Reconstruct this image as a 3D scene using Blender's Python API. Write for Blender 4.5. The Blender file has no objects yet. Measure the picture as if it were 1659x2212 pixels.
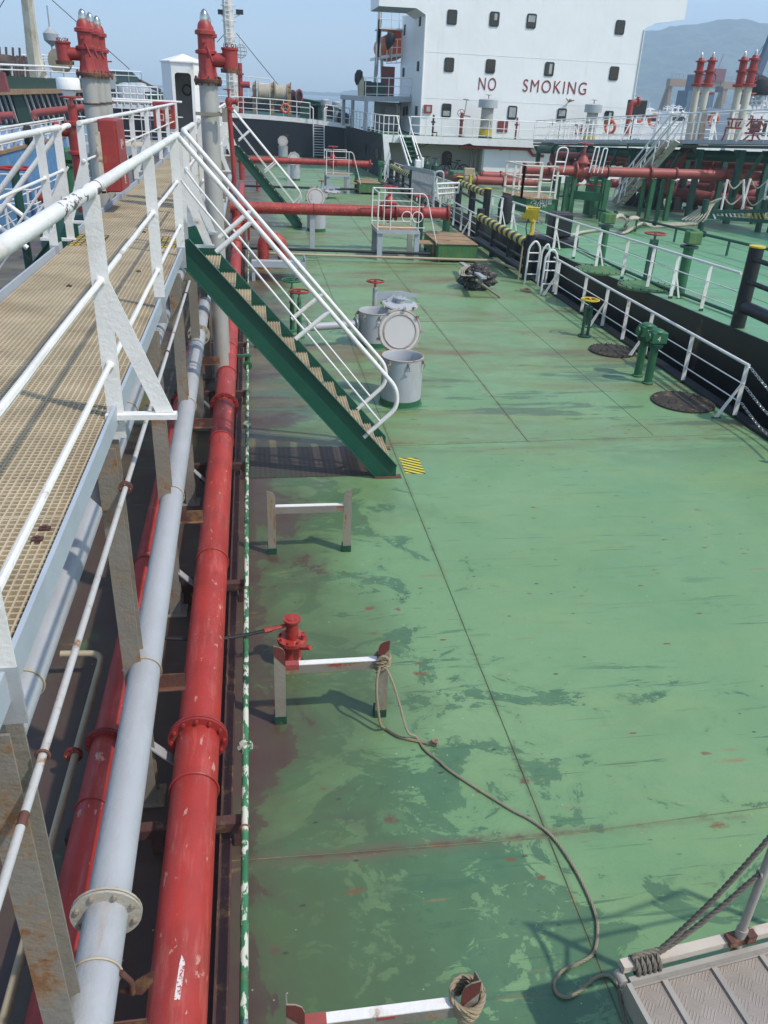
import bpy, bmesh, math, random
from mathutils import Vector as V3, Matrix
random.seed(7)
C = bpy.context.scene
COL = C.collection
R = math.radians
# ---------------------------------------------------------------- camera
H = 5.2
PITCH, YAW, ROLL = R(27.5), R(9.82), R(2.9)
FOC = 1728.0                                  # focal length in pixels of a 1659 x 2212 picture
fw = V3((math.sin(YAW)*math.cos(PITCH), math.cos(YAW)*math.cos(PITCH), -math.sin(PITCH)))
r0 = V3((math.cos(YAW), -math.sin(YAW), 0)); u0 = r0.cross(fw)
rt = math.cos(ROLL)*r0 + math.sin(ROLL)*u0
up = -math.sin(ROLL)*r0 + math.cos(ROLL)*u0
cam = bpy.data.objects.new('camera', bpy.data.cameras.new('camera')); COL.objects.link(cam)
m = Matrix((rt, up, -fw)).transposed().to_4x4(); m.translation = V3((0, 0, H))
cam.matrix_world = m
cam.data.sensor_fit = 'VERTICAL'; cam.data.sensor_height = 36; cam.data.lens = 36*FOC/2212
cam.data.clip_start = .05; cam.data.clip_end = 20000
C.camera = cam
# ---------------------------------------------------------------- sky, sun, exposure
SUN = V3((.58, -.42, 1.0)).normalized()
w = bpy.data.worlds.new('World'); C.world = w; w.use_nodes = True
wn = w.node_tree.nodes; wl = w.node_tree.links
sky = wn.new('ShaderNodeTexSky'); sky.sky_type = 'NISHITA'; sky.sun_disc = False
sky.sun_elevation = math.asin(SUN.z); sky.sun_rotation = math.atan2(SUN.x, SUN.y)
sky.air_density = 1.15; sky.dust_density = .9; sky.ozone_density = 2.0
wl.new(sky.outputs[0], wn['Background'].inputs[0]); wn['Background'].inputs[1].default_value = .15
sl = bpy.data.lights.new('sun', 'SUN'); sl.energy = 2.65; sl.angle = R(1.3); sl.color = (1, .93, .82)
so = bpy.data.objects.new('sun', sl); COL.objects.link(so)
so.rotation_euler = SUN.to_track_quat('Z', 'Y').to_euler(); so.location = (20, -20, 40)
C.view_settings.view_transform = 'Standard'; C.view_settings.look = 'None'
C.view_settings.exposure = .64; C.view_settings.gamma = 1
C.cycles.volume_bounces = 4                   # light scattered more than once in the hazy air
# ---------------------------------------------------------------- from a picture position to the place: meets a plane of the scene
RG = {'a':(0,300,500),'b':(400,300,500),'c':(0,600,500),'d':(600,400,500),'e':(900,350,600),'f':(1350,300,600),'g':(1900,400,600),'h':(2472,400,600),
'A':(0,0,1000),'B':(900,0,1000),'C':(1400,0,1300),'D':(2200,0,872),'E':(1300,600,1000),'F':(2000,700,1072),'G':(700,600,1100),'H':(0,700,1100),'I':(0,1900,1100),'J':(0,2900,1100),'K':(900,1800,1200),'L':(1000,3000,1100),'M':(2000,3000,1072)}
def ray(k, a, b):
    if k == 'V': u, v = a, b
    else:
        x, y, wd = RG[k]; s = wd/1659; u, v = (x+a*s)*.54004, (y+b*s)*.54004
    return rt*((u-829.5)/FOC) - up*((v-1106)/FOC) + fw
CP = V3((0, 0, H))
def PZ(k, a, b, z=0.): d = ray(k, a, b); return CP + d*((z-H)/d.z)
def PY(k, a, b, y): d = ray(k, a, b); return CP + d*(y/d.y)
def PX(k, a, b, x): d = ray(k, a, b); return CP + d*(x/d.x)
def zB(y): return 1.2-.0245*(y-14) if y < 63 else 0.
def PB(k, a, b, dz=0.):                        # on the neighbouring ship's deck, which is trimmed
    z = .8
    for i in range(12): p = PZ(k, a, b, z+dz); z = zB(p.y)
    return PZ(k, a, b, z+dz)
# ---------------------------------------------------------------- mesh builder
class MB:
    def __init__(s): s.v = []; s.f = []; s.m = []; s.sm = []; s.cur = 0
    def add(s, vs, fs, smooth=False):
        n = len(s.v); s.v += [tuple(v) for v in vs]
        for f in fs: s.f.append([i+n for i in f]); s.m.append(s.cur); s.sm.append(smooth)
        return s
    def mat(s, i): s.cur = i; return s
    def box(s, c, d, rz=0, M=None):
        c = V3(c); hx, hy, hz = d[0]/2, d[1]/2, d[2]/2
        vs = [V3((x, y, z)) for x in (-hx, hx) for y in (-hy, hy) for z in (-hz, hz)]
        if M is None: M = Matrix.Rotation(rz, 3, 'Z')
        return s.add([c+M@v for v in vs], [(0,1,3,2),(4,6,7,5),(0,4,5,1),(2,3,7,6),(0,2,6,4),(1,5,7,3)])
    def bb(s, x0, x1, y0, y1, z0, z1): return s.box(((x0+x1)/2, (y0+y1)/2, (z0+z1)/2), (x1-x0, y1-y0, z1-z0))
    def bar(s, a, b, wd, h, side=None):        # rectangular bar, wd across, h along the other way
        a = V3(a); b = V3(b); t = (b-a).normalized()
        if side is None:
            side = t.cross(V3((0,0,1)))
            if side.length < .05: side = V3((1,0,0))
        side = V3(side); side = (side - t*side.dot(t)).normalized(); o = side.cross(t)
        vs = [p+side*(i*wd/2)+o*(j*h/2) for p in (a, b) for i, j in ((-1,-1),(1,-1),(1,1),(-1,1))]
        return s.add(vs, [(0,1,2,3),(7,6,5,4),(0,4,5,1),(1,5,6,2),(2,6,7,3),(3,7,4,0)])
    def tube(s, pts, r, n=10, cap=True, closed=False):
        pts = [V3(p) for p in pts]; L = len(pts); rr = r if isinstance(r, (list, tuple)) else [r]*L
        T = []
        for i in range(L):
            a = pts[(i-1) % L] if (i or closed) else pts[i]; b = pts[(i+1) % L] if (i < L-1 or closed) else pts[i]
            T.append((b-a).normalized())
        up_ = V3((0,0,1)) if abs(T[0].z) < .9 else V3((1,0,0))
        N = (up_ - T[0]*up_.dot(T[0])).normalized(); vs = []
        for i in range(L):
            N = (N - T[i]*N.dot(T[i])).normalized(); Bn = T[i].cross(N)
            k = 1.
            if 0 < i < L-1:
                c = (pts[i]-pts[i-1]).normalized().dot(T[i]); k = 1/max(c, .5)
            for j in range(n):
                a = 2*math.pi*j/n; vs.append(pts[i]+(N*math.cos(a)+Bn*math.sin(a))*rr[i]*(k if k < 1.2 else 1.))
        fs = []
        for i in range(L if closed else L-1):
            i2 = (i+1) % L
            for j in range(n): fs.append((i*n+j, i*n+(j+1) % n, i2*n+(j+1) % n, i2*n+j))
        s.add(vs, fs, True)
        if cap and not closed: s.add(vs[:n], [tuple(range(n))[::-1]]); s.add(vs[-n:], [tuple(range(n))])
        return s
    def lathe(s, prof, c, ax=(0,0,1), n=20, smooth=True, caps=True):   # prof: (radius, height) along ax
        ax = V3(ax).normalized(); c = V3(c)
        x = ax.orthogonal().normalized() if abs(ax.z) < .999 else V3((1,0,0)); y = ax.cross(x)
        vs = []; fs = []
        P = []
        for i, (r_, h) in enumerate(prof): P.append((r_, h))
        for r_, h in P:
            for j in range(n):
                a = 2*math.pi*j/n; vs.append(c+ax*h+(x*math.cos(a)+y*math.sin(a))*r_)
        for i in range(len(P)-1):
            for j in range(n): fs.append((i*n+j, i*n+(j+1) % n, (i+1)*n+(j+1) % n, (i+1)*n+j))
        # flat shading across sharp steps: split rings
        for f in fs: pass
        base = len(s.v); s.v += [tuple(v) for v in vs]
        for f in fs: s.f.append([q_+base for q_ in f]); s.m.append(s.cur); s.sm.append(smooth)
        if caps:
            if P[0][0] > 1e-4: s.add(vs[:n], [tuple(range(n))[::-1]])
            if P[-1][0] > 1e-4: s.add(vs[-n:], [tuple(range(n))])
        return s
    def cyl(s, a, b, r, n=14): return s.tube([a, b], r, n)
    def torus(s, c, R_, r_, ax=(0,0,1), n=24, k=8, sx=1., sy=1.):
        ax = V3(ax).normalized(); x = ax.orthogonal().normalized() if abs(ax.z) < .999 else V3((1,0,0)); y = ax.cross(x)
        return s.tube([V3(c)+x*(R_*sx*math.cos(2*math.pi*i/n))+y*(R_*sy*math.sin(2*math.pi*i/n)) for i in range(n)], r_, k, closed=True)
    def prism(s, poly, e):                     # polygon (3D points) extruded by vector e
        poly = [V3(p) for p in poly]; e = V3(e); n = len(poly)
        vs = poly + [p+e for p in poly]
        return s.add(vs, [tuple(range(n))[::-1], tuple(range(n, 2*n))] + [(i, (i+1) % n, n+(i+1) % n, n+i) for i in range(n)])
    def build(s, name, mats, parent=None, bevel=0.):
        me = bpy.data.meshes.new(name); me.from_pydata(s.v, [], s.f)
        for mt in (mats if isinstance(mats, (list, tuple)) else [mats]): me.materials.append(mt)
        me.polygons.foreach_set('material_index', s.m); me.polygons.foreach_set('use_smooth', s.sm)
        bm = bmesh.new(); bm.from_mesh(me); bmesh.ops.recalc_face_normals(bm, faces=bm.faces)
        for e_ in bm.edges:
            if len(e_.link_faces) == 2 and e_.calc_face_angle(0) > .7: e_.smooth = False
        bm.to_mesh(me); bm.free()
        o = bpy.data.objects.new(name, me); COL.objects.link(o)
        if parent is not None:
            o.parent = parent
            if parent.type == 'EMPTY': o.matrix_parent_inverse = Matrix.Translation(-V3(parent['_w']))
        if bevel:
            b = o.modifiers.new('bevel', 'BEVEL'); b.width = bevel; b.segments = 2; b.limit_method = 'ANGLE'
        return o
def T(name, label, cat, loc=(0,0,0), group=None, kind=None):
    o = bpy.data.objects.new(name, None); COL.objects.link(o); o.location = loc; o.empty_display_size = .2
    o['_w'] = tuple(loc); o['label'] = label; o['category'] = cat
    if group: o['group'] = group
    if kind: o['kind'] = kind
    return o
def tag(o, label=None, cat=None, group=None, kind=None):
    if label: o['label'] = label
    if cat: o['category'] = cat
    if group: o['group'] = group
    if kind: o['kind'] = kind
    return o
def dup(root, delta, label=None, group=None, rz=0):
    def cp(o, par):
        c = o.copy(); COL.objects.link(c)
        if par is not None: c.parent = par
        for ch in list(o.children): cp(ch, c)
        return c
    c = cp(root, None); c.location = V3(root.location)+V3(delta); c.rotation_euler.z += rz
    if label: c['label'] = label
    if group: c['group'] = group
    return c
def fillet(pts, r, n=5):
    pts = [V3(p) for p in pts]; out = [pts[0]]
    for i in range(1, len(pts)-1):
        a, b, c = pts[i-1], pts[i], pts[i+1]; d1 = (a-b); d2 = (c-b)
        k = min(r, d1.length*.45, d2.length*.45); p = b+d1.normalized()*k; q_ = b+d2.normalized()*k
        for j in range(n+1):
            t = j/n; out.append(p*(1-t)**2 + b*2*t*(1-t) + q_*t*t)
    return out+[pts[-1]]
def smoothpts(pts, n=8):
    pts = [V3(p) for p in pts]; out = []
    for i in range(len(pts)-1):
        p0 = pts[max(i-1, 0)]; p1 = pts[i]; p2 = pts[i+1]; p3 = pts[min(i+2, len(pts)-1)]
        for j in range(n):
            t = j/n
            out.append(.5*((2*p1)+(p2-p0)*t+(2*p0-5*p1+4*p2-p3)*t*t+(3*p1-p0-3*p2+p3)*t**3))
    return out+[pts[-1]]
def resample(pts, step):
    out = [pts[0]]; acc = 0
    for a, b in zip(pts[:-1], pts[1:]):
        d = (b-a).length; 
        if d < 1e-9: continue
        t = step-acc
        while t <= d: out.append(a+(b-a)*(t/d)); t += step
        acc = (acc+d) % step
    return out
def rope(mb, pts, r, pitch=None, sm=True):     # three strands laid round a path
    pitch = pitch or r*7
    P = resample(smoothpts(pts) if sm else [V3(p) for p in pts], pitch/7)
    if len(P) < 3: return mb
    for k in range(3):
        st = []
        N = None
        for i, p in enumerate(P):
            t = (P[min(i+1, len(P)-1)]-P[max(i-1, 0)]).normalized()
            if N is None: N = t.orthogonal().normalized()
            N = (N-t*N.dot(t)).normalized(); Bn = t.cross(N); a = 2*math.pi*(i/7+k/3)
            st.append(p+(N*math.cos(a)+Bn*math.sin(a))*r*.5)
        mb.tube(st, r*.56, 5)
    return mb
def chain(mb, pts, L=.07, r=.008):
    P = resample(smoothpts(pts), L*.72)
    for i, (a, b) in enumerate(zip(P[:-1], P[1:])):
        t = (b-a).normalized(); s_ = t.cross(V3((0,0,1)))
        s_ = s_.normalized() if s_.length > .1 else V3((1,0,0))
        if i % 2: s_ = t.cross(s_)
        c = (a+b)/2
        mb.tube([c+t*(L*.5*math.cos(q_*math.pi/4))+s_*(L*.3*math.sin(q_*math.pi/4)) for q_ in range(8)], r, 5, closed=True)
    return mb
def text(name, s, size, M, mat, parent=None, ext=.004, align='LEFT', sx=1., sp=1.):
    cu = bpy.data.curves.new(name, 'FONT'); cu.body = s; cu.size = size; cu.extrude = ext; cu.align_x = align; cu.space_character = sp
    o = bpy.data.objects.new(name, cu); COL.objects.link(o)
    dg = bpy.context.evaluated_depsgraph_get(); me = bpy.data.meshes.new_from_object(o.evaluated_get(dg))
    bpy.data.objects.remove(o); me.transform(M @ Matrix.Diagonal((sx, 1, 1, 1))); me.materials.clear(); me.materials.append(mat)
    o = bpy.data.objects.new(name, me); COL.objects.link(o)
    if parent is not None:
        o.parent = parent
        if parent.type == 'EMPTY': o.matrix_parent_inverse = Matrix.Translation(-V3(parent['_w']))
    return o
def frame(o, x, y):                            # matrix with text x axis, text y axis
    x = V3(x).normalized(); y = V3(y).normalized(); z = x.cross(y)
    m_ = Matrix((x, y, z)).transposed().to_4x4(); m_.translation = V3(o); return m_
# ---------------------------------------------------------------- materials
class NT:
    def __init__(s, name):
        s.m = bpy.data.materials.new(name); s.m.use_nodes = True; s.t = s.m.node_tree; s.n = s.t.nodes
        s.b = s.n['Principled BSDF']; s.tc = s.n.new('ShaderNodeTexCoord').outputs['Object']
    def link(s, a, b): s.t.links.new(a, b)
    def set(s, sock, v):
        if hasattr(v, 'is_linked') or isinstance(v, bpy.types.NodeSocket): s.link(v, sock)
        else: sock.default_value = v
    def map(s, sc, loc=(0,0,0)):
        n = s.n.new('ShaderNodeMapping'); n.inputs['Scale'].default_value = sc if isinstance(sc, tuple) else (sc,)*3
        n.inputs['Location'].default_value = loc; s.link(s.tc, n.inputs[0]); return n.outputs[0]
    def noise(s, sc=5, det=4, rough=.55, vec=None, dist=0.):
        n = s.n.new('ShaderNodeTexNoise'); n.inputs['Scale'].default_value = sc; n.inputs['Detail'].default_value = det
        n.inputs['Roughness'].default_value = rough; n.inputs['Distortion'].default_value = dist
        s.link(vec or s.tc, n.inputs['Vector']); return n.outputs['Fac']
    def voro(s, sc=5, vec=None, out='Distance', rnd=1.):
        n = s.n.new('ShaderNodeTexVoronoi'); n.inputs['Scale'].default_value = sc; n.inputs['Randomness'].default_value = rnd
        s.link(vec or s.tc, n.inputs['Vector']); return n.outputs[out]
    def ramp(s, f, a, b, lo=0., hi=1.):
        n = s.n.new('ShaderNodeMapRange'); n.clamp = True
        s.set(n.inputs[0], f); n.inputs[1].default_value = a; n.inputs[2].default_value = b; n.inputs[3].default_value = lo; n.inputs[4].default_value = hi
        return n.outputs[0]
    def math(s, op, a, b=0.):
        n = s.n.new('ShaderNodeMath'); n.operation = op; s.set(n.inputs[0], a); s.set(n.inputs[1], b); return n.outputs[0]
    def mix(s, f, a, b):
        n = s.n.new('ShaderNodeMix'); n.data_type = 'RGBA'; s.set(n.inputs[0], f)
        for i, c in ((6, a), (7, b)):
            s.set(n.inputs[i], c if not isinstance(c, tuple) else (c[0], c[1], c[2], 1))
        return n.outputs[2]
    def xyz(s):
        n = s.n.new('ShaderNodeSeparateXYZ'); s.link(s.tc, n.inputs[0]); return n.outputs
    def bump(s, h, k=.2, d=.02):
        n = s.n.new('ShaderNodeBump'); n.inputs['Strength'].default_value = k; n.inputs['Distance'].default_value = d
        s.link(h, n.inputs['Height']); s.link(n.outputs[0], s.b.inputs['Normal'])
    def out(s, col, rough=.5, metal=0.):
        s.set(s.b.inputs['Base Color'], col if not isinstance(col, tuple) else (*col, 1)); s.set(s.b.inputs['Roughness'], rough)
        s.b.inputs['Metallic'].default_value = metal; return s.m
RUST = (.12, .042, .018)
def paint(name, col, rough=.45, var=.12, rust=0., rsc=3., chips=None, chip=0., bump=.15, dirt=None, dk=0., metal=0., stretch=(1,1,1), scuff=None):
    n = NT(name)
    c = n.mix(n.ramp(n.noise(2.3, 5, .6), .3, .7), tuple(x*(1-var) for x in col), tuple(min(1, x*(1+var)) for x in col))
    if dirt: c = n.mix(n.ramp(n.noise(1.1, 7, .7, n.map(stretch)), .62-dk*.35, .8, 0, .8), c, dirt)
    if chips: c = n.mix(n.ramp(n.noise(13, 6, .62, n.map((1, .45, 1), (3, 1, 7))), .70-chip*.2, .715-chip*.2), c, chips)
    if scuff: c = n.mix(n.math('MULTIPLY', n.ramp(n.noise(3, 9, .72, n.map((4, .5, 4), (1, 5, 2))), .52, .70), .55), c, scuff)
    ro = rough
    if rust:
        f = n.ramp(n.noise(rsc, 9, .68, n.map(stretch, (5, 2, 9))), .72-rust*.3, .78-rust*.28)
        rc = n.mix(n.noise(25, 4), (.05, .018, .01), (.28, .11, .04)); c = n.mix(f, c, rc); ro = n.ramp(f, 0, 1, rough, .85)
        # thin ochre halo
        h = n.ramp(n.noise(rsc, 9, .68, n.map(stretch, (5, 2, 9))), .66-rust*.3, .74-rust*.3, 0, .35); c = n.mix(h, c, (.33, .19, .08))
    if bump: n.bump(n.noise(28, 5, .6), bump, .012)
    return n.out(c, ro, metal)
M = {}
M['white'] = paint('white_paint', (.72, .70, .66), .42, .06, .22, 2.6, bump=.45, dirt=(.45, .38, .28), dk=.22)
M['white_far'] = paint('clean_white_paint', (.77, .76, .73), .45, .05, .16, 1.4, bump=.1, dirt=(.5, .42, .3), dk=.12)
M['frame'] = paint('rust_streaked_frame', (.25, .225, .18), .65, .15, .42, 4, bump=.5, dirt=(.14, .09, .05), dk=.45, stretch=(3, 3, .6))
M['grey_white'] = paint('pale_grey_paint', (.36, .40, .44), .5, .07, .2, 3, bump=.2)
M['grey_pipe'] = paint('light_grey_pipe_paint', (.36, .375, .395), .45, .06, .08, 2, bump=.35, dirt=(.27,.27,.26), dk=.38, stretch=(2, .6, 2))
M['grey'] = paint('grey_paint', (.33, .34, .35), .5, .08, .22, 2.5, bump=.2)
M['leg'] = paint('weathered_grey_steel', (.22, .20, .17), .6, .14, .5, 3.2, bump=.5, dirt=(.2, .15, .1), dk=.3)
M['cloud'] = paint('riser_grey_paint', (.36, .355, .33), .5, .08, .18, 1.3, bump=.2, dirt=(.36, .27, .15), dk=.25, stretch=(2.5, 2.5, .35))
M['red'] = paint('red_pipe_paint', (.345, .030, .022), .52, .2, .12, 4, chips=(.46, .22, .17), chip=.3, bump=.3, dirt=(.21, .05, .038), dk=.5, stretch=(2.6, .55, 2.6), scuff=(.47, .15, .12))
M['red2'] = paint('red_valve_paint', (.29, .030, .026), .48, .18, .26, 5, bump=.4)
M['red_dark'] = paint('dark_red_paint', (.20, .022, .02), .5, .15, .3, 5, bump=.3)
M['redB'] = paint('faded_red_paint', (.30, .062, .05), .55, .12, .15, 2, bump=.15)
M['redB2'] = paint('maroon_pipe_paint', (.19, .045, .040), .6, .15, .2, 2, bump=.15)
M['rust'] = paint('rusty_steel', (.11, .045, .032), .8, .35, .5, 6, bump=.6)
M['brown'] = paint('brown_bracket_paint', (.075, .033, .028), .7, .25, .35, 6, bump=.4)
M['green_pipe'] = paint('green_pipe_paint', (.04, .17, .075), .45, .25, .12, 6, chips=(.55, .56, .47), chip=.9, bump=.3)
M['green'] = paint('green_paint', (.024, .118, .050), .5, .2, .22, 3, bump=.2)
M['green_dark'] = paint('dark_green_paint', (.012, .062, .042), .5, .2, .12, 3, bump=.2)
M['green_stair'] = paint('stair_green_paint', (.010, .073, .046), .38, .12, .05, 2, bump=.1)
M['black'] = paint('black_paint', (.010, .011, .014), .5, .3, .12, 3, bump=.25)
M['hull'] = paint('black_hull_paint', (.007, .0075, .009), .42, .3, .06, .9, bump=.1, stretch=(1, 1, .4), dirt=(.03,.028,.025), dk=.2)
M['navy'] = paint('navy_bulkhead_paint', (.004, .006, .014), .5, .2, .05, 1, bump=.05)
M['yellow'] = paint('yellow_paint', (.60, .42, .03), .5, .12, .12, 5, bump=.3)
M['beige'] = paint('beige_grating', (.47, .385, .255), .7, .16, .12, 1.2, bump=.2, dirt=(.22, .155, .09), dk=.5)
M['beige_pipe'] = paint('beige_pipe_paint', (.38, .31, .2), .6, .12, .25, 4, bump=.2)
M['steel'] = paint('bright_steel', (.5, .48, .44), .22, .15, .25, 8, bump=.1, metal=1.)
M['bolt'] = paint('weathered_bolt', (.27, .24, .18), .55, .3, .4, 20, bump=.2)
M['rope'] = paint('manila_rope', (.27, .215, .135), .9, .2, 0, bump=.6)
M['rope_grey'] = paint('grey_rope', (.15, .13, .10), .9, .25, 0, bump=.6)
M['rope_tan'] = paint('weathered_tan_rope', (.27, .23, .165), .9, .2, 0, bump=.6)
M['post_red'] = paint('dull_red_post_top', (.13, .03, .024), .65, .25, .3, 8, bump=.4)
M['rope_white'] = paint('pale_mooring_rope', (.42, .38, .30), .9, .15, 0, bump=.5)
M['alu'] = paint('dusty_aluminium', (.40, .345, .29), .55, .1, .06, 4, bump=.15, dirt=(.24, .19, .14), dk=.35)
M['alu_edge'] = paint('aluminium_profile', (.33, .30, .26), .45, .15, .1, 4, bump=.1)
M['wood'] = paint('rusty_plate_brown', (.27, .175, .09), .7, .25, .3, 3, bump=.3)
M['spill'] = paint('rust_streaked_green', (.05, .16, .05), .6, .2, .45, 2.2, bump=.2, stretch=(3, 3, .4))
M['lid'] = paint('hatch_lid_white', (.52, .50, .48), .5, .04, .05, 2, bump=.1)
M['lid_rim'] = paint('rusty_rim', (.38, .34, .30), .7, .2, .48, 5, bump=.5)
M['coaming'] = paint('coaming_grey', (.37, .39, .41), .5, .06, .2, 1.6, bump=.2, stretch=(2.5, 2.5, .4), dirt=(.33, .25, .15), dk=.2)
M['orange'] = paint('orange_lifebuoy', (.62, .10, .025), .5, .1, 0, bump=.1)
n = NT('superstructure_white'); c = n.mix(n.ramp(n.noise(.5, 6, .6), .3, .7), (.80, .79, .77), (.84, .835, .82))
c = n.mix(n.ramp(n.noise(.8, 8, .7, n.map((2.6, 2.6, .14), (3, 1, 5))), .57, .72, 0, .35), c, (.60, .53, .42))
c = n.mix(n.ramp(n.noise(2.5, 9, .7, n.map((1.5, 1.5, .35), (7, 2, 1))), .70, .74, 0, .8), c, (.34, .20, .10))
n.bump(n.noise(.55, 3, .5, n.map((1, 1, .8))), .5, .10); M['super'] = n.out(c, .38)
M['conduit'] = paint('conduit_white', (.44, .44, .435), .5, .08, .36, 7, bump=.4)
M['glass'] = paint('dark_window_glass', (.012, .014, .017), .08, .2, 0, bump=0)
M['curtain'] = paint('pale_curtain', (.34, .36, .34), .8, .2, 0, bump=.2)
M['gasket'] = paint('window_gasket', (.02, .02, .02), .6, .1, 0, bump=0)
M['letter'] = paint('dark_red_lettering', (.22, .035, .035), .6, .15, 0, bump=.1)
M['letter_white'] = paint('white_lettering', (.62, .58, .54), .6, .1, 0, bump=0)
M['blue'] = paint('weathered_blue_hull', (.09, .235, .44), .6, .2, .25, 1.0, bump=.1, dirt=(.4, .36, .3), dk=.3, stretch=(3, 3, .25))
M['greenship'] = paint('dull_green_hull', (.022, .062, .042), .6, .2, .18, .3, bump=.1, stretch=(2, 2, .4))
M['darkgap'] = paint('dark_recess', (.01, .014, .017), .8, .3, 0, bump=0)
M['hutin'] = paint('grey_interior', (.22, .22, .22), .7, .08, 0, bump=.05)
M['tarp'] = paint('brown_tarpaulin', (.09, .062, .05), .9, .3, 0, bump=.9)
M['pitch'] = paint('tarred_manhole', (.035, .027, .018), .65, .4, .3, 5, bump=.8, dirt=(.07, .055, .03), dk=.4)
M['rubber'] = paint('black_rubber', (.011, .011, .012), .6, .2, 0, bump=.2)
M['net'] = paint('tarred_net', (.045, .042, .04), .8, .6, 0, bump=.5, chips=(.2, .18, .16), chip=.5)
def stripes(name, a, b, axis, per, duty=.5, rough=.6):
    n = NT(name); d = n.n.new('ShaderNodeVectorMath'); d.operation = 'DOT_PRODUCT'; n.link(n.tc, d.inputs[0]); d.inputs[1].default_value = axis
    f = n.math('FRACT', n.math('MULTIPLY', d.outputs['Value'], 1/per)); f = n.math('GREATER_THAN', f, duty)
    c = n.mix(f, a, b); c = n.mix(n.ramp(n.noise(9, 7, .7), .55, .75, 0, .6), c, (.16, .12, .07)); return n.out(c, rough)
M['hazard'] = stripes('hazard_stripes', (.62, .52, .05), (.015, .015, .015), (.55, .83, 0), .09, .55)
M['roller'] = stripes('black_yellow_bands', (.010, .011, .016), (.52, .43, .09), (0, 1, 0), .62, .5)

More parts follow.
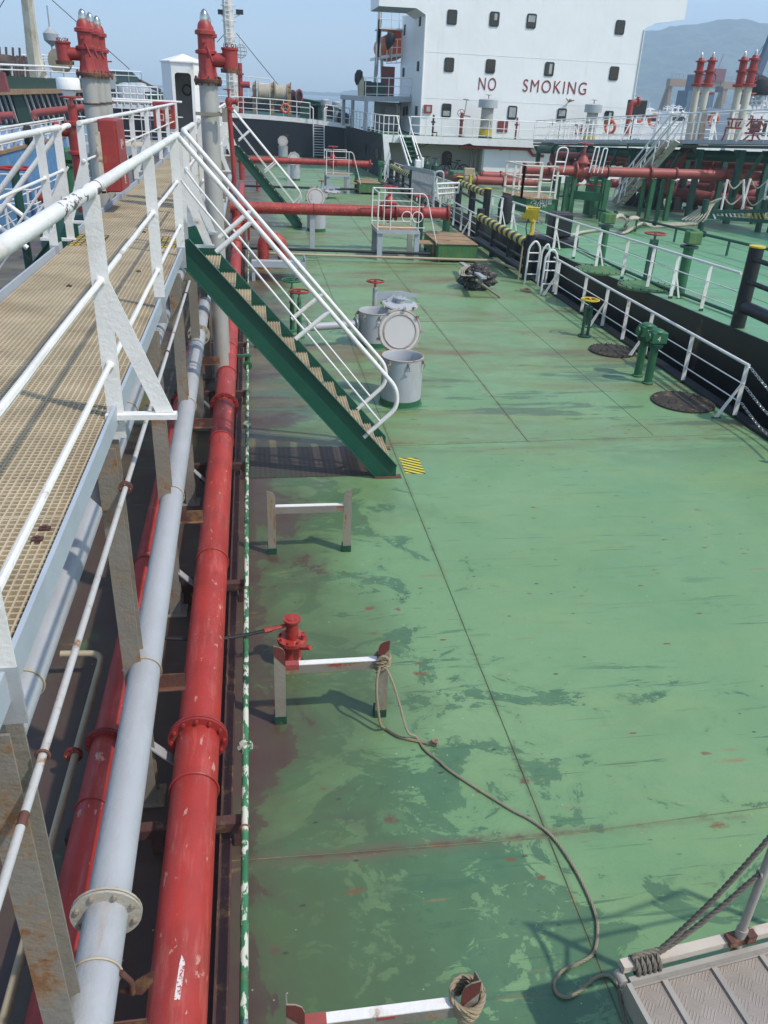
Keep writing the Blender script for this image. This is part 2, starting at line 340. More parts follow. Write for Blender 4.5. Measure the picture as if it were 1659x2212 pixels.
RSPOT = [(PZ(k, a, b).x, PZ(k, a, b).y, r) for k, a, b, r in (('L', 850, 420, .055), ('L', 575, 630, .035), ('M', 145, 195, .05), ('L', 150, 1205, .035), ('K', 955, 880, .035))]
def deck_mat(name, base, dark, sx, own=True):
    n = NT(name); o = n.xyz(); x, y = o[0], o[1]
    MUL = lambda a, b: n.math('MULTIPLY', a, b); ADD = lambda a, b: n.math('ADD', a, b); SUB = lambda a, b: n.math('SUBTRACT', a, b)
    sh = lambda c, k: tuple(v*j for v, j in zip(c, k if isinstance(k, tuple) else (k,)*3))
    # faded and fresher paint, broad and fine
    f1 = n.noise(.45, 8, .62, n.map(1, (sx, 2, 0)), .6)
    c = n.mix(n.ramp(f1, .34, .66), base, sh(base, (.74, .86, .82)))
    c = n.mix(n.ramp(n.noise(.8, 6, .6, n.map((.5, 1.3, 1), (9, 3, 1))), .5, .7, 0, .5), c, sh(base, (1.22, 1.02, .80)))
    c = n.mix(n.ramp(n.noise(6, 9, .72, n.map((.5, 1, 1), (1, 8, 2))), .35, .75, 0, .45), c, sh(base, (.70, .82, .75)))
    c = n.mix(n.ramp(n.noise(38, 3, .6), .5, .75, 0, .3), c, sh(base, .62))
    # darker coat / damp: ragged where it was scrubbed, softer elsewhere
    near = n.ramp(x, 3.0, .4, 0, .11) if own else 0.
    ya = MUL(n.ramp(y, 6.4, 3.4, 0, .11), n.ramp(x, 3.2, 1.2)) if own else 0.
    raw = n.noise(1.15, 12, .66, n.map((.85, 1.15, 1), (sx, 1.7, 0)), .9)
    bias = SUB(ADD(near, ya), ADD(n.ramp(x, 2.2, 4.5, 0., .02), MUL(n.ramp(y, 6.2, 7.2, 0, .07), n.ramp(x, 1.2, 2.4)))) if own else 0.
    big = ADD(raw, bias)
    soft = n.ramp(n.noise(.3, 3, .5, n.map(1, (7, 7, 2))), .35, .65)
    pm = n.ramp(big, .590, .600)
    c = n.mix(MUL(pm, n.ramp(n.noise(2.5, 7, .65, n.map(1, (8, 3, 1))), .25, .75, .5, 1.)), c, dark)
    c = n.mix(n.ramp(big, .52, .72, 0, .42), c, sh(dark, (1.35, 1.25, 1.15)))
    # a second, finer coat flaking inside and round the dark areas
    fl = n.noise(4.5, 10, .74, n.map((.8, 1.2, 1), (0, 3, 5)), .4)
    c = n.mix(MUL(n.ramp(fl, .60, .625), n.ramp(big, .50, .58, 0, .75)), c, dark)
    c = n.mix(MUL(n.ramp(fl, .43, .415), n.ramp(big, .58, .64, 0, .85)), c, sh(base, (.85, .92, .88)))
    # smears dragged athwartships
    pat = n.ramp(n.noise(.42, 3, .5, n.map(1, (4, 8, 2))), .44, .58)
    sm = n.noise(2.0, 9, .72, n.map((.26, 2.6, 1), (2, 4, 0)), .5)
    c = n.mix(MUL(n.ramp(sm, .585, .60), MUL(MUL(pat, n.ramp(y, 9, 6.5, .25, 1.)), .8)), c, sh(dark, (.95, 1.05, 1.1)))
    sc = n.noise(5, 5, .65, n.map((.10, 3.2, 1), (1, 9, 0)), .15)
    c = n.mix(MUL(n.ramp(sc, .64, .65), MUL(n.ramp(n.noise(.7, 3, .5, n.map(1, (1, 4, 9))), .44, .56), .7)), c, sh(dark, .9))
    c = n.mix(MUL(n.ramp(sc, .33, .31), .22), c, sh(base, 1.25))
    if own:
        # brown grime: along the pipes, at the stair foot, beyond the hatches
        wob = MUL(SUB(n.noise(1.0, 9, .66, n.map((.9, .8, 1), (2, 6, 3)), .4), .5), 1.7)
        st = ADD(ADD(n.ramp(x, 1.55, -.2, 0, .66), n.ramp(x, -.05, -.45, 0, .16)), wob)
        st = ADD(st, MUL(n.ramp(y, 9.2, 10.6, 0, .22), n.ramp(x, 2.2, .9)))
        olive = n.ramp(ADD(n.ramp(x, 2.4, .2, 0, .6), MUL(SUB(n.noise(.7, 6, .6, n.map(1, (5, 1, 1))), .5), 1.1)), .16, .62, 0, .85)
        c = n.mix(olive, c, (.070, .104, .042))
        c = n.mix(n.ramp(st, .40, .80, 0, .9), c, (.078, .058, .042))
        c = n.mix(MUL(n.ramp(st, .58, .61), n.ramp(n.noise(3, 6, .7), .3, .7, .3, .85)), c, (.070, .036, .032))
        b2 = n.noise(.62, 8, .66, n.map((.30, 1.1, 1), (7, 1, 3)), .5)
        far = MUL(n.ramp(y, 11.2, 12.4), n.ramp(y, 60, 20, .7, 1.))
        c = n.mix(MUL(n.ramp(b2, .44, .62, 0, .85), far), c, (.150, .150, .062))
        c = n.mix(MUL(n.ramp(b2, .56, .68, 0, .7), far), c, (.150, .085, .048))
        b3 = n.noise(1.1, 9, .7, n.map((.26, 1.5, 1), (1, 2, 8)), .3)
        c = n.mix(MUL(n.ramp(b3, .545, .57, 0, .8), MUL(n.ramp(y, 11, 13), n.ramp(y, 19, 16))), c, (.075, .125, .070))
        # rust and dirt gathered along the weld seams, and a few chipped spots with a pale ring
        near_ = lambda v, at, wd: n.ramp(n.math('ABSOLUTE', SUB(v, at)), wd, wd*.15)
        wn_ = n.ramp(n.noise(2.6, 8, .7, n.map(1, (4, 4, 4))), .42, .62)
        jw = MUL(SUB(n.noise(7, 6, .7), .5), .06)
        sy = ADD(y, jw); sx_ = ADD(x, jw)
        c = n.mix(MUL(MUL(near_(sy, 4.215, .10), n.ramp(x, 2.9, 1.6, .25, 1.)), ADD(MUL(wn_, .7), .15)), c, (.135, .095, .065))
        c = n.mix(MUL(near_(sy, 4.22, .03), MUL(wn_, n.ramp(x, 3., 2., .4, .9))), c, (.10, .045, .03))
        c = n.mix(MUL(near_(sy, 12.3, .09), MUL(wn_, .75)), c, (.12, .085, .045))
        c = n.mix(MUL(near_(sx_, 2.19, .05), MUL(wn_, .6)), c, (.085, .085, .045))
        c = n.mix(MUL(MUL(near_(sx_, 4.59, .07), wn_), MUL(n.ramp(y, 11.8, 12.6), .8)), c, (.13, .085, .045))
        for px_, py_, pr in RSPOT:
            dx_ = SUB(x, px_); dy_ = SUB(y, py_); d_ = n.math('SQRT', ADD(MUL(dx_, dx_), MUL(dy_, dy_)))
            d_ = ADD(d_, MUL(SUB(n.noise(17, 9, .82), .5), pr*5.5))
            if pr > .05: c = n.mix(MUL(n.ramp(d_, pr*2.6, pr*2.2, 0, .30), n.ramp(n.noise(9, 6, .7), .42, .5)), c, sh(base, (.7, .82, .75)))
            c = n.mix(n.ramp(d_, pr*1.1, pr*.35, 0, .9), c, (.125, .062, .042))
    else:
        c = n.mix(MUL(n.ramp(n.noise(.5, 8, .66, n.map((.6, 1, 1), (3, 3, 3)), .3), .40, .62, 0, .85), n.ramp(y, 31, 36)), c, (.115, .092, .060))
        c = n.mix(n.ramp(n.noise(.6, 8, .66, n.map((.4, 1, 1), (3, 8, 3)), .3), .56, .7, 0, .5), c, (.16, .15, .075))
    # rust nicks: a dark core with a paler tail drawn out along x
    for scl, lo, th, amp, tail in ((1.25, (.3, .2, 0), .040, .11, 1), (2.3, (4.3, 7.2, 0), .050, .12, 1), (3.3, (1.3, 5.2, 0), .060, .13, 1), (5.2, (2.1, 3.7, 0), .060, .12, 0)):
        jit = MUL(SUB(n.noise(16, 8, .8, n.map((.6, 1.2, 1))), .5), amp*1.9)
        msk = n.ramp(n.noise(.5, 3, .5, n.map(1, (3+scl, 7, 1))), .38, .5)
        core = n.ramp(ADD(n.voro(scl, n.map((.5, 1.15, 0), lo)), jit), th+.02, th-.015)
        if tail:
            tl = n.ramp(ADD(n.voro(scl, n.map((.62*.30, 1.5, 0), lo)), jit), th*1.5, th*.3, 0, .75)
            c = n.mix(MUL(tl, msk), c, (.24, .155, .065))
        c = n.mix(MUL(core, MUL(msk, .95)), c, (.155, .078, .034) if tail else (.05, .05, .03))
    v3 = n.voro(7.5, n.map((1, 1, 0), (2, 8, 1))); mk = n.ramp(n.noise(.9, 4, .6, n.map(1, (1, 1, 5))), .46, .6)
    c = n.mix(MUL(n.ramp(v3, .055, .035), MUL(mk, .75)), c, (.52, .55, .42))
    n.bump(ADD(ADD(MUL(big, .25), MUL(n.noise(1.1, 4, .5), 1.2)), MUL(n.noise(30, 3, .6), .05)), .22, .05)
    return n.out(c, n.ramp(ADD(n.noise(1.3, 6), MUL(pm, -.08)), .3, .7, .34, .58))
M['deck'] = deck_mat('green_deck_paint', (.180, .298, .140), (.050, .118, .062), 3.3)
M['deckB'] = deck_mat('mint_deck_paint', (.150, .33, .175), (.10, .24, .12), 8.1, False)
# ================================================================ OUR SHIP: deck and hull
mb = MB(); mb.add([(-9.2, -8, 0), (9.25, -8, 0), (9.25, 77.6, 0), (-9.2, 77.6, 0)], [(0, 1, 2, 3)])
deck = tag(mb.build('main_deck', M['deck']), kind='structure')
mb = MB(); mb.bb(-9.2, 9.25, -8, 77.6, -3.2, -.01); mb.build('hull_side', M['hull'], deck)
mb = MB()
def seam(x0, y0, x1, y1):
    n = 14; mb.tube([(x0+(x1-x0)*i/n+random.uniform(-.004, .004)*(x0 == x1), y0+(y1-y0)*i/n+random.uniform(-.004, .004)*(y0 == y1), .001) for i in range(n+1)], .0055, 6, False)
seam(2.19, -3, 2.19, 77); seam(4.59, 12.3, 4.59, 77); seam(7.0, 12.5, 7.0, 40)
for y in (4.25, 12.25, 20.4, 28.3, 36.3, 44.3): seam(-.4, y, 2.19, y-.06); seam(2.19, y-.05, 9.0, y+.25) if y < 30 else None
mb.build('weld_seam', paint('weld_bead', (.085, .125, .06), .6, .4, .42, 2.2, bump=.6), deck)
mb = MB(); mb.bb(-.385, -.30, -6, 46, 0, .07); mb.bb(-.385, -.376, -6, 46, .07, .15)
mb.build('deck_angle_bar', M['brown'], deck)
mb = MB(); mb.bb(9.02, 9.25, -6, 77.6, 0, .06); mb.build('gunwale_bar', M['black'], deck)
# ================================================================ catwalk
ZC = 3.3; CX0, CX1 = -2.4, -.9
cw = T('catwalk', 'long raised catwalk with beige grating running forward along the pipes', 'catwalk', (-1.65, 0, ZC))
mb = MB()
for i in range(38):
    x = CX0+.03+i*(1.44/37); mb.bb(x-.0045, x+.0045, -1.5, 41, ZC-.030, ZC)
y = -1.5
while y < 41: mb.bb(CX0+.02, CX1-.02, y-.0045, y+.0045, ZC-.031, ZC-.001); y += .042
for k in range(16): mb.bb(CX0+.02, CX1-.02, 1.2+k*2.44, 1.2+k*2.44+.012, ZC-.032, ZC+.001)
mb.build('grating', M['beige'], cw)
for (x_, y_) in ((-1.22, 2.30), (-1.02, 3.52), (-1.03, 3.42), (-1.62, 4.6), (-2.0, 6.2), (-1.1, 6.9), (-1.9, 8.8), (-1.3, 9.6), (-2.25, 5.1), (-1.55, 12.4)):
    mb = MB(); mb.box((x_, y_, ZC+.004), (.05, .035, .014)); mb.cyl((x_, y_, ZC), (x_, y_, ZC+.02), .011, 6); mb.build('clip', M['brown'], cw)
mb = MB(); mb.bb(CX1-.01, CX1+.012, -1.5, 11.0, ZC-.045, ZC+.085); mb.bb(CX1-.01, CX1+.012, 12.1, 41, ZC-.045, ZC+.085)
mb.bb(CX1-.07, CX1-.012, -1.5, 41, ZC-.062, ZC-.047); mb.build('toe_plate', M['grey_white'], cw)
mb = MB(); mb.bb(CX0-.012, CX0+.01, -1.5, 11.0, ZC-.16, ZC+.08); mb.bb(CX0-.012, CX0+.01, 12.1, 29.5, ZC-.16, ZC+.08); mb.bb(CX0-.012, CX0+.01, 33, 41, ZC-.16, ZC+.08)
mb.build('toe_plate', M['grey_white'], cw)
mb = MB()
for k in range(16): mb.bb(CX0+.02, CX1-.085, -.4+k*2.7, -.4+k*2.7+.06, ZC-.15, ZC-.034)
for x in (-1.95, -1.4): mb.bb(x-.02, x+.02, -1.5, 41, ZC-.14, ZC-.036)
mb.build('underframe', M['grey'], cw)
def mat_on(x0, x1, y0, y1, name_, lab):
    mb = MB()
    k = 0; yy = y0
    while yy < y1-.01:
        mb.mat(k % 2); mb.bb(x0+random.uniform(0, .03), x1, yy, yy+.05, ZC+.002, ZC+.008); yy += .06; k += 1
    for i in range(6):
        x = x0+(x1-x0)*i/5; mb.mat(1); mb.bb(x-.008, x+.008, y0, y1, ZC+.004, ZC+.010)
    o = mb.build(name_, [M['yellow'], M['black']]); tag(o, lab, 'hazard marking', 'hazard strips painted on the catwalk grating')
a_ = PZ('H', 640, 340, ZC); b_ = PZ('H', 745, 303, ZC)
mat_on(-2.37, -1.98, 11.2, 12.0, 'hazard_strip', 'worn yellow and black strip on the grating at the left stair opening')
mat_on(-1.32, -.94, 11.2, 12.0, 'hazard_strip', 'worn yellow and black strip on the grating at the right stair opening')
# support legs
def leg(x, y, lab, arm=True, s=1):
    t = T('support_leg', lab, 'support leg', (x, y, 0), 'H-beam legs under the catwalk')
    mb = MB(); mb.bb(x-.065, x+.065, y-.079, y-.067, 0, ZC-.165); mb.bb(x-.065, x+.065, y+.067, y+.079, 0, ZC-.165); mb.bb(x-.006, x+.006, y-.066, y+.066, 0, ZC-.165)
    mb.bb(x-.12, x+.12, y-.12, y+.12, .001, .014); mb.build('post', M['leg'], t)
    mb = MB(); mb.prism([(x-s*.078, y-.006, ZC-.17), (x-s*.45, y-.006, ZC-.17), (x-s*.078, y-.006, ZC-.62)], (0, .012, 0)); mb.build('gusset', M['grey'], t)
    if arm:
        mb = MB(); mb.bb(x+.076, x+.36, y-.01, y-.002, 1.13, 1.26); mb.bb(x+.076, x+.36, y-.05, y-.010, 1.13, 1.138); mb.build('bracket', M['rust'], t)
        mb = MB(); mb.bar((x-.03, y+.09, .55), (x+.45, y+.09, .02), .10, .012); mb.build('diagonal_brace', M['grey'], t)
    return t
LEGY = [2.38, 4.95, 7.62, 10.3, 13.1, 15.9, 18.7, 21.5, 24.3, 27.1, 29.9, 32.7]
desc = ['nearest rusty H-beam leg beside the lower end of the grey pipe', 'rust-streaked H-beam leg just below the braced railing post', 'H-beam leg half hidden behind the grey pipe, third from the camera', 'H-beam leg below the top of the near green stairs']
for i, y in enumerate(LEGY): leg(-.97, y, desc[i] if i < 4 else 'grey H-beam leg under the far part of the catwalk, behind the stairs', i < 5)
for y in LEGY[2:]: leg(-2.3, y, 'grey H-beam leg under the left edge of the catwalk', False, -1)
# railing posts and rails
def post_plate(mb, x, y, z0, z1, out=0, wd=.1):
    mb.bb(x-wd/2, x+wd/2, y-.006, y+.006, z0, z1)
    if out: mb.prism([(x+out*.05, y-.0055, 4.02), (x+out*.05, y-.0055, 3.86), (x+out*.25, y-.0055, ZC+.03), (x+out*.36, y-.0055, ZC+.03), (x+out*.045, y-.0055, 4.17)], (0, .011, 0)); mb.bb(min(x-out*.06, x+out*.38), max(x-out*.06, x+out*.38), y-.045, y+.03, ZC-.005, ZC+.028)
def cat_rail(x, segs, posts, lab, side, extra=None):
    t = T('catwalk_railing', lab, 'railing', (x, posts[0][0], ZC))
    for y, br in posts:
        mb = MB(); post_plate(mb, x, y, ZC-.14, 4.63, side if br else 0)
        if not br: mb.mat(1); mb.bb(x-.052, x+.052, y-.008, y+.008, ZC-.15, ZC+.10)
        mb.build('post', [M['white'], M['grey']], t)
    for y0, y1 in segs:
        mb = MB(); mb.tube([(x+random.uniform(-.003, .003), y0+(y1-y0)*i/40, 4.65+random.uniform(-.002, .002)) for i in range(41)], .036, 14); [mb.lathe([(.037, -.03), (.042, -.012), (.042, .012), (.037, .03)], (x, y_, 4.648), (0, 1, 0), 12) for y_, b_ in posts if y0 < y_ < y1]; mb.build('handrail', M['white'], t)
        for z in (4.155, 3.645):
            mb = MB(); mb.tube([(x+random.uniform(-.0015, .0015), y0+.03+(y1-y0-.06)*i/30, z+random.uniform(-.002, .002)) for i in range(31)], .0175, 8); [mb.lathe([(.019, -.016), (.028, -.006), (.028, .006), (.019, .016)], (x, y_+s_*.012, z), (0, 1, 0), 8) for y_, b_ in posts if y0 < y_ < y1 for s_ in (-1, 1)]; mb.build('middle_rail', M['white'], t)
    return t
rr = cat_rail(-.9, [(-1.5, 11.25)], [(2.35, 0), (5.0, 1), (7.93, 0), (10.65, 0), (11.3, 1)], 'near white railing on the right of the catwalk, its handrail scuffed near the camera', 1)
mb = MB(); mb.tube([(-.9, y, 4.65) for y in (4.15, 4.4, 4.7, 5.0, 5.15)], .0372, 14)
mb.build('scuffed_patch', paint('scuffed_white', (.72, .69, .66), .5, .06, .30, 9, chips=(.10, .085, .085), chip=.98, bump=.6), rr)
mb = MB(); mb.torus((-.9, 5.17, 4.65), .037, .004, (0, 1, 0), 20, 6); mb.build('rusty_joint', M['rust'], rr)
cat_rail(-.9, [(12.35, 14.35), (16.1, 40.5)], [(12.4, 1), (14.2, 0), (16.3, 1), (18.9, 0), (20.2, 0), (22.3, 1), (25, 0), (27.7, 1), (30.4, 0), (33.1, 1), (35.8, 0), (38.4, 0)], 'far white railing on the right of the catwalk beyond the stair opening', 1)
cat_rail(-2.4, [(-1.5, 11.75)], [(5.2, 0), (7.9, 0), (10.6, 0), (11.6, 1)], 'white railing on the left of the catwalk, nearer the camera than the left stairs', -1)
cat_rail(-2.4, [(13.1, 29.5)], [(13.15, 1), (16.1, 0), (18.8, 0), (21.5, 1), (24.2, 0), (26.8, 0), (29.4, 0)], 'white railing on the left of the catwalk beyond the left stairs and red box', -1)
def x_rail(y, x0, x1, lab, n):
    t = T('cross_railing', lab, 'railing', (x0, y, ZC), 'railings of the cross walkway')
    for z, r_ in ((4.65, .036), (4.155, .0175), (3.645, .0175)):
        mb = MB(); mb.tube([(x0, y, z), (x1, y, z)], r_, 10); mb.build('handrail' if z > 4.3 else 'middle_rail', M['white'], t)
    for i in range(n):
        mb = MB(); x = x0+(x1-x0)*(i+.3)/n; mb.bb(x-.006, x+.006, y-.045, y+.045, ZC-.1, 4.63); mb.build('post', M['white'], t)
x_rail(29.5, -2.4, -5.4, 'nearer white railing of the cross walkway, holding the big red sign box', 5)
x_rail(33.0, -2.4, -5.6, 'farther white railing of the cross walkway in front of the white shelter', 5)
t = T('cross_walkway', 'side walkway at catwalk height leading left from the main catwalk', 'walkway', (-4.8, 31, ZC))
mb = MB(); mb.bb(-5.6, -2.42, 29.5, 33, ZC-.03, ZC); mb.build('grating', M['beige'], t)
mb = MB(); mb.bb(-5.6, -2.42, 29.44, 29.49, ZC-.2, ZC+.06); mb.bb(-5.6, -2.42, 33.01, 33.06, ZC-.2, ZC+.06); mb.build('edge_plate', M['grey_white'], t)
for x in (-5.4, -4.0): mb = MB(); mb.bb(x-.08, x+.08, 30.9, 31.1, 0, ZC-.031); mb.build('leg', M['grey'], t)
# ================================================================ stairs down from the catwalk
def stairs(y0, s, x0, lab, wd=1.1):
    t = T('stairs', lab, 'stairs', (x0, y0, 0), 'green steel stairs down from the catwalk')
    W = lambda dx, y, z: (x0+s*dx, y, z)
    a = (-.02, 3.36); b = (2.92, 0)
    L = math.hypot(b[0]-a[0], b[1]-a[1]); dx, dz = (b[0]-a[0])/L, (b[1]-a[1])/L; nx, nz = -dz, dx
    for y, o_ in ((y0, -1), (y0+wd, 1)):
        mb = MB(); mb.prism([W(-.03, y-.005, ZC+.13), W(-.03, y-.005, ZC-.20), W(b[0]-.30, y-.005, .012), W(b[0]+.02, y-.005, .012), W(b[0]+.02, y-.005, .20), W(.06, y-.005, ZC+.15)], (0, .01, 0))
        for off in (.015, .235):
            p0 = V3(W(-.02+nx*0, y+o_*.03, ZC+.14-.0)); 
        tp = [W(.06, y+o_*.035, ZC+.15), W(b[0]+.02, y+o_*.035, .20)]; bt = [W(-.03, y+o_*.035, ZC-.20), W(b[0]-.30, y+o_*.035, .012)]
        mb.bar(tp[0], tp[1], .058, .009); mb.bar(bt[0], bt[1], .058, .009)
        mb.build('stringer', M['green_stair'], t)
    N = 14
    for i in range(1, N):
        f = i/N; x = -.0+2.86*f; z = ZC*(1-f); mb = MB()
        for j in range(6): mb.bb(*sorted((x0+s*(x+.00+j*.04), x0+s*(x+.009+j*.04))), y0+.04, y0+wd-.04, z-.025, z)
        yy = y0+.05
        while yy < y0+wd-.05: mb.bb(*sorted((x0+s*x, x0+s*(x+.2))), yy, yy+.009, z-.024, z-.001); yy += .05
        mb.mat(1); mb.bb(*sorted((x0+s*(x-.004), x0+s*(x+.212))), y0+.032, y0+.042, z-.05, z+.01); mb.bb(*sorted((x0+s*(x-.004), x0+s*(x+.212))), y0+wd-.042, y0+wd-.032, z-.05, z+.01)
        mb.build('tread', [M['beige'], M['green_stair']], t)
    for y in (y0, y0+wd):
        top = W(0.0, y, 4.65); bot = W(2.88, y, 1.42)
        mb = MB(); mb.tube(fillet([W(-.02, y+(.26 if y == y0+wd else -.26), 4.65), top, bot, W(2.90, y, 1.12), W(2.42, y, .66)], .16, 6), .033, 12); mb.build('handrail', M['white'], t)
        d = V3(bot)-V3(top)
        mb = MB(); p0 = V3(top)+d*.02-V3((0, 0, .50)); mb.tube(fillet([W(.0, y, 4.16), V3(W(.13, y, 3.98)), V3(W(2.66, y, .90))], .1, 4), .0155, 8); mb.build('middle_rail', M['white'], t)
        for f in (.30, .655):
            p = V3(top)+d*f; qn = p-V3((s*.47, 0, .39)); mb = MB(); mb.cyl(p, qn, .033, 12); mb.build('strut', M['white'], t)
    mb = MB()
    for y in (y0, y0+wd): mb.bb(*sorted((x0+s*2.58, x0+s*3.02)), y-.07, y+.07, .002, .012)
    mb.build('foot_plate', M['rust'], t)
    return t
stairs(11.0, 1, -.88, 'near dark green stairs with white handrails in the middle of the deck')
stairs(36.0, 1, -.88, 'far dark green stairs with white handrails behind the red cross pipe')
stairs(11.0, -1, -2.42, 'green stairs going down to the left from the catwalk, only the white handrails well seen')
# perforated landing plate below the near stairs
n = NT('perforated_brown_plate'); vv = n.voro(1., n.map((13, 13, 0)), rnd=.0); c = n.mix(n.ramp(vv, .2, .26), (.02, .015, .013), (.058, .043, .036))
c = n.mix(n.ramp(n.noise(1.4, 7, .65), .52, .66, 0, .7), c, (.035, .055, .035)); n.out(c, .6)
mb = MB(); mb.bb(-.16, 1.75, 11.05, 12.2, .001, .008)
for i in range(4): mb.bb(.2+.4*i, .225+.4*i, 11.06, 12.19, .006, .014)
tag(mb.build('perforated_plate', n.m), 'dark brown perforated plate on the deck in the shadow of the near stairs', 'plate')
P1, P2, P3, P4 = PZ('K', 962, 45), PZ('K', 1068, 45), PZ('K', 1108, 132), PZ('K', 1000, 130)
mb = MB(); mb.prism([V3((p.x, p.y, .002)) for p in (P1, P2, P3, P4)], (0, 0, .003))
tag(mb.build('hazard_mat', M['hazard']), 'square yellow and black striped mat on the green deck at the foot of the stairs', 'hazard mat')
# ================================================================ pipes along the deck
def flange(mb, p, ax, R_, th, nb, rb, gap=True):
    p = V3(p); ax = V3(ax).normalized()
    mb.lathe([(R_, -th), (R_, -.004)], p, ax, 28); mb.lathe([(R_, .004), (R_, th)], p, ax, 28); mb.lathe([(R_*.93, -.006), (R_*.93, .006)], p, ax, 20)
def bolts(mb, p, ax, Rc, th, nb, rb, par=None, bm_=None):
    p = V3(p); ax = V3(ax).normalized(); x = ax.orthogonal().normalized(); y = ax.cross(x)
    for i in range(nb):
        a = 2*math.pi*(i+.5)/nb; c = p+(x*math.cos(a)+y*math.sin(a))*Rc
        if par: mb = MB()
        mb.lathe([(rb*.55, -th*2.2), (rb*.55, th*2.4)], c, ax, 8); mb.lathe([(rb, -th*1.9), (rb, -th)], c, ax, 6, False); mb.lathe([(rb, th), (rb, th*1.9)], c, ax, 6, False)
        if par: mb.build('bolt', bm_, par)
def pipe(name, lab, pts, r, mat, fl=(), clamps=(), flr=1.5, nb=12, clampmat=None, flmat=None, cat='pipe', ax=(0, 1, 0), boltmat=None, group=None):
    t = T(name, lab, cat, pts[0], group)
    mb = MB(); mb.tube(pts, r, 24); mb.build('tube', mat, t)
    for p in fl:
        mb = MB(); flange(mb, p, ax, r*flr, max(.012, r*.14), nb, 0); f = mb.build('flange', flmat or mat, t)
        bolts(None, p, ax, r*(1+(flr-1)*.55), max(.012, r*.14), nb, r*(.15 if nb < 10 else .10), f, boltmat or M['bolt'])
    for p in clamps:
        mb = MB(); mb.torus(V3(p), r+.008, max(.006, r*.055), ax, 28, 6); mb.build('clamp', clampmat or mat, t)
    return t
def yl(x0, z0, y0, y1, x1=None, z1=None, n=30):
    x1 = x0 if x1 is None else x1; z1 = z0 if z1 is None else z1
    return [(x0+(x1-x0)*i/n, y0+(y1-y0)*i/n, z0+(z1-z0)*i/n) for i in range(n+1)]
XR = -.567
t = pipe('cargo_pipe', 'largest red pipe on deck, running forward beside the thin green pipe', yl(XR, .45, -3, 48), .174, M['red'], [(XR, 5.1, .45), (XR, 12.95, .45), (XR, 20.8, .45)], [(XR, y, .45) for y in (4.55, 7.9, 11.4, 14.6, 16.2, 18.3, 22)], 1.38, 12, M['red2'], M['red2'], boltmat=M['red2'])
n = NT('white_paint_swatch'); n.out(n.mix(n.ramp(n.noise(40, 5, .7), .42, .5), (.38, .05, .04), (.62, .58, .55)), .6)
mb = MB()      # short white stripe with an arrow tip painted on the pipe
c0 = PZ('J', 1068, 1660, .62); c1 = PZ('J', 1100, 1440, .62); c2 = PZ('J', 1095, 1408, .62)
def onpipe(x, y): dx = x-XR; return (x, y, .45+math.sqrt(max(0, .1758**2-dx*dx)))
w_ = .016
mb.add([onpipe(c0.x-w_, c0.y), onpipe(c0.x+w_, c0.y), onpipe(c1.x+w_, c1.y), onpipe(c1.x-w_, c1.y)], [(0, 1, 2, 3)])
mb.add([onpipe(c1.x-w_*1.0, c1.y), onpipe(c1.x+w_*1.1, c1.y), onpipe(c2.x, c2.y+.02)], [(0, 1, 2)]); mb.build('paint_mark', n.m, t)
mb = MB(); e = fillet([(XR-.02, 29.0, .45), (XR-.02, 29.0, 1.41), (XR+.5, 29.0, 1.41)], .3, 6)
pipe('second_cargo_pipe', 'slimmer red pipe under the catwalk, left of the light grey pipe', yl(-1.298, .45, -3, 48), .109, M['red'], [(-1.298, 5.12, .45), (-1.298, 13.2, .45)], [(-1.298, y, .45) for y in (4.45, 7.9, 11.2, 14.5)], 1.5, 12, M['red2'], M['red_dark'], boltmat=M['red2'])
gp = [(-.862, -3, 1.27), (-.868, 2.5, 1.3), (-.90, 6, 1.36), (-.935, 10, 1.43), (-.96, 14.6, 1.50), (-.98, 22, 1.55), (-1.0, 40, 1.6)]
gp = smoothpts(gp, 6)
def gpy(y):
    for a, b in zip(gp[:-1], gp[1:]):
        if a.y <= y <= b.y: f = (y-a.y)/(b.y-a.y); return a+(b-a)*f
t = pipe('grey_pipe', 'light grey pipe between the two red pipes, with a bolted flange close to the camera', gp, .113, M['grey_pipe'], [gpy(2.93), gpy(13.6)], [gpy(y) for y in (2.60, 4.9, 10.3, 7.7)], 1.62, 8, paint('rusted_band', (.42, .36, .27), .6, .2, .5, 6, bump=.4), paint('flange_cream', (.42, .39, .32), .6, .15, .45, 6, bump=.5), boltmat=M['bolt'])
mb = MB()
p = gpy(2.58); mb.tube([p+V3((.12, 0, .02)), p+V3((.16, 0, -.06)), p+V3((.16, 0, -.16))], .014, 8); mb.prism([p+V3((.09, .012, -.16)), p+V3((.27, .012, -.02)), p+V3((.26, .012, -.11)), p+V3((.2, .012, -.2))], (0, .012, 0))
mb.build('bracket_end', M['rust'], t)
pipe('upper_grey_pipe', 'pale grey pipe tucked right under the edge of the catwalk', yl(-1.415, 2.0, -3, 36), .098, M['grey_pipe'], [], [(-1.415, y, 2.0) for y in (4.0, 8.6)], 1.5, 8, M['beige_pipe'])
tw = pipe('conduit_pipe', 'thin white pipe with rusty joints running along the catwalk legs', yl(-.848, 2.92, -1, 11.0), .0165, M['conduit'], [(-.848, 4.75, 2.92)], [(-.848, y, 2.92) for y in (2.42, 6.0, 7.7, 10.2)], 2.6, 4, M['rust'], M['rust'], boltmat=M['bolt'])
mb = MB(); mb.tube(yl(-.848, 2.92, 2.08, 2.14, n=3), .0175, 10); mb.build('rust_patch', M['rust'], tw)
pipe('branch_pipe', 'beige thin pipe on the deck left of the red pipes, bent at its far end', fillet([(-1.62, -2, .28), (-1.56, 6.55, .28), (-1.95, 6.55, .30)], .14, 6), .031, M['beige_pipe'], [(-1.585, 5.2, .28)], [(-1.60, 4.2, .28)], 2.4, 4, M['rust'], M['red_dark'])
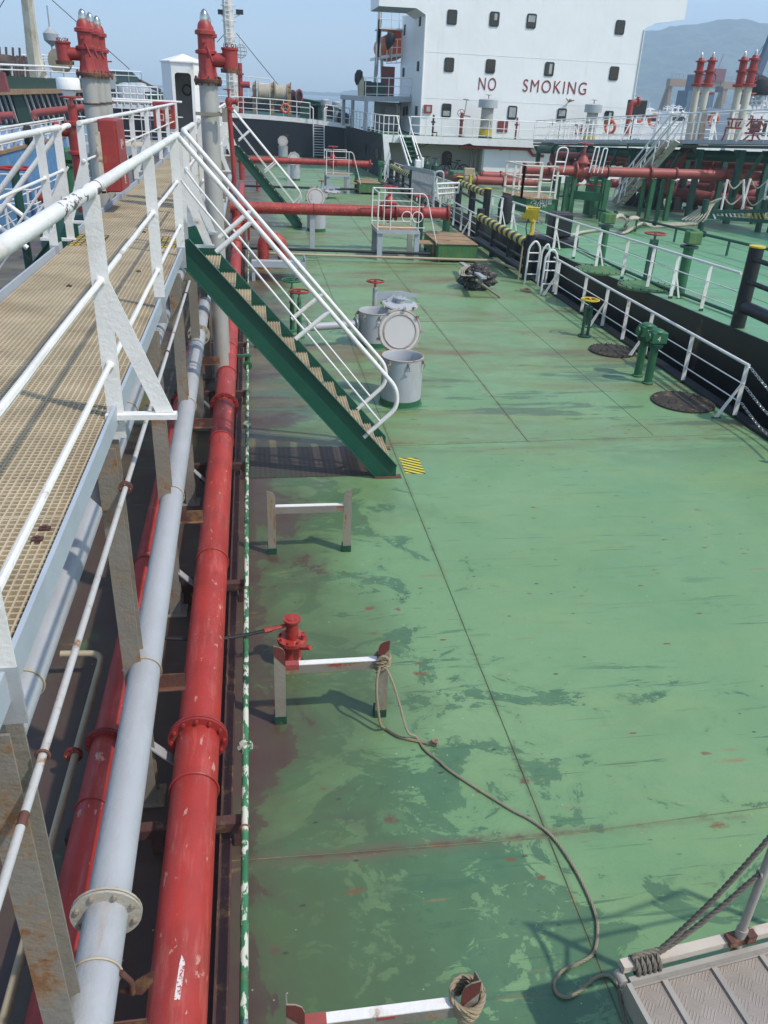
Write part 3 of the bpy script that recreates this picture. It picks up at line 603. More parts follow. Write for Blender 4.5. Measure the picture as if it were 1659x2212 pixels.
gpipe = pipe('thin_green_pipe', 'thin green pipe with flaking white paint lying along the big red pipe', yl(-.19, .33, -3, 30, n=60), .027, M['green_pipe'], [(-.19, 5.1, .33), (-.195, 12.4, .33)], [(-.19, y, .33) for y in (4.26, 7.5, 10.8, 14)], 2.4, 5, M['rust'], M['green_pipe'])
for i, y in enumerate((1.2, 4.42, 7.78, 11.05, 14.29, 17.5, 20.8, 24.0)):
    t = T('pipe_support', ['brown channel bracket under the red pipe below the camera', 'brown channel bracket under the red pipe by the near scratch-marked clamp', 'brown channel bracket under the red pipe behind the red pump', 'brown channel bracket under the red pipe beside the perforated plate', 'brown channel bracket under the red pipe left of the middle of the stairs'][i] if i < 5 else 'brown channel bracket under the red pipe behind the near stairs', 'bracket', (-.5, y, 0), 'brackets carrying the red pipe')
    mb = MB(); mb.bb(-1.5, -.20, y-.04, y+.04, .245, .257); mb.bb(-1.5, -.20, y-.05, y-.042, .17, .257); mb.build('cross_bar', M['brown'], t)
    for x in (-.24, -.85, -1.45): mb = MB(); mb.bb(x-.04, x+.04, y-.039, y+.05, .001, .244); mb.build('leg', M['brown'], t)
# ================================================================ H frames, red pump
PK = PY('K', 350, 930, 6.62).z/.868
def hframe(y, x0, x1, lab, top, rustm, wrap=0):
    t = T('h_frame', lab, 'steel frame', ((x0+x1)/2, y, 0), 'low H-shaped steel frames on the deck')
    for x, s in ((x0, 1), (x1, -1)):
        mb = MB(); h = .89
        # angle-bar post: one face towards the camera, one along the ship; the top corner cut round
        pts = [(x, y, .004), (x+s*.1, y, .004), (x+s*.1, y, h-.09), (x+s*.085, y, h-.04), (x+s*.05, y, h-.012), (x, y, h)]
        mb.prism(pts, (0, .009, 0)); mb.prism([(x, y+.009, .004), (x, y+.1, .004), (x, y+.1, h-.06), (x, y+.009, h)], (s*.009, 0, 0))
        mb.mat(1); mb.bb(min(x-s*.006, x+s*.106), max(x-s*.006, x+s*.106), y-.004, y+.104, .002, .09); mb.mat(0)
        if top:
            mb.mat(2); mb.prism([(x+s*.002, y-.003, h-.10), (x+s*.1, y-.003, h-.22), (x+s*.1, y-.003, h-.09), (x+s*.085, y-.003, h-.038), (x+s*.05, y-.003, h-.010), (x, y-.003, h+.002)], (0, .003, 0)); mb.mat(0)
        mb.build('post', [M['frame'], M['green_dark'], M['rust'] if rustm else M['post_red']], t)
    mb = MB(); xa, xb = x0+.101, x1-.101
    mb.bb(xa, xb, y+.005, y+.012, .575, .665); mb.mat(1); mb.bb(xa, xb, y+.005, y+.065, .666, .674)
    if top: mb.mat(2); mb.bb(xa, xa+.12, y+.002, y+.067, .62, .677); mb.bb(xa+.40, xa+.5, y+.002, y+.012, .64, .662)
    mb.build('cross_bar', [M['leg'], M['white'], M['redB']], t)
    return t
hframe(8.78, .07, 1.11, 'rusty-topped H frame on the deck nearest the stairs, with nothing tied to it', False, True)
hframe(5.70, .07, 1.10, 'H frame with a rope tied round its right post, beside the red pump', True, False)
p = PZ('L', 1290, 1410, .89); yn = p.y; hframe(yn, PZ('L', 215, 1500, .89).x, p.x+.10, 'H frame at the bottom of the picture, a rope coiled round its right post', True, False); X3 = p.x
PX_, PY_ = .27, 6.62
_n0 = len(COL.objects)
t = T('deck_pump', 'bright red pump standing on the deck behind the roped H frame', 'pump', (PX_, PY_, 0))
mb = MB(); mb.lathe([(.10, .06), (.095, .08), (.095, .42)], (PX_, PY_, 0), n=20); mb.build('base', M['red'], t)
mb = MB(); mb.lathe([(.115, 0), (.115, .02), (.10, .07)], (PX_, PY_, .002), n=20); mb.build('foot', M['green_dark'], t)
mb = MB(); mb.lathe([(.15, .42), (.15, .45)], (PX_, PY_, 0)); mb.lathe([(.15, .456), (.15, .485)], (PX_, PY_, 0)); f = mb.build('flange', M['red'], t)
bolts(None, (PX_, PY_, .453), (0, 0, 1), .125, .03, 8, .014, f, M['red_dark'])
mb = MB(); mb.lathe([(.06, .485), (.062, .82), (.088, .83), (.088, .86), (.05, .862), (.05, .875)], (PX_, PY_, 0), n=20); mb.build('column', M['red'], t)
mb = MB(); mb.cyl((PX_+.11, PY_-.04, .48), (PX_+.11, PY_-.04, .58), .025); mb.bar((PX_+.08, PY_-.12, .42), (PX_+.17, PY_-.17, .47), .05, .05); mb.build('fitting', M['red'], t)
mb = MB(); mb.tube(fillet([(PX_-.04, PY_, .74), (PX_-.17, PY_-.03, .72), (PX_-.22, PY_-.03, .70)], .05), .026, 10); mb.lathe([(.038, 0), (.038, .07)], (PX_-.27, PY_-.035, .69), (1, .1, .2), 6); mb.build('nozzle', M['red'], t)
mb = MB(); mb.tube(smoothpts([(PX_-.26, PY_-.035, .69), (PX_-.5, PY_-.06, .645), (PX_-.75, PY_-.08, .63), (PX_-1.0, PY_-.05, .62), (PX_-1.25, PY_, .60)], 6), .024, 10)
tag(mb.build('hose', paint('black_hose', (.02, .018, .018), .5, .3, .05, 6, chips=(.28, .1, .1), chip=.3, bump=.3)), 'black hose from the red pump across the big red pipe', 'hose')
for o_ in list(COL.objects)[_n0:]:            # the pump is lower than a railing: bring its parts to size
    if o_.type == 'MESH':
        for v_ in o_.data.vertices: v_.co.z *= PK
# ropes on deck
def P0(k, *pts, z=.018): return [PZ(k, a, b, z) for a, b in pts]
rp = [V3((1.03, 5.67, .60)), V3((1.06, 5.6, .5))]+[PY('K', 960, 1300, 5.55), PY('K', 985, 1400, 5.45)]
rp = [V3((1.07, 5.66, .62)), V3((1.13, 5.56, .50)), V3((1.19, 5.46, .3)), V3((1.245, 5.36, .12))]+P0('K', (1060, 1590), (1105, 1655), (1180, 1715), (1270, 1790))[0:]
rp += P0('M', (60, 362), (180, 425), (315, 525), (430, 680), (520, 840), (590, 1010), (605, 1130), (580, 1255), (490, 1318), (385, 1368), (338, 1440), (352, 1505), (420, 1530), (500, 1485), (600, 1405), (680, 1400), (745, 1480), (800, 1590), (850, 1700))
mb = MB(); rope(mb, rp, .0115)
tag(mb.build('rope', M['rope_tan']), 'long thin rope snaking over the deck from the H frame to the gangway', 'rope')
mb = MB(); rope(mb, [V3((1.01, 5.655, .64)), V3((.98, 5.60, .5)), V3((.99, 5.57, .3)), V3((1.02, 5.5, .1))]+P0('K', (890, 1542), (965, 1585), (1080, 1612), (1165, 1632)), .0135)
e = PZ('K', 1165, 1630, .03); rope(mb, [e+V3((.0, 0, 0)), e+V3((.03, .03, .01)), e+V3((.0, .05, .02)), e+V3((-.03, .02, .03)), e+V3((.02, -.01, .03))], .014)
for z in (.60, .635, .67):
    rope(mb, [V3((1.045+.075*math.cos(a), 5.74+.085*math.sin(a), z+.02*math.sin(a*1.5))) for a in [i*math.pi/5 for i in range(11)]], .014)
rope(mb, [V3((.985, 5.665, .56)), V3((1.04, 5.65, .62)), V3((1.09, 5.655, .70)), V3((1.04, 5.66, .75)), V3((.985, 5.67, .70))], .014)
tag(mb.build('rope', M['rope']), 'rope knotted round the right post of the H frame, its short end on the deck', 'rope')
mb = MB()
for k in range(5):
    rope(mb, [V3((X3+.05+(.075+.004*k)*math.cos(a), yn+.05+(.075+.004*k)*math.sin(a), .60+.028*k+.012*math.sin(a))) for a in [i*math.pi/6 for i in range(13)]], .0165)
tag(mb.build('rope_coil', M['rope']), 'beige rope coiled tightly round the post of the nearest H frame', 'rope')
# ================================================================ gangway at the lower right
GZ = .60
ga = PZ('M', 800, 1490, GZ); gb = PZ('M', 1659, 1268, GZ); gd = (gb-ga); gd.z = 0; gd.normalize(); gn = V3((gd.y, -gd.x, 0))
t = T('gangway', 'dusty aluminium boarding gangway with checker plate and rope handrails at the lower right', 'gangway', ga)
n = NT('checker_plate'); mp = n.map((1, 1, 1)); ang = math.atan2(gd.y, gd.x)
mpn = n.n.new('ShaderNodeMapping'); mpn.inputs['Rotation'].default_value = (0, 0, -ang+.785); mpn.inputs['Scale'].default_value = (13, 13, 1); n.link(n.tc, mpn.inputs[0])
chk = n.n.new('ShaderNodeTexChecker'); chk.inputs['Scale'].default_value = 1; n.link(mpn.outputs[0], chk.inputs['Vector'])
wv = n.n.new('ShaderNodeTexWave'); wv.inputs['Scale'].default_value = 1.35; wv.bands_direction = 'X'; n.link(mpn.outputs[0], wv.inputs['Vector'])
wv2 = n.n.new('ShaderNodeTexWave'); wv2.inputs['Scale'].default_value = 1.35; wv2.bands_direction = 'Y'; n.link(mpn.outputs[0], wv2.inputs['Vector'])
bars = n.math('ADD', n.math('MULTIPLY', n.ramp(wv.outputs['Fac'], .55, .9), chk.outputs['Fac']), n.math('MULTIPLY', n.ramp(wv2.outputs['Fac'], .55, .9), n.math('SUBTRACT', 1., chk.outputs['Fac'])))
c = n.mix(n.ramp(n.noise(2.5, 7, .65), .35, .7), (.335, .285, .24), (.24, .195, .155)); c = n.mix(n.math('MULTIPLY', bars, .22), c, (.44, .41, .38)); n.bump(bars, .7, .004); n.out(c, .5, .15)
W8 = .78
mb = MB(); mb.prism([ga, ga+gd*4.0, ga+gd*4.0+gn*W8, ga+gn*W8], (0, 0, -.006)); mb.build('checker_plate', n.m, t)
mb = MB()
for k in range(9):
    p = ga+gd*(.235+.34*k); mb.bar(p+V3((0, 0, .009))+gn*.0, p+gn*W8+V3((0, 0, .009)), .035, .018)
mb.build('foot_batten', M['alu_edge'], t)
for off in (-.02, W8+.02):
    mb = MB(); mb.bar(ga+gn*off+V3((0, 0, -.07)), ga+gd*4+gn*off+V3((0, 0, -.07)), .035, .16); mb.bar(ga+gn*off+V3((0, 0, .05)), ga+gd*4+gn*off+V3((0, 0, .05)), .03, .05); mb.build('side_beam', M['alu_edge'], t)
mb = MB(); mb.bar(ga-gn*.09+V3((0, 0, .10))-gd*.02, ga+gd*4-gn*.09+V3((0, 0, .10)), .06, .05); mb.build('top_chord', paint('cream_chord', (.50, .43, .35), .6, .1, .4, 4, bump=.3), t)
mb = MB(); mb.bar(ga-gd*.02, ga-gd*.02+gn*W8, .03, .16); mb.cyl(ga-gd*.03+gn*(-.1)+V3((0, 0, .04)), ga-gd*.03+gn*(-.02)+V3((0, 0, .04)), .03); mb.build('end_beam', M['alu_edge'], t)
for k in (0.05, 1.3): mb = MB(); mb.bar(ga+gd*k+gn*.1+V3((0, 0, -.1)), V3(((ga+gd*k+gn*.1).x, (ga+gd*k+gn*.1).y, 0.01)), .05, .05); mb.bar(ga+gd*k+gn*.7+V3((0, 0, -.1)), V3(((ga+gd*k+gn*.7).x, (ga+gd*k+gn*.7).y, 0.01)), .05, .05); mb.build('leg', M['alu_edge'], t)
pb = ga+gd*.77-gn*.07; pb.z = GZ+.13
pt = pb+V3((-.01, .0, .98))
mb = MB(); mb.cyl(pb-V3((0, 0, .18)), pt, .025, 14); mb.cyl(pb+V3((0, 0, -.06)), pb+V3((0, 0, .09)), .034); mb.torus(pt+V3((0, 0, .03)), .03, .008, (0, 1, .2), 14, 6); mb.torus(pb+V3((-.03, 0, .58)), .022, .006, (1, 0, 0), 12, 6); st = mb.build('stanchion', M['alu_edge'], t)
mb = MB(); mb.box(pb+V3((0, 0, 0)), (.17, .07, .05), ang); mb.box(pb+V3((.05, -.02, .03)), (.06, .05, .07), ang); mb.build('clamp', M['rust'], st)
p2 = pb+gd*1.25
mb = MB(); mb.cyl(p2-V3((0, 0, .18)), p2+V3((-.01, 0, .98)), .025, 14); mb.build('stanchion', M['alu_edge'], t)
mb = MB(); ro = ga+gd*.20-gn*.1+V3((0, 0, .13))
rope(mb, [pt+V3((0, 0, .01)), (pt*.6+ro*.4)+V3((-.0, 0, -.07)), (pt*.25+ro*.75)+V3((0, 0, -.06)), ro, ro-gd*.1+V3((0, 0, -.03)), ro-gd*.14+V3((0, 0, .02)), ro+gd*.02+V3((0, 0, .03))], .0165)
m5 = pb+V3((-.03, 0, .58))
rope(mb, [p2+V3((0, 0, .55)), m5+gd*.35+V3((0, 0, -.0)), m5], .0135)
rope(mb, [m5, (m5*.55+ro*.45)+V3((0, 0, -.06)), (m5*.2+ro*.8)+V3((0, 0, -.05)), ro+V3((.02, 0, 0))], .0165)
rope(mb, [pt, pt+gd*.45+V3((0, 0, -.14)), pt+gd*.8+V3((0, 0, -.1)), p2+V3((0, 0, .98))], .0165)
for k in range(5):
    a0 = ga+gd*(.05+.035*k)-gn*.08+V3((0, 0, .09)); rope(mb, [a0+V3((0, .05*math.cos(a), .055*math.sin(a)))+gd*a*.006 for a in [i*math.pi/4 for i in range(9)]], .015)
rope(mb, [ga+gd*.2-gn*.1+V3((0, 0, .15)), ga+gd*.06-gn*.12+V3((0, 0, .06)), ga-gd*.03-gn*.05+V3((0, 0, -.02)), ga-gd*.05+gn*.05+V3((0, 0, -.1)), ga-gd*.02+gn*.2+V3((0, 0, -.25))], .014)
tag(mb.build('rope_handrail', M['rope_grey']), 'worn grey rope handrails lashed to the end of the gangway', 'rope')
# ================================================================ tank hatches
def wheel(mb, c, r, ax=(0, 0, 1), k=4, rt_=None):
    mb.torus(c, r, rt_ or r*.085, ax, 24, 6); ax = V3(ax).normalized(); x = ax.orthogonal().normalized(); y = ax.cross(x)
    for i in range(k): a = 2*math.pi*i/k+.4; mb.tube([V3(c)-ax*r*.12, V3(c)+(x*math.cos(a)+y*math.sin(a))*r], r*.06, 5)
    mb.cyl(V3(c)-ax*r*.25, V3(c)+ax*r*.1, r*.17, 8)
def coaming(x, y, h, r, lab, lid=True, tilt=0., name='tank_hatch'):
    t = T(name, lab, 'hatch', (x, y, 0), 'round tank hatches')
    mb = MB(); mb.lathe([(r, .13), (r, h), (r-.018, h+.004), (r-.03, h-.02), (r-.03, h-.5)], (x, y, 0), n=36, caps=False); mb.add([V3((x+(r-.03)*math.cos(a), y+(r-.03)*math.sin(a), h-.5)) for a in [i*math.pi/12 for i in range(24)]], [tuple(range(24))]); mb.build('coaming', M['coaming'], t)
    mb = MB(); mb.lathe([(r+.035, .001), (r+.004, .02), (r+.004, .13)], (x, y, 0), n=36, caps=False); mb.build('base_band', M['green'], t)
    mb = MB(); mb.torus((x, y, h), r, .013, n=36, k=6); mb.build('rim', M['lid_rim'], t)
    for i in range(7):
        a = i*2*math.pi/7+.35; d = V3((math.cos(a), math.sin(a), 0)); mb = MB(); p = V3((x, y, h-.06))+d*(r+.02)
        mb.box(p, (.05, .035, .07), a); mb.tube([p+d*.02, p+d*.05+V3((0, 0, -.03)), p+d*.03+V3((0, 0, -.11))], .011, 6); mb.tube([p+d*.04+V3((0, 0, -.1))+d.cross(V3((0, 0, 1)))*.05, p+d*.04+V3((0, 0, -.1))-d.cross(V3((0, 0, 1)))*.05], .008, 5); mb.build('dog_bolt', M['bolt'], t)
    if lid:
        c = V3((x-.0, y+r+.08, h-.05+r)); ax = V3((.05, -1, tilt)).normalized()
        mb = MB(); mb.lathe([(r+.02, 0), (r+.02, .028), (r-.06, .03)], c, ax, 36); mb.lathe([(r+.028, -.05), (r+.028, 0), (.05, .0)], c, ax, 36); l = mb.build('lid', M['lid'], t)
        mb = MB(); mb.torus(c+ax*.02, r+.012, .020, ax, 40, 6); mb.torus(c+ax*.035, r-.075, .013, ax, 40, 6); mb.lathe([(r+.01, .0), (r-.07, .045)], c, ax, 40, caps=False); mb.build('lid_rim', M['lid_rim'], l)
        for i in range(9):
            a = i*2*math.pi/9; d = (V3((1, 0, 0))*math.cos(a)+V3((0, 0, 1))*math.sin(a)); mb = MB(); mb.box(c+d*(r+.045), (.05, .05, .05)); mb.tube([c+d*(r+.03), c+d*(r+.085)], .012, 6); mb.build('lug', M['lid_rim'], l)
        mb = MB(); mb.tube([c-V3((.08, .02, r)), V3((x-.08, y+r, h))], .02, 6); mb.tube([c-V3((-.08, .02, r)), V3((x+.08, y+r, h))], .02, 6)
        for k in range(5): mb.torus((x-.1+.05*k, y+r+.03, h+.03), .03, .008, (1, 0, 0), 12, 5)
        mb.build('hinge', M['lid_rim'], t)
    else:      # lid swung aside on a post
        px, py = x+.05, y+r+.12
        mb = MB(); mb.cyl((px, py, .02), (px, py, h+.42), .055); mb.build('davit_post', M['coaming'], t)
        mb = MB(); mb.cyl((px, py, h+.4), (px, py, h+.56), .03); wheel(mb, (px, py, h+.56), .2); mb.build('handwheel', M['red2'], t)
        mb = MB(); mb.prism([(px+.06, py, h+.12), (px+.06, py, h+.3), (px+.6, py, h+.34), (px+1.02, py, h+.26), (px+1.02, py, h+.20), (px+.5, py, h+.2)], (0, .02, 0)); mb.build('davit_arm', M['grey_white'], t)
        c = V3((px+.58, py-.12, h+.03)); mb = MB(); mb.lathe([(.40, 0), (.42, .03), (.40, .06), (.05, .075)], c, (.05, -.12, 1), 32); mb.build('lid', M['coaming'], t)
        mb = MB(); mb.torus(c+V3((0, 0, .03)), .41, .022, (.05, -.12, 1), 32, 6)
        for i in range(7): a = i*.9; mb.box(c+V3((.44*math.cos(a), .44*math.sin(a), .02)), (.06, .05, .06), a)
        mb.build('lid_rim', M['lid_rim'], t)
        mb = MB(); mb.lathe([(.11, .06), (.11, .15), (.14, .16), (.14, .19)], c, n=20); mb.torus(c+V3((0, 0, .24)), .08, .011, (0, 1, .1), 14, 5); mb.bar(c+V3((-.3, 0, .09)), c+V3((-.12, .1, .2)), .02, .1); mb.bar(c+V3((.3, 0, .07)), c+V3((.12, 0, .1)), .02, .06); mb.build('vent_cap', M['coaming'], t)
    return t
coaming(2.68, 14.3, .92, .385, 'open round hatch nearest the camera, its lid upright, just right of the near stairs', tilt=.16)
coaming(2.72, 18.25, .80, .385, 'round hatch behind the nearest one, its lid swung aside under a red wheel', False)
coaming(2.62, 35.35, .95, .385, 'round hatch with upright lid right behind the near red cross pipe', tilt=.1)
coaming(3.75, 46.9, .3, .385, 'low round hatch with its lid swung aside beyond the near cross pipe', False)
coaming(2.74, 56.6, .95, .37, 'round hatch with upright lid behind the far red cross pipe', tilt=.08)
coaming(2.72, 75.5, .95, .40, 'farthest round hatch, upright lid against the dark bulkhead', tilt=.05)
# white pipe to the second hatch
mb = MB(); a = PZ('G', 680, 1050, .55); mb.tube([(1.15, 17.9, .5), (2.33, 18.2, .5)], .09, 16); mb.lathe([(.16, 0), (.16, .03)], (2.25, 18.18, .5), (1, .25, 0)); tag(mb.build('vapour_pipe', M['grey_pipe']), 'pale grey pipe running sideways into the hatch with the red wheel', 'pipe')
def valve_post(x, y, h, r, lab, wm, pm='green', grp='valve wheels on posts', base=True):
    t = T('valve_stand', lab, 'valve wheel', (x, y, 0), grp)
    mb = MB(); mb.lathe([(.13, .002), (.13, .03), (.06, .05), (.055, h*.55), (.075, h*.57), (.05, h*.62), (.045, h*.85), (.02, h*.88), (.018, h)], (x, y, 0), n=14); mb.build('post', M[pm], t)
    mb = MB(); wheel(mb, (x, y, h), r); mb.build('handwheel', M[wm], t); return t
p = PZ('G', 745, 1130); valve_post(p.x-.12, p.y+.55, 1.22, .24, 'green valve wheel on a post behind the near stairs', 'green')
valve_post(p.x+.02, p.y, 1.08, .23, 'red valve wheel on a post behind the near stairs, below the green one', 'red2')
p = PB
# ================================================================ cross pipes, platforms, spill boxes
def valve(t, c, ax, r, wz, wr, mat=None):
    mat = mat or M['red2']; ax = V3(ax); c = V3(c)
    mb = MB(); mb.lathe([(r*1.62, -r*1.45), (r*1.62, -r*1.2), (r*1.1, -r*1.15), (r*1.1, -r*.7), (r*1.25, 0), (r*1.1, r*.7), (r*1.1, r*1.15), (r*1.62, r*1.2), (r*1.62, r*1.45)], c, ax, 24)
    mb.lathe([(r*.95, 0), (r*1.0, r*1.3), (r*1.35, r*1.35), (r*1.35, r*1.6), (r*1.05, r*1.7), (r*.75, r*2.4), (r*.3, r*2.8), (r*.22, wz*.9)], c, (0, 0, 1), 18); mb.lathe([(r*.3, -r*1.9), (r*.8, -r*1.2), (r*.9, 0)], c, (0, 0, 1), 14); v = mb.build('gate_valve', mat, t)
    mb = MB(); wheel(mb, c+V3((0, 0, wz)), wr); mb.build('handwheel', mat, v)
def cross(y, z, r, x1, lab, vx, elbow):
    pts = fillet([(XR, y-.9, .5), (XR, y, .5), (XR, y, z), (XR+.1, y, z)], .25, 6) if False else []
    t = T('cross_pipe', lab, 'pipe', (XR, y, 0), 'red cargo pipes crossing the deck')
    mb = MB(); mb.tube([(-.8+(x1+.8)*i/20, y, z) for i in range(21)], r, 20); mb.build('tube', M['red'], t)
    mb = MB(); mb.tube([(XR, y, .45), (XR, y, z)], r*.95, 18); mb.torus((XR, y, z*.7), r, .02, (0, 0, 1), 20, 6); mb.build('riser', M['red'], t)
    valve(t, (vx, y, z), (1, 0, 0), r, .86, .28)
    for x in (x1-.02, x1-1.0):
        mb = MB(); flange(mb, (x, y, z), (1, 0, 0), r*1.5, .03, 0, 0); f = mb.build('flange', M['red2'], t); bolts(None, (x, y, z), (1, 0, 0), r*1.28, .03, 10, .02, f, M['red_dark'])
    mb = MB(); mb.lathe([(.01, -.16), (.05, -.12), (.05, -.03)], (x1, y, z), (-1, 0, 0), 10); mb.build('drain_cock', M['bolt'], t)
    mb = MB(); mb.torus((2.2, y, z), r+.006, .016, (1, 0, 0), 20, 6); mb.build('clamp', M['red_dark'], t)
    for x, mt in ((2.15, 'coaming'), (6.15, 'green_dark')): mb = MB(); mb.bb(x-.09, x+.09, y-.08, y+.08, .001, z-r*.9); mb.build('support_post', M[mt], t)
    return t
cross(31.0, 1.39, .20, 7.22, 'near red pipe crossing the deck behind the stairs', 4.97, 1)
cross(51.0, 1.55, .165, 6.95, 'far red pipe crossing the deck', 4.72, 1)
t = T('drain_pipe', 'red bent pipe rising under the near stairs and ending in a rounded elbow', 'pipe', (-.2, 28.5, 0))
mb = MB(); mb.tube(fillet([(XR, 27.5, .5), (XR, 28.4, 1.35), (.25, 28.4, 1.2), (.55, 28.4, .45)], .35, 8), .17, 18); mb.lathe([(.25, -.04), (.25, .04)], (-.15, 28.4, 1.28), (1, 0, -.15)); mb.build('elbow', M['red'], t)
mb = MB(); mb.tube(fillet([(.3, 27.2, .0), (.3, 27.2, .95), (.85, 27.2, .95), (.95, 27.2, .3)], .3, 8), .18, 18); mb.build('bend', M['red'], t)
mb = MB(); wheel(mb, (-.15, 27.6, 1.42), .28); mb.cyl((-.15, 27.6, .8), (-.15, 27.6, 1.42), .04); mb.build('handwheel', M['red2'], t)
for (k, a, b_, lab) in (('G', 530, 630, 'small red deck hydrant behind the near stairs'), ('e', 360, 1140, 'small red deck hydrant left of the far stairs')):
    p = PZ(k, a, b_); t = T('hydrant', lab, 'hydrant', p, 'small red hydrants'); h = .55
    mb = MB(); mb.lathe([(.12, .0), (.12, .03), (.08, .05), (.075, h*.8), (.11, h*.82), (.11, h*.9), (.06, h*.92), (.05, h)], p, n=14); mb.build('body', M['red'], t); mb = MB(); mb.cyl(p+V3((0, 0, h*.45)), p+V3((-.22, 0, h*.45)), .045); mb.build('outlet', M['red2'], t)
# grey bench-like tray stand behind the near stairs
t = T('drip_tray', 'pale grey drip tray on legs behind the near stairs', 'tray', (.9, 25.3, 0)); y = 25.1
A_, B_ = PY('G', 462, 690, y), PY('G', 790, 700, y)
mb = MB(); mb.bb(A_.x, B_.x, y, y+1.0, A_.z-.05, A_.z-.03); mb.bb(A_.x, B_.x, y-.02, y, A_.z-.08, A_.z+.1); mb.bb(B_.x-.02, B_.x, y, y+1.0, A_.z-.05, A_.z+.15); mb.build('tray', M['grey_white'], t)
for x in (A_.x+.05, B_.x-.06): mb = MB(); mb.bb(x-.05, x+.05, y+.05, y+.15, .001, A_.z-.06); mb.build('leg', M['grey_white'], t)
p = PZ('G', 492, 1190); t = T('sounding_pipe', 'short white pipe stub with green foot left of the near stairs', 'pipe', p); mb = MB(); mb.cyl(p+V3((0, 0, .06)), p+V3((0, 0, .95)), .035); mb.build('tube', M['white'], t); mb = MB(); mb.lathe([(.06, 0), (.05, .07)], p); mb.build('foot', M['green'], t)
p = PZ('G', 432, 1150, .33); t = T('green_valve', 'green valve with a flange at the bend of the thin green pipe', 'valve', p); mb = MB(); mb.lathe([(.09, -.02), (.09, .02)], (-.19, 15.6, .33), (0, 1, 0)); mb.lathe([(.05, 0), (.05, .14), (.08, .15), (.08, .18)], (-.19, 15.75, .33)); mb.bar((-.40, 15.7, .5), (-.15, 15.7, .5), .05, .04); mb.build('body', M['green'], t)
# deck line pipes crossing in front of the platform
mb = MB(); mb.tube([(-.4, 29.25, .28), (6.3, 29.0, .25)], .05, 10); tag(mb.build('deck_line', M['black']), 'thin black pipe low across the deck below the near platform', 'pipe')
mb = MB(); mb.tube([(.2, 28.65, .22), (3, 28.55, .2), (8.4, 28.2, .2), (8.75, 26.4, .2)], .045, 10); tag(mb.build('deck_line', M['beige_pipe']), 'thin cream pipe low across the deck in front of the black one', 'pipe')
mb = MB(); mb.tube([(-.4, 49.3, .3), (6, 49.3, .3)], .06, 10); tag(mb.build('deck_line', M['black']), 'thin black pipe low across the deck below the far platform', 'pipe')
def platform(y, x0, x1, lab, zt=1.0):
    t = T('valve_platform', lab, 'platform', ((x0+x1)/2, y, 0), 'small platforms over the cross pipes'); yb = y+1.5
    mb = MB(); mb.bb(x0, x1, y, yb, zt-.012, zt); mb.mat(1); mb.bb(x0-.03, x1+.03, y-.03, y, zt-.10, zt+.02); mb.bb(x0-.03, x0, y, yb, zt-.10, zt+.02); mb.bb(x1, x1+.03, y, yb, zt-.10, zt+.02); mb.build('deck_plate', [M['wood'], M['grey_white']], t)
    for x in (x0+.1, x1-.02):
        for yy in (y+.02, yb-.1): mb = MB(); mb.bb(x-.1, x+.08, yy, yy+.1, .001, zt-.02); mb.build('leg', M['grey'] if yy > y+.5 else M['grey_white'], t)
    mb = MB(); mb.bb(x1+.06, x1+.7, y+.3, y+1.1, zt*.52, zt*.55); mb.bb(x1+.6, x1+.66, y+.3, y+.4, .001, zt*.52); mb.build('step', M['wood'], t)
    for yy in (y-.01, yb+.01):
        for z in (1.24, .82, .12):
            mb = MB(); r_ = .021 if z > 1 else .014
            if yy < y: pts = [(x0-.02, yb if z > 1 else y, zt+z), (x0-.02, y, zt+z), (x1+.1-(0 if z > 1 else -.1*(1.2-z)), yy, zt+z)]
            else: pts = [(x0, yy, zt+z), (x1, yy, zt+z)]
            if z > 1 and yy < y: pts += [(x1+.22, yy, zt+z-.1), (x1+.68, yy, zt*.55)]
            mb.tube(fillet(pts, .12, 4), r_, 8); mb.build('handrail' if z > 1 else 'middle_rail', M['white'], t)
        for x in (x0-.02, (x0*.67+x1*.33)-.05, x1-.03): mb = MB(); mb.tube([(x, yy, zt), (x, yy, zt+1.24)], .017 if x > x0 else .026, 8); mb.build('post', M['white'], t)
    return t
platform(29.0, 4.3, 5.75, 'near small valve platform with white rails straddling the near red cross pipe')
platform(49.6, 4.25, 5.55, 'far small valve platform with white rails straddling the far red cross pipe')
def spill(x0, x1, y0, y1, lab):
    t = T('spill_box', lab, 'box', ((x0+x1)/2, y0, 0), 'green spill boxes under the pipe ends')
    mb = MB(); mb.bb(x0, x1, y0, y1, .10, .62); mb.build('tank', M['spill'], t, .01)
    mb = MB(); mb.bb(x0-.03, x1+.03, y0-.03, y1+.03, .622, .64)
    for f in (.33, .66): mb.bb(x0-.02, x1+.02, y0+(y1-y0)*f-.01, y0+(y1-y0)*f+.01, .641, .655)
    mb.torus(((x0+x1)/2-.2, y0+.7, .645), .07, .01); mb.build('cover', M['wood'], t)
    for x in (x0+.06, x1-.06):
        for y in (y0+.06, y1-.06): mb = MB(); mb.bb(x-.05, x+.05, y-.05, y+.05, .001, .10); mb.build('foot', M['brown'], t)
spill(6.45, 7.85, 28.75, 31.4, 'rust-streaked green box with brown lid under the end of the near cross pipe')
spill(6.15, 7.4, 49.6, 52, 'rust-streaked green box with brown lid under the end of the far cross pipe')
for y, x, lab, wz in ((33.4, 6.7, 'red valve wheel on a stand beyond the near cross pipe, by the green box', 1.7),):
    t = T('valve_stand', lab, 'valve wheel', (x, y, 0), 'valve wheels on posts'); mb = MB(); mb.lathe([(.2, 0), (.2, .05), (.09, .08), (.09, wz)], (x, y, 0)); mb.build('post', M['green_dark'], t); mb = MB(); wheel(mb, (x, y, wz), .34); mb.build('handwheel', M['red2'], t)
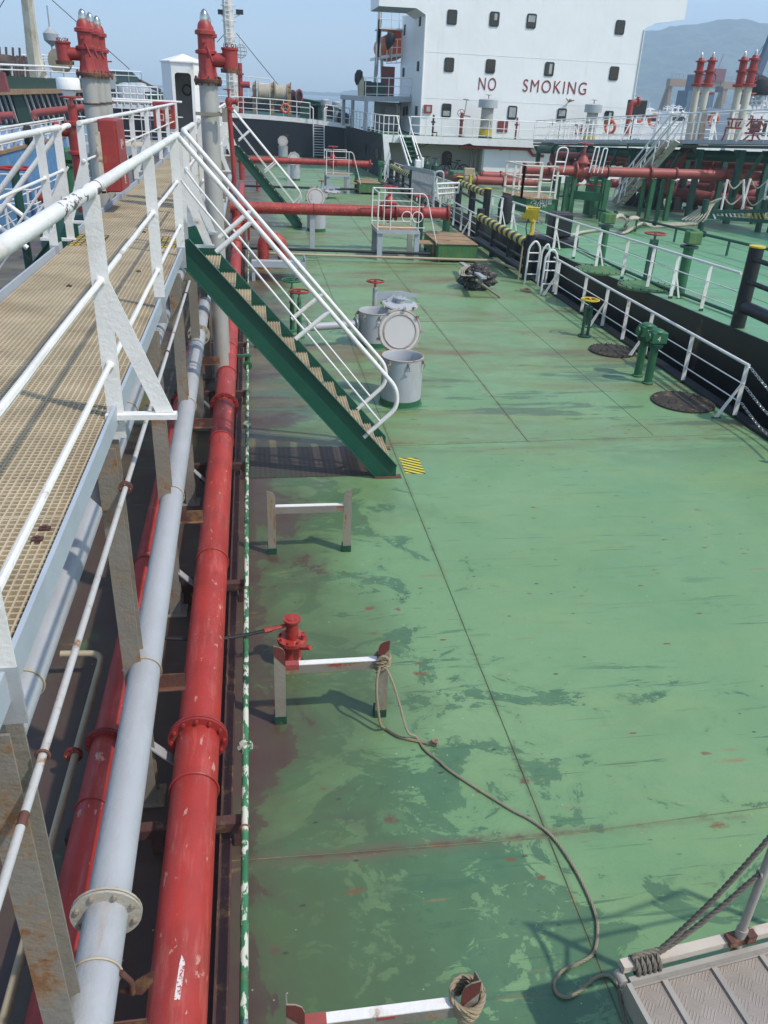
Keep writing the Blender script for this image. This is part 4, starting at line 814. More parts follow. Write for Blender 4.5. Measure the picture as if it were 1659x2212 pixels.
for x in (5.62, 6.02): 
    mb = MB(); mb.torus((x, 30.74, 1.25), .19, .02, (.2, 1, .1), 18, 6); tag(mb.build('rope_loop', M['white_far']), 'white ring hanging on the near cross pipe, '+('left' if x < 5.8 else 'right')+' one of the pair', 'ring', 'white rings on the cross pipe')
p = PZ('E', 800, 550); t = T('green_bollard_vent', 'green post with a flanged foot behind the spill box and near cross pipe', 'vent post', p); mb = MB(); mb.lathe([(.24, 0), (.24, .05), (.16, .07), (.16, 1.0), (.2, 1.02), (.2, 1.1)], p); mb.build('post', M['green'], t)
p = PZ('f', 470, 1195); t = T('green_vent', 'green box-topped vent post near the far rail', 'vent post', p); mb = MB(); mb.lathe([(.14, 0), (.12, .05), (.12, 1.1)], p); mb.build('post', M['green'], t); mb = MB(); mb.box(p+V3((0, 0, 1.2)), (.36, .3, .3)); mb.build('cap', M['green'], t, .03)
# ================================================================ bundle of net and poles on the deck
p = PZ('E', 1020, 930); t = T('net_bundle', 'dark bundle of net and rope with grey planks lying across it', 'bundle', p); mb = MB()
c = p+V3((0, .25, 0)); rnd = random.Random(3)
ico = bmesh.new(); bmesh.ops.create_icosphere(ico, subdivisions=4, radius=1)
mb2v = []
from mathutils import noise as NZ
for v in ico.verts:
    d = v.co.copy(); k = 1+.35*NZ.noise(d*2.3)+.22*NZ.noise(d*6)+.16*NZ.noise(d*13); mb2v.append(c+V3((d.x*.52*k, d.y*.45*k, max(.0, .30+d.z*.40*k))))
mb.add(mb2v, [tuple(v.index for v in f.verts) for f in ico.faces]); ico.free()
for i in range(90):
    a = rnd.uniform(0, 6.28); e_ = rnd.uniform(-.1, 1.4); d = V3((math.cos(a)*math.cos(e_)*.52, math.sin(a)*math.cos(e_)*.46, .28+.38*math.sin(e_))); q_ = c+d*1.02
    mb.mat(i % 3 == 0 and 1 or 0); mb.box(q_, (rnd.uniform(.05, .12), rnd.uniform(.03, .1), rnd.uniform(.02, .05)), 0, Matrix.Rotation(a, 3, 'Z') @ Matrix.Rotation(rnd.uniform(-1, 1), 3, 'X'))
mb.build('net', [M['net'], M['rope_grey']], t)
mb = MB(); 
for i in range(4): rope(mb, [c+V3((-.3+.05*i+.35*math.cos(a), -.2+.2*math.sin(a), .6+.12*math.sin(a*1.0)-.1*abs(math.cos(a)))) for a in [k*math.pi/5 for k in range(11)]], .014)
mb.build('lashing', M['rope_white'], t)
mb = MB(); mb.bar(PZ('E', 905, 750, .30), PZ('E', 1055, 850, .62), .16, .06); mb.build('plank', M['grey'], t)
mb = MB(); mb.cyl(PZ('E', 1000, 860, .55), PZ('E', 1160, 975, .03), .035, 8); mb.build('pole', M['leg'], t)
# ================================================================ starboard rail, chains and fittings
XRL = 9.03
def side_rail(x, y0, y1, zb, posts, lab, grp, heights=(1.05, .68, .34), br=(), inward=-1, zf=None, wm='white', endcurve=0):
    zf = zf or (lambda y: zb)
    t = T('deck_rail', lab, 'railing', (x(y0), y0, zf(y0)), grp)
    for h in heights:
        n_ = max(8, int((y1-y0)*1.2)); mb = MB(); pts = [(x(y), y, zf(y)+h) for y in [y0+(y1-y0)*i/n_ for i in range(n_+1)]]
        mb.tube(pts, .03 if h == heights[0] else .0135, 10 if h == heights[0] else 7); mb.build('top_rail' if h == heights[0] else 'lower_rail', M[wm], t)
    for i, y in enumerate(posts):
        mb = MB(); X = x(y); Z = zf(y); mb.bb(X-.045, X+.045, y-.007, y+.007, Z+.05, Z+heights[0]-.02)
        if i in br: mb.prism([(X, y-.006, Z+.66), (X+inward*.02, y-.006, Z+.72), (X+inward*.42, y-.006, Z+.01), (X+inward*.33, y-.006, Z+.01)], (0, .012, 0))
        mb.mat(1); mb.bb(X-.05, X+.05, y-.012, y+.012, Z, Z+.06); 
        if i in br: mb.bb(X+inward*.46, X+inward*.28, y-.02, y+.02, Z, Z+.02)
        mb.build('post', [M[wm], M['green_dark']], t)
    return t
side_rail(lambda y: XRL, 13.25, 24.1, 0, [13.3, 15.4, 17.3, 18.6, 19.9, 21.4, 23.6], 'nearest white deck rail on the right, in front of the black hull', 'white rails along the deck edge', br=(0, 2, 4, 6))
side_rail(lambda y: XRL, 32.9, 47.9, 0, [33.1+1.5*i for i in range(10)], 'white deck rail between the two black fender frames', 'white rails along the deck edge', br=(1, 4, 7))
side_rail(lambda y: XRL-.0, 56.3, 76.8, 0, [56.6+2.1*i for i in range(10)], 'far white deck rail running towards the dark bulkhead', 'white rails along the deck edge', br=(0, 1, 4, 8))
for i, (h, dz) in enumerate(((1.03, 0), (.66, 0), (.34, 0))):
    mb = MB(); a_ = V3((XRL, 13.2, h)); b_ = V3((XRL+.02, 10.9, h-.02)); chain(mb, [a_, (a_+b_)/2+V3((0, .3, -.22)), (a_+b_)/2+V3((0, -.4, -.2)), b_], .085, .0085)
    tag(mb.build('guard_chain', M['steel']), ['top', 'middle', 'lowest'][i]+' of the three guard chains hanging from the end of the near deck rail', 'chain', 'guard chains at the rail gap')
t = T('chain_post', 'rusty white post at the right edge of the picture holding the guard chains', 'post', (XRL, 10.85, 0)); mb = MB(); mb.bb(XRL-.05, XRL+.05, 10.8, 10.86, 0, 1.1); mb.build('post', M['leg'], t)
# yellow wheel valve, paired green vents, manholes
p = PZ('F', 522, 1000); t = T('valve_stand', 'yellow valve wheel on a dark green stand by the deck rail', 'valve wheel', p, 'valve wheels on posts')
mb = MB(); mb.lathe([(.17, .001), (.17, .04)], p); mb.bb(p.x-.09, p.x-.06, p.y-.06, p.y+.06, .04, .72); mb.bb(p.x+.06, p.x+.09, p.y-.06, p.y+.06, .04, .72); mb.bb(p.x-.09, p.x+.09, p.y-.06, p.y+.06, .72, .76); mb.cyl(p+V3((0, 0, .3)), p+V3((0, 0, .95)), .025, 8); mb.build('stand', M['green_dark'], t)
mb = MB(); wheel(mb, p+V3((0, 0, .93)), .22, k=5); mb.build('handwheel', M['yellow'], t)
for (a, b_, lab, num) in ((850, 1245, 'green air vent marked 3, farther one of the pair by the deck rail', '3'), (912, 1290, 'green air vent marked 4, nearer one of the pair by the deck rail', '4')):
    p = PZ('F', a, b_); t = T('air_vent', lab, 'air vent', p, 'pair of green air vents'); mb = MB(); mb.lathe([(.12, .001), (.12, .03), (.085, .05), (.085, .80)], p, n=18); mb.build('pipe', M['green'], t)
    mb = MB(); mb.lathe([(.16, .80), (.16, .83)], p, n=18); mb.lathe([(.16, .84), (.16, .87)], p, n=18); mb.build('flange', M['green_dark'], t)
    mb = MB(); mb.box(p+V3((0.02, 0, 1.0)), (.34, .24, .24)); mb.lathe([(.14, 0), (.13, .03), (.05, .06)], p+V3((0, 0, 1.12)), n=16); mb.cyl(p+V3((-.15, 0, 1.0)), p+V3((-.2, 0, 1.0)), .09); cp_ = mb.build('cap', M['green'], t, .02)
    mb = MB(); text('number', num, .15, frame(p+V3((-.04, -.123, .94)), (1, 0, 0), (0, 0, 1)), M['letter_white'], cp_, .001)
for (a, b_, r, lab) in ((1130, 1410, .62, 'nearest tarred manhole cover beside the deck rail'), (692, 1092, .55, 'second tarred manhole cover, between the yellow wheel and the green vents')):
    p = PZ('F', a, b_); t = T('manhole', lab, 'manhole', p, 'round manhole covers'); mb = MB()
    mb.lathe([(r, .001), (r, .035), (r*.88, .045), (r*.8, .03), (r*.3, .035)], p, n=40); cv_ = mb.build('cover', M['pitch'], t)
    for i in range(26): an = 2*math.pi*i/26; mb = MB(); mb.lathe([(.018, 0), (.018, .016), (.01, .018), (.01, .028)], p+V3((r*.93*math.cos(an), r*.93*math.sin(an), .035)), n=6, smooth=False); mb.build('bolt', M['pitch'], cv_)
    for s in (-1, 1): mb = MB(); mb.tube(fillet([p+V3((s*r*.45-.08, s*.1, .03)), p+V3((s*r*.45-.08, s*.1, .11)), p+V3((s*r*.45+.08, s*.1, .11)), p+V3((s*r*.45+.08, s*.1, .03))], .03), .009, 6); mb.build('handle', M['pitch'], t)
# hooped boarding ladders
for i, (a, b_, y) in enumerate((('F', 205, 0), ('F', 280, 0))):
    x, y = ((8.76, 25.25), (8.82, 23.8))[i]
    t = T('boarding_ladder', ['white hooped ladder beside the black fender post', 'white hooped ladder at the far end of the near deck rail'][i], 'ladder', (x, y, 0), 'white hooped boarding ladders'); mb = MB()
    mb.tube(fillet([(x-.18, y, .0), (x-.18, y, 1.15), (x+.02, y, 1.38), (x+.2, y, 1.15), (x+.2, y, .1)], .2, 7), .034, 10); mb.build('hoop', M['white'], t)
    for z in (.32, .72, .98): mb = MB(); mb.cyl((x-.18, y, z), (x+.2, y, z), .022, 8); mb.build('rung', M['white'], t)
    if i == 0: mb = MB(); mb.tube(fillet([(x-.18+.35, y-.25, .0), (x-.18+.35, y-.25, 1.1), (x+.35, y-.25, 1.33), (x+.42, y-.25, 1.1), (x+.42, y-.25, .1)], .2, 7), .034, 10); mb.build('hoop', M['white'], t)
# black fender frames with banded rollers
def fender(x, ys, zb, h, lab, zr, r=.15, caps=False, bars=(.28, .62), rm='roller'):
    t = T('mooring_fender', lab, 'fender frame', (x, ys[0], zb), 'black fender frames with banded rollers')
    for i, y in enumerate(ys):
        e_ = i in (0, len(ys)-1); mb = MB(); mb.lathe([(.15, 0), (.15, h if e_ else zr-.1)], (x, y, zb), n=16); o = mb.build('post', M['black'], t)
        if caps and e_: mb = MB(); mb.lathe([(.165, 0), (.165, .03)], (x, y, zb+h), n=16); mb.build('post_cap', M['yellow'], o)
    mb = MB(); mb.cyl((x-.05, ys[0]+.2, zb+zr), (x-.05, ys[-1]-.2, zb+zr), r, 18); mb.build('banded_roller' if rm == 'roller' else 'roller', M[rm], t)
    for z in bars: mb = MB(); mb.cyl((x-.06, ys[0]+.1, zb+z), (x-.06, ys[-1]-.1, zb+z), .13 if z < .4 else .05, 12); mb.build('rub_bar', M['black'], t)
    return t
fender(8.86, [26.0, 28.0, 30.1, 32.4], 0, 1.42, 'black fender frame with yellow bands by the bundle, nearest on our deck', 1.12)
fender(9.0, [48.4, 50.8, 53.3, 55.8], 0, 1.5, 'far black fender frame with yellow bands beside the near wheel stand', 1.15)
t = T('floodlight', 'yellow floodlight on a post at the fender frame', 'floodlight', (8.95, 26.25, 1.5)); mb = MB(); mb.cyl((8.85, 26.0, 1.42), (8.85, 26.0, 1.92), .055); mb.cyl((8.85, 26.0, 1.82), (8.85, 26.0, 1.86), .10); mb.prism([(8.78, 25.95, 1.42), (8.9, 25.95, 1.42), (8.9, 25.95, 1.75)], (0, .1, 0)); mb.build('post', M['yellow'], t)
fm = Matrix.Rotation(-.25, 3, 'Z') @ Matrix.Rotation(.25, 3, 'X'); mb = MB(); mb.box((8.77, 26.05, 2.08), (.33, .24, .30), 0, fm); mb.box((8.82, 25.95, 2.07), (.37, .05, .40), 0, fm); mb.lathe([(.11, 0), (.09, .16)], (8.66, 26.1, 1.97), (-.8, .3, -.1), 14); mb.cyl((8.72, 26.1, 1.98), (8.62, 26.08, 1.90), .06)
for k in range(5): mb.box((8.77-.08+.04*k, 26.15, 2.24), (.016, .2, .05), 0, fm)
mb.build('lamp_housing', M['yellow'], t, .02)
mb = MB(); mb.tube(smoothpts([(8.7, 26.0, 1.9), (8.62, 25.9, 1.65), (8.66, 25.85, 1.4), (8.55, 25.8, 1.2), (8.62, 25.85, 1.05)]), .018, 6); mb.build('cable', M['rubber'], t)
n = 0
mb = MB(); mb.tube([(8.6, 26.0, .0), (8.62, 26.0, 1.15)], .03, 8); tag(mb.build('cable_pipe', M['beige_pipe']), 'thin cream cable pipe up the nearest fender post', 'pipe')
p = PZ('F', 160, 715); mb = MB()
for k in range(4): rope(mb, [p+V3(((.16-.025*k)*math.cos(a)+.03*math.sin(3*a), (.3-.05*k)*math.sin(a), .015+.01*k)) for a in [i*math.pi/6 for i in range(13)]], .015)
tag(mb.build('rope_heap', M['rope']), 'small heap of beige rope on the deck by the hooped ladders', 'rope')
mb = MB()
for k in range(9):
    c = V3((7.9+random.uniform(-.3, .6), 33+random.uniform(-1, 2), .05)); rope(mb, [c+V3((-.7, random.uniform(-.3, .3), 0)), c+V3((-.2, random.uniform(-.4, .4), .1)), c+V3((.4, random.uniform(-.3, .3), .02)), c+V3((.8, random.uniform(-.5, .5), .0))], .045)
tag(mb.build('rope_heap', M['rope_grey']), 'grey heap of mooring rope behind the near spill box', 'rope')
mb = MB()
for k in range(8):
    c = V3((7.6+random.uniform(-.3, .6), 55+random.uniform(-1, 2), .05)); rope(mb, [c+V3((-.9, random.uniform(-.3, .3), 0)), c+V3((-.2, random.uniform(-.4, .4), .12)), c+V3((.4, random.uniform(-.3, .3), .02)), c+V3((.9, random.uniform(-.5, .5), .0))], .06)
tag(mb.build('rope_heap', M['rope_grey']), 'grey heap of mooring rope beyond the far cross pipe', 'rope')
# ================================================================ pressure vents on tall risers
def pv(x, y, z0, zt, r, lab, grp, side, lugs=True, small=1.):
    t = T('vent_riser', lab, 'vent riser', (x, y, z0), grp); k = small
    mb = MB(); mb.cyl((x, y, z0), (x, y, zt), r, 20); rs = mb.build('riser_pipe', M['cloud'], t)
    mb = MB(); mb.torus((x, y, zt-.45), r+.012, .014, n=22, k=6); mb.build('strap', M['rust'], rs)
    mb = MB(); mb.lathe([(r*1.45, 0), (r*1.5, .04), (r*1.1, .06), (r*.92, .16), (r*.92, .38), (r*1.22, .39), (r*1.24, .43), (r*.88, .45), (r*.88, .64), (r*1.16, .65), (r*1.16, .70), (r*.86, .72), (r*.78, .79), (r*.58, .83)], (x, y, zt), n=22); b = mb.build('vent_valve', M['red2'], t)
    mb = MB(); mb.lathe([(r*1.5, -.02), (r*1.55, .0), (r*1.55, .035), (r*1.45, .045)], (x, y, zt), n=22); bolts(mb, (x, y, zt+.01), (0, 0, 1), r*1.38, .03, 10, .016); mb.build('flange', M['rust'], t)
    mb = MB(); mb.lathe([(r*.5, .825), (r*.54, .87), (r*.46, .93), (r*.26, .975), (.004, .995)], (x, y, zt), n=18); mb.build('bullet_cap', M['steel'], b)
    if side:
        c = V3((x+side*.37, y-.02, zt+.17)); mb = MB(); mb.cyl((x, y, zt+.31), c+V3((0, 0, .14)), r*.75, 14); mb.lathe([(.125, 0), (.12, .03), (.12, .28), (.135, .29), (.135, .32)], c, n=20); dr = mb.build('vacuum_valve', M['red2'], t)
        mb = MB(); mb.lathe([(.15, -.03), (.155, .03)], c, n=20); mb.build('rusty_base', M['rust'], dr)
        mb = MB()
        for i in range(6): a = i*1.047; mb.torus(c+V3((.09*math.cos(a), .09*math.sin(a), .35)), .022, .006, (math.cos(a), math.sin(a), 0), 10, 5)
        mb.build('eye_bolt', M['red_dark'], dr)
    mb = MB(); mb.bar((x+.02, y-r*1.1, zt+.48), (x+.1, y-r*1.6, zt+.28), .02, .035); mb.cyl((x-.02, y-r*.9, zt+.56), (x-.02, y-r*1.25, zt+.56), .03, 8); mb.build('test_lever', M['red2'], b)
    return t
for i, y in enumerate((16.6, 17.35, 18.1)):
    pv(-2.78, y, 0, 5.28, .135, ['nearest', 'middle', 'farthest'][i]+' of the three grey vent risers with red tops left of the catwalk', 'vent risers left of the catwalk', -1 if i == 0 else 0)
for i, y in enumerate((14.75, 15.55)):
    pv(-.655, y, 0, 5.26, .135, ['nearer', 'farther'][i]+' of the two grey vent risers with red tops right of the catwalk', 'vent risers right of the catwalk', 1 if i == 0 else 0)
mb = MB(); mb.bb(-.86, -.36, 14.52, 14.56, 4.78, 4.83); mb.bb(-.44, -.36, 14.5, 14.6, 4.70, 4.9); tag(mb.build('riser_bracket', M['leg']), 'rusty bracket clamped round the right vent risers above the catwalk', 'bracket')
# ================================================================ red hose boxes
def hose_box(c, d, lab, side, words, rz=0.):
    t = T('hose_box', lab, 'hose box', (c[0], c[1], c[2]-d[2]/2), 'red fire hose boxes'); mb = MB(); c = V3(c)
    mb.box(c, d); mb.build('cabinet', M['red2'], t, .02)
    mb = MB(); mb.box(c+V3((0, -d[1]/2-.012, 0)), (d[0]*.93, .02, d[2]*.96)) if side == 'f' else mb.box(c+V3((d[0]/2+.012, 0, 0)), (.02, d[1]*.94, d[2]*.96)); dr = mb.build('door', M['red2'], t)
    if side == 'f': o = c+V3((0, -d[1]/2-.024, 0)); ax = (V3((1, 0, 0)), V3((0, 0, 1)))
    else: o = c+V3((d[0]/2+.024, 0, 0)); ax = (V3((0, 1, 0)), V3((0, 0, 1)))
    for s, sz, dx, dz in words: text('lettering', s, sz, frame(o+ax[0]*dx+ax[1]*dz, *ax), M['letter_white'], dr, .001, 'CENTER', .45 if len(s) > 8 else 1.)
    mb = MB(); mb.tube([o+ax[0]*(-.1 if side == 'f' else .1)+ax[1]*.12, o+ax[0]*.02+ax[1]*.12], .015, 6); mb.build('latch', M['rust'], dr)
    return t
hb = hose_box((-2.20, 14.62, 4.15), (.26, .85, 1.05), 'red hose box hung on the left catwalk railing in front of the grey risers', 's', [('消火', .17, 0, .1), ('栓', .17, 0, -.42)])
mb = MB(); mb.bb(-2.36, -2.30, 14.1, 14.17, 3.62, 4.5); mb.bb(-2.36, -2.30, 14.1, 14.9, 3.6, 3.65); mb.build('rusty_frame', paint('peeling_cream', (.5, .45, .36), .6, .15, .5, 5, bump=.6), hb)
hose_box((-2.70, 29.2, 4.31), (.66, .3, .76), 'big red box lettered FIRE HOSE BOX on the cross walkway railing', 'f', [('FIRE HOSE BOX', .15, 0, .17), ('口 F', .27, .0, -.15)])
hose_box((-1.02, 35.2, 4.2), (.2, .9, .95), 'red hose box on the far right catwalk railing before the white shelter', 's', [('消火栓', .2, 0, .1)])
t = T('fire_monitor', 'red fire pipe with a bent monitor left of the catwalk behind the grey risers', 'monitor', (-3.6, 24, 0))
mb = MB(); mb.tube([(-3.6, 24, 0), (-3.6, 24, 4.9)], .075, 12); mb.lathe([(.13, 0), (.13, .06)], (-3.6, 24, 4.7)); mb.tube(fillet([(-3.6, 24, 4.85), (-3.6, 24, 5.05), (-3.85, 24, 5.0), (-4.0, 24, 5.12)], .1), .09, 12); mb.build('pipe', M['red2'], t)
mb = MB(); mb.tube([(-3.72, 24, 5.2), (-3.62, 23.9, 5.62)], .025, 8); mb.bar((-3.64, 23.9, 5.62), (-3.4, 23.9, 5.64), .03, .03); mb.build('tiller', M['red2'], t)
mb = MB(); mb.box((-3.45, 24, 5.2), (.14, .14, .34)); mb.build('counterweight', M['grey'], t); mb = MB(); mb.cyl((-4.0, 24, 5.12), (-4.22, 24, 5.24), .05); mb.build('nozzle', M['grey'], t)
t = T('fire_hydrant', 'tall red hydrant with hand wheel left of the catwalk near the stairs', 'hydrant', (-5.0, 20.5, 0)); c = PY('a', 960, 470, 20.5)
mb = MB(); mb.lathe([(.19, 0), (.19, .05), (.14, .1), (.14, c.z-.9), (.2, c.z-.88), (.2, c.z-.82), (.15, c.z-.8), (.16, c.z-.3), (.21, c.z-.29), (.21, c.z-.22), (.1, c.z-.2), (.09, c.z+.12)], (c.x, c.y, 0), n=18); mb.lathe([(.13, 0), (.13, .22), (.17, .23), (.17, .32)], (c.x-.1, c.y, c.z-.4), (-1, -.2, 0), 16); mb.build('body', M['red2'], t)
mb = MB(); wheel(mb, (c.x, c.y, c.z+.26), .22); mb.cyl((c.x, c.y, c.z), (c.x, c.y, c.z+.26), .03); mb.build('handwheel', M['red2'], t)
mb = MB(); mb.lathe([(.143, 0), (.143, .42)], (c.x, c.y, c.z-1.85), n=18, caps=False); mb.build('white_band', M['letter_white'], t)
p = PY('d', 1050, 100, 20.5)
t = T('fire_hydrant', 'slim red hydrant pipe right of the catwalk, between the two stairs', 'hydrant', (p.x, p.y, 0)); mb = MB()
mb.tube(fillet([(p.x, p.y, p.z-.05), (p.x+.06, p.y, 3.2), (p.x-.12, p.y, 2.9)], .2), .055, 12); mb.lathe([(.1, -.05), (.1, .0), (.06, .02), (.09, .12), (.06, .2)], p); mb.lathe([(.05, 0), (.05, .14), (.08, .15), (.08, .2)], p+V3((0, 0, .12)), (1, 0, 0)); wheel(mb, p+V3((0, 0, .36)), .12); mb.cyl(p, p+V3((0, 0, .36)), .02); mb.build('body', M['red2'], t)
# ================================================================ white shelter on the catwalk
t = T('shelter', 'white six-sided shelter with pointed roof on the catwalk', 'shelter', (-2.8, 40.9, ZC)); mb = MB(); cx, cy, rr_ = -2.82, 41.0, .95
A6 = [R(60*i) for i in range(6)]
zt = 6.05
ring = [V3((cx+rr_*math.cos(a), cy+rr_*math.sin(a), 0)) for a in A6]
for i in range(6):
    a, b = ring[i], ring[(i+1) % 6]; mid = (a+b)/2
    if mid.y < cy-.5 and abs(mid.x-cx) < .3:       # front face with a rounded doorway
        d = (b-a); L = d.length; d.normalize(); x0, x1 = .13, L-.13; z1 = 5.66; rc = .14
        op = [(x0, 3.3)]+[(x0+rc-rc*math.cos(k*math.pi/8), z1-rc+rc*math.sin(k*math.pi/8)) for k in range(5)]+[(x1-rc+rc*math.sin(k*math.pi/8), z1-rc+rc*math.cos(k*math.pi/8)) for k in range(5)]+[(x1, 3.3)]
        outl = [(0, 3.3), (0, zt), (L, zt), (L, 3.3)]
        poly = outl+op[::-1]
        mb.prism([a+d*u+V3((0, 0, z)) for u, z in poly], d.cross(V3((0, 0, 1)))*-.04)
    else:
        mb.prism([a+V3((0, 0, 3.3)), b+V3((0, 0, 3.3)), b+V3((0, 0, zt)), a+V3((0, 0, zt))], (V3((cx, cy, 0))-mid).normalized()*.03)
mb.build('wall', M['white_far'], t)
mb = MB(); n6 = len(ring); top = V3((cx, cy, 6.40)); rg = [V3((cx+1.02*math.cos(a), cy+1.02*math.sin(a), zt)) for a in A6]; rg2 = [p+V3((0, 0, .05)) for p in rg]
mb.add(rg+rg2+[top], [tuple(range(6))]+[(i, (i+1) % 6, 6+(i+1) % 6, 6+i) for i in range(6)]+[(6+i, 6+(i+1) % 6, 12) for i in range(6)]); mb.build('roof', M['white_far'], t)
mb = MB(); mb.torus((cx+.05, cy+.70, 5.0), .2, .035, (0, 1, 0), 20, 6); mb.torus((cx-.6, cy+.3, 5.05), .2, .035, (1, .6, 0), 20, 6); mb.build('porthole_ring', M['rubber'], t)
mb = MB(); mb.bb(cx-.5, cx+.5, cy+.735, cy+.75, 3.3, 6.0); mb.build('inner_wall', M['hutin'], t)
# ================================================================ forecastle
YB = 77.6
zf_ = lambda x: 3.26-.0044*(x+1.65)**2
fo = T('forecastle', 'dark navy forecastle bulkhead with a white band along its top edge', 'forecastle', (0, YB, 0))
def strip(mb, f0, f1, y0, y1, x0, x1, n=24):
    for i in range(n):
        xa, xb = x0+(x1-x0)*i/n, x0+(x1-x0)*(i+1)/n
        mb.add([(xa, y0, f0(xa)), (xb, y0, f0(xb)), (xb, y0, f1(xb)), (xa, y0, f1(xa))], [(0, 1, 2, 3)])
        if y1: mb.add([(xa, y0, f1(xa)), (xb, y0, f1(xb)), (xb, y1, f1(xb)), (xa, y1, f1(xa))], [(0, 1, 2, 3)])
mb = MB(); strip(mb, lambda x: -.01, lambda x: zf_(x)-.36, YB, None, -9.1, 9.0); mb.build('bulkhead', M['navy'], fo)
mb = MB(); strip(mb, lambda x: zf_(x)-.36, lambda x: zf_(x), YB-.05, YB+.01, -9.1, 8.9); strip(mb, lambda x: zf_(x)-.361, lambda x: zf_(x)-.36, YB-.05, YB, -9.1, 8.9); mb.build('white_band', M['white_far'], fo)
mb = MB(); strip(mb, lambda x: zf_(x)-.03, lambda x: zf_(x)-.005, YB+.011, YB+22, -9.1, 8.9); mb.build('upper_deck', M['green_dark'], fo)
mb = MB(); mb.prism([(8.2, YB-.3, 0), (9.2, YB-.3, 0), (9.1, YB-.3, 1.4), (8.75, YB-.3, 2.75), (8.2, YB-.3, 2.4)], (0, .2, 0)); mb.prism([(9.0, YB-.3, 0), (9.22, YB-.3, 0), (8.95, YB+8, 3.0), (8.8, YB, 2.9)], (.04, 0, 0)); mb.build('bulwark', M['green_dark'], fo)
t = T('forecastle_ladder', 'white vertical ladder up the dark bulkhead', 'ladder', (5.5, YB-.3, 0)); la, lb = PY('e', 980, 780, YB-.4), PY('e', 1098, 770, YB-.4); zt_ = 4.05
for x0_, x1_, c_ in ((la.x, la.x-.12, -1), (lb.x, lb.x-.05, 1)): mb = MB(); mb.tube(fillet([(x0_, YB-.45, .05), (x0_-.05, YB-.45, 2.8), (x0_-.05, YB-.45, zt_-.1), (x0_-.05+c_*.3, YB-.2, zt_)], .15), .045, 8); mb.build('rail', M['white_far'], t)
for k in range(12): mb = MB(); z = .25+k*.21; mb.box(((la.x+lb.x)/2-.03, YB-.44, z), (lb.x-la.x-.06, .12, .035)); mb.build('rung', M['white_far'], t)
def fc_rail(x0, x1, n_, lab):
    t = T('forecastle_rail', lab, 'railing', (x0, YB, zf_(x0)), 'forecastle rails')
    for h in (1.25, .85, .42): mb = MB(); mb.tube([(x0+(x1-x0)*i/12, YB+.05, zf_(x0+(x1-x0)*i/12)+h) for i in range(13)], .04 if h > 1 else .025, 8); mb.build('top_rail' if h > 1 else 'lower_rail', M['white_far'], t)
    for i in range(n_+1): mb = MB(); x = x0+(x1-x0)*i/n_; mb.cyl((x, YB+.05, zf_(x)), (x, YB+.05, zf_(x)+1.25), .035, 8); mb.build('post', M['white_far'], t)
fc_rail(-8.5, la.x-.3, 12, 'white rail along the forecastle edge left of the ladder'); fc_rail(lb.x+.1, 8.6, 3, 'white rail along the forecastle edge right of the ladder')
p = PY('e', 668, 230, YB-.05); t = T('lifebuoy', 'orange lifebuoy hung on the forecastle rail', 'lifebuoy', p); mb = MB(); mb.torus(p, .33, .09, (0, 1, 0), 28, 10); mb.build('ring', M['orange'], t)
mb = MB()
for i in range(4): a = i*math.pi/2; mb.torus(p+V3((.33*math.cos(a), 0, .33*math.sin(a))), .094, .012, (-math.sin(a), 0, math.cos(a)), 12, 5)
for a in (math.pi/2, math.pi*1.17, math.pi*1.83): mb.cyl(p, p+V3((.3*math.cos(a), -.02, .3*math.sin(a))), .015, 5)
mb.build('lashing', M['letter_white'], t)
# mooring winch
YW = 81.0; t = T('mooring_winch', 'mooring winch with two rope drums and a red-ended warping head on the forecastle', 'winch', (2.2, YW, 3.1))
cz = PY('B', 370, 620, YW).z
for i, (a, b) in enumerate(((218, 300), (330, 408))):
    xa, xb = PY('B', a, 620, YW).x, PY('B', b, 620, YW).x
    mb = MB(); mb.lathe([(.95, 0), (.97, .09), (.9, .10)], (xa, YW, cz), (1, 0, 0), 30); mb.build('drum_flange', M['beige_pipe'], t); mb = MB(); mb.lathe([(.78, 0), (.78, .06)], (xb, YW, cz), (1, 0, 0), 30); mb.build('drum_flange', M['beige_pipe'], t)
    mb = MB(); nn = 9
    for k in range(nn): mb.torus((xa+.15+(xb-xa-.2)*k/nn, YW, cz), .62, .075, (1, 0, 0.03*(-1)**k), 28, 7)
    mb.build('rope_wrap', M['rope_white'], t)
for a, b in ((182, 215), (300, 332), (412, 445)):
    xa, xb = PY('B', a, 620, YW).x, PY('B', b, 620, YW).x; mb = MB(); mb.bb(xa, xb-.1, YW-.5, YW+.5, 3.0, cz+.5); mb.lathe([(.55, 0), (.55, .3)], (xa+.05, YW, cz+.25), (1, 0, 0), 20); mb.tube([(xa+.2, YW-.4, cz), (xa+.3, YW-.6, cz+.9)], .05, 6); mb.build('gear_case', M['wood'], t)
xa, xb = PY('B', 450, 640, YW).x, PY('B', 500, 650, YW).x
mb = MB(); mb.lathe([(.5, 0), (.34, .25), (.34, .75), (.55, xb-xa)], (xa, YW, cz-.15), (.80, -.6, 0), 24); mb.build('warping_head', M['black'], t); mb = MB(); mb.lathe([(.58, -.04), (.58, .04), (.5, .05), (.36, -.02), (.01, -.02)], (xa+(xb-xa)*.8, YW-(xb-xa)*.6, cz-.15), (.80, -.6, 0), 24); mb.build('head_end', M['redB'], t)
mb = MB(); xs = PY('B', 560, 690, 80).x
for (a, b, c_, d_) in ((500, 640, 660, 700), (560, 615, 700, 690)): q0, q1 = PY('B', a, c_, 82), PY('B', b, d_, 82); mb.bb(q0.x, q1.x, 81.6, 82.6, 3.0, q0.z)
mb.tube([PY('B', 505, 655, 81.5), PY('B', 640, 680, 81.5)], .08, 8); mb.tube([PY('B', 640, 690, 81.5), PY('B', 560, 700, 81.5)], .06, 8)
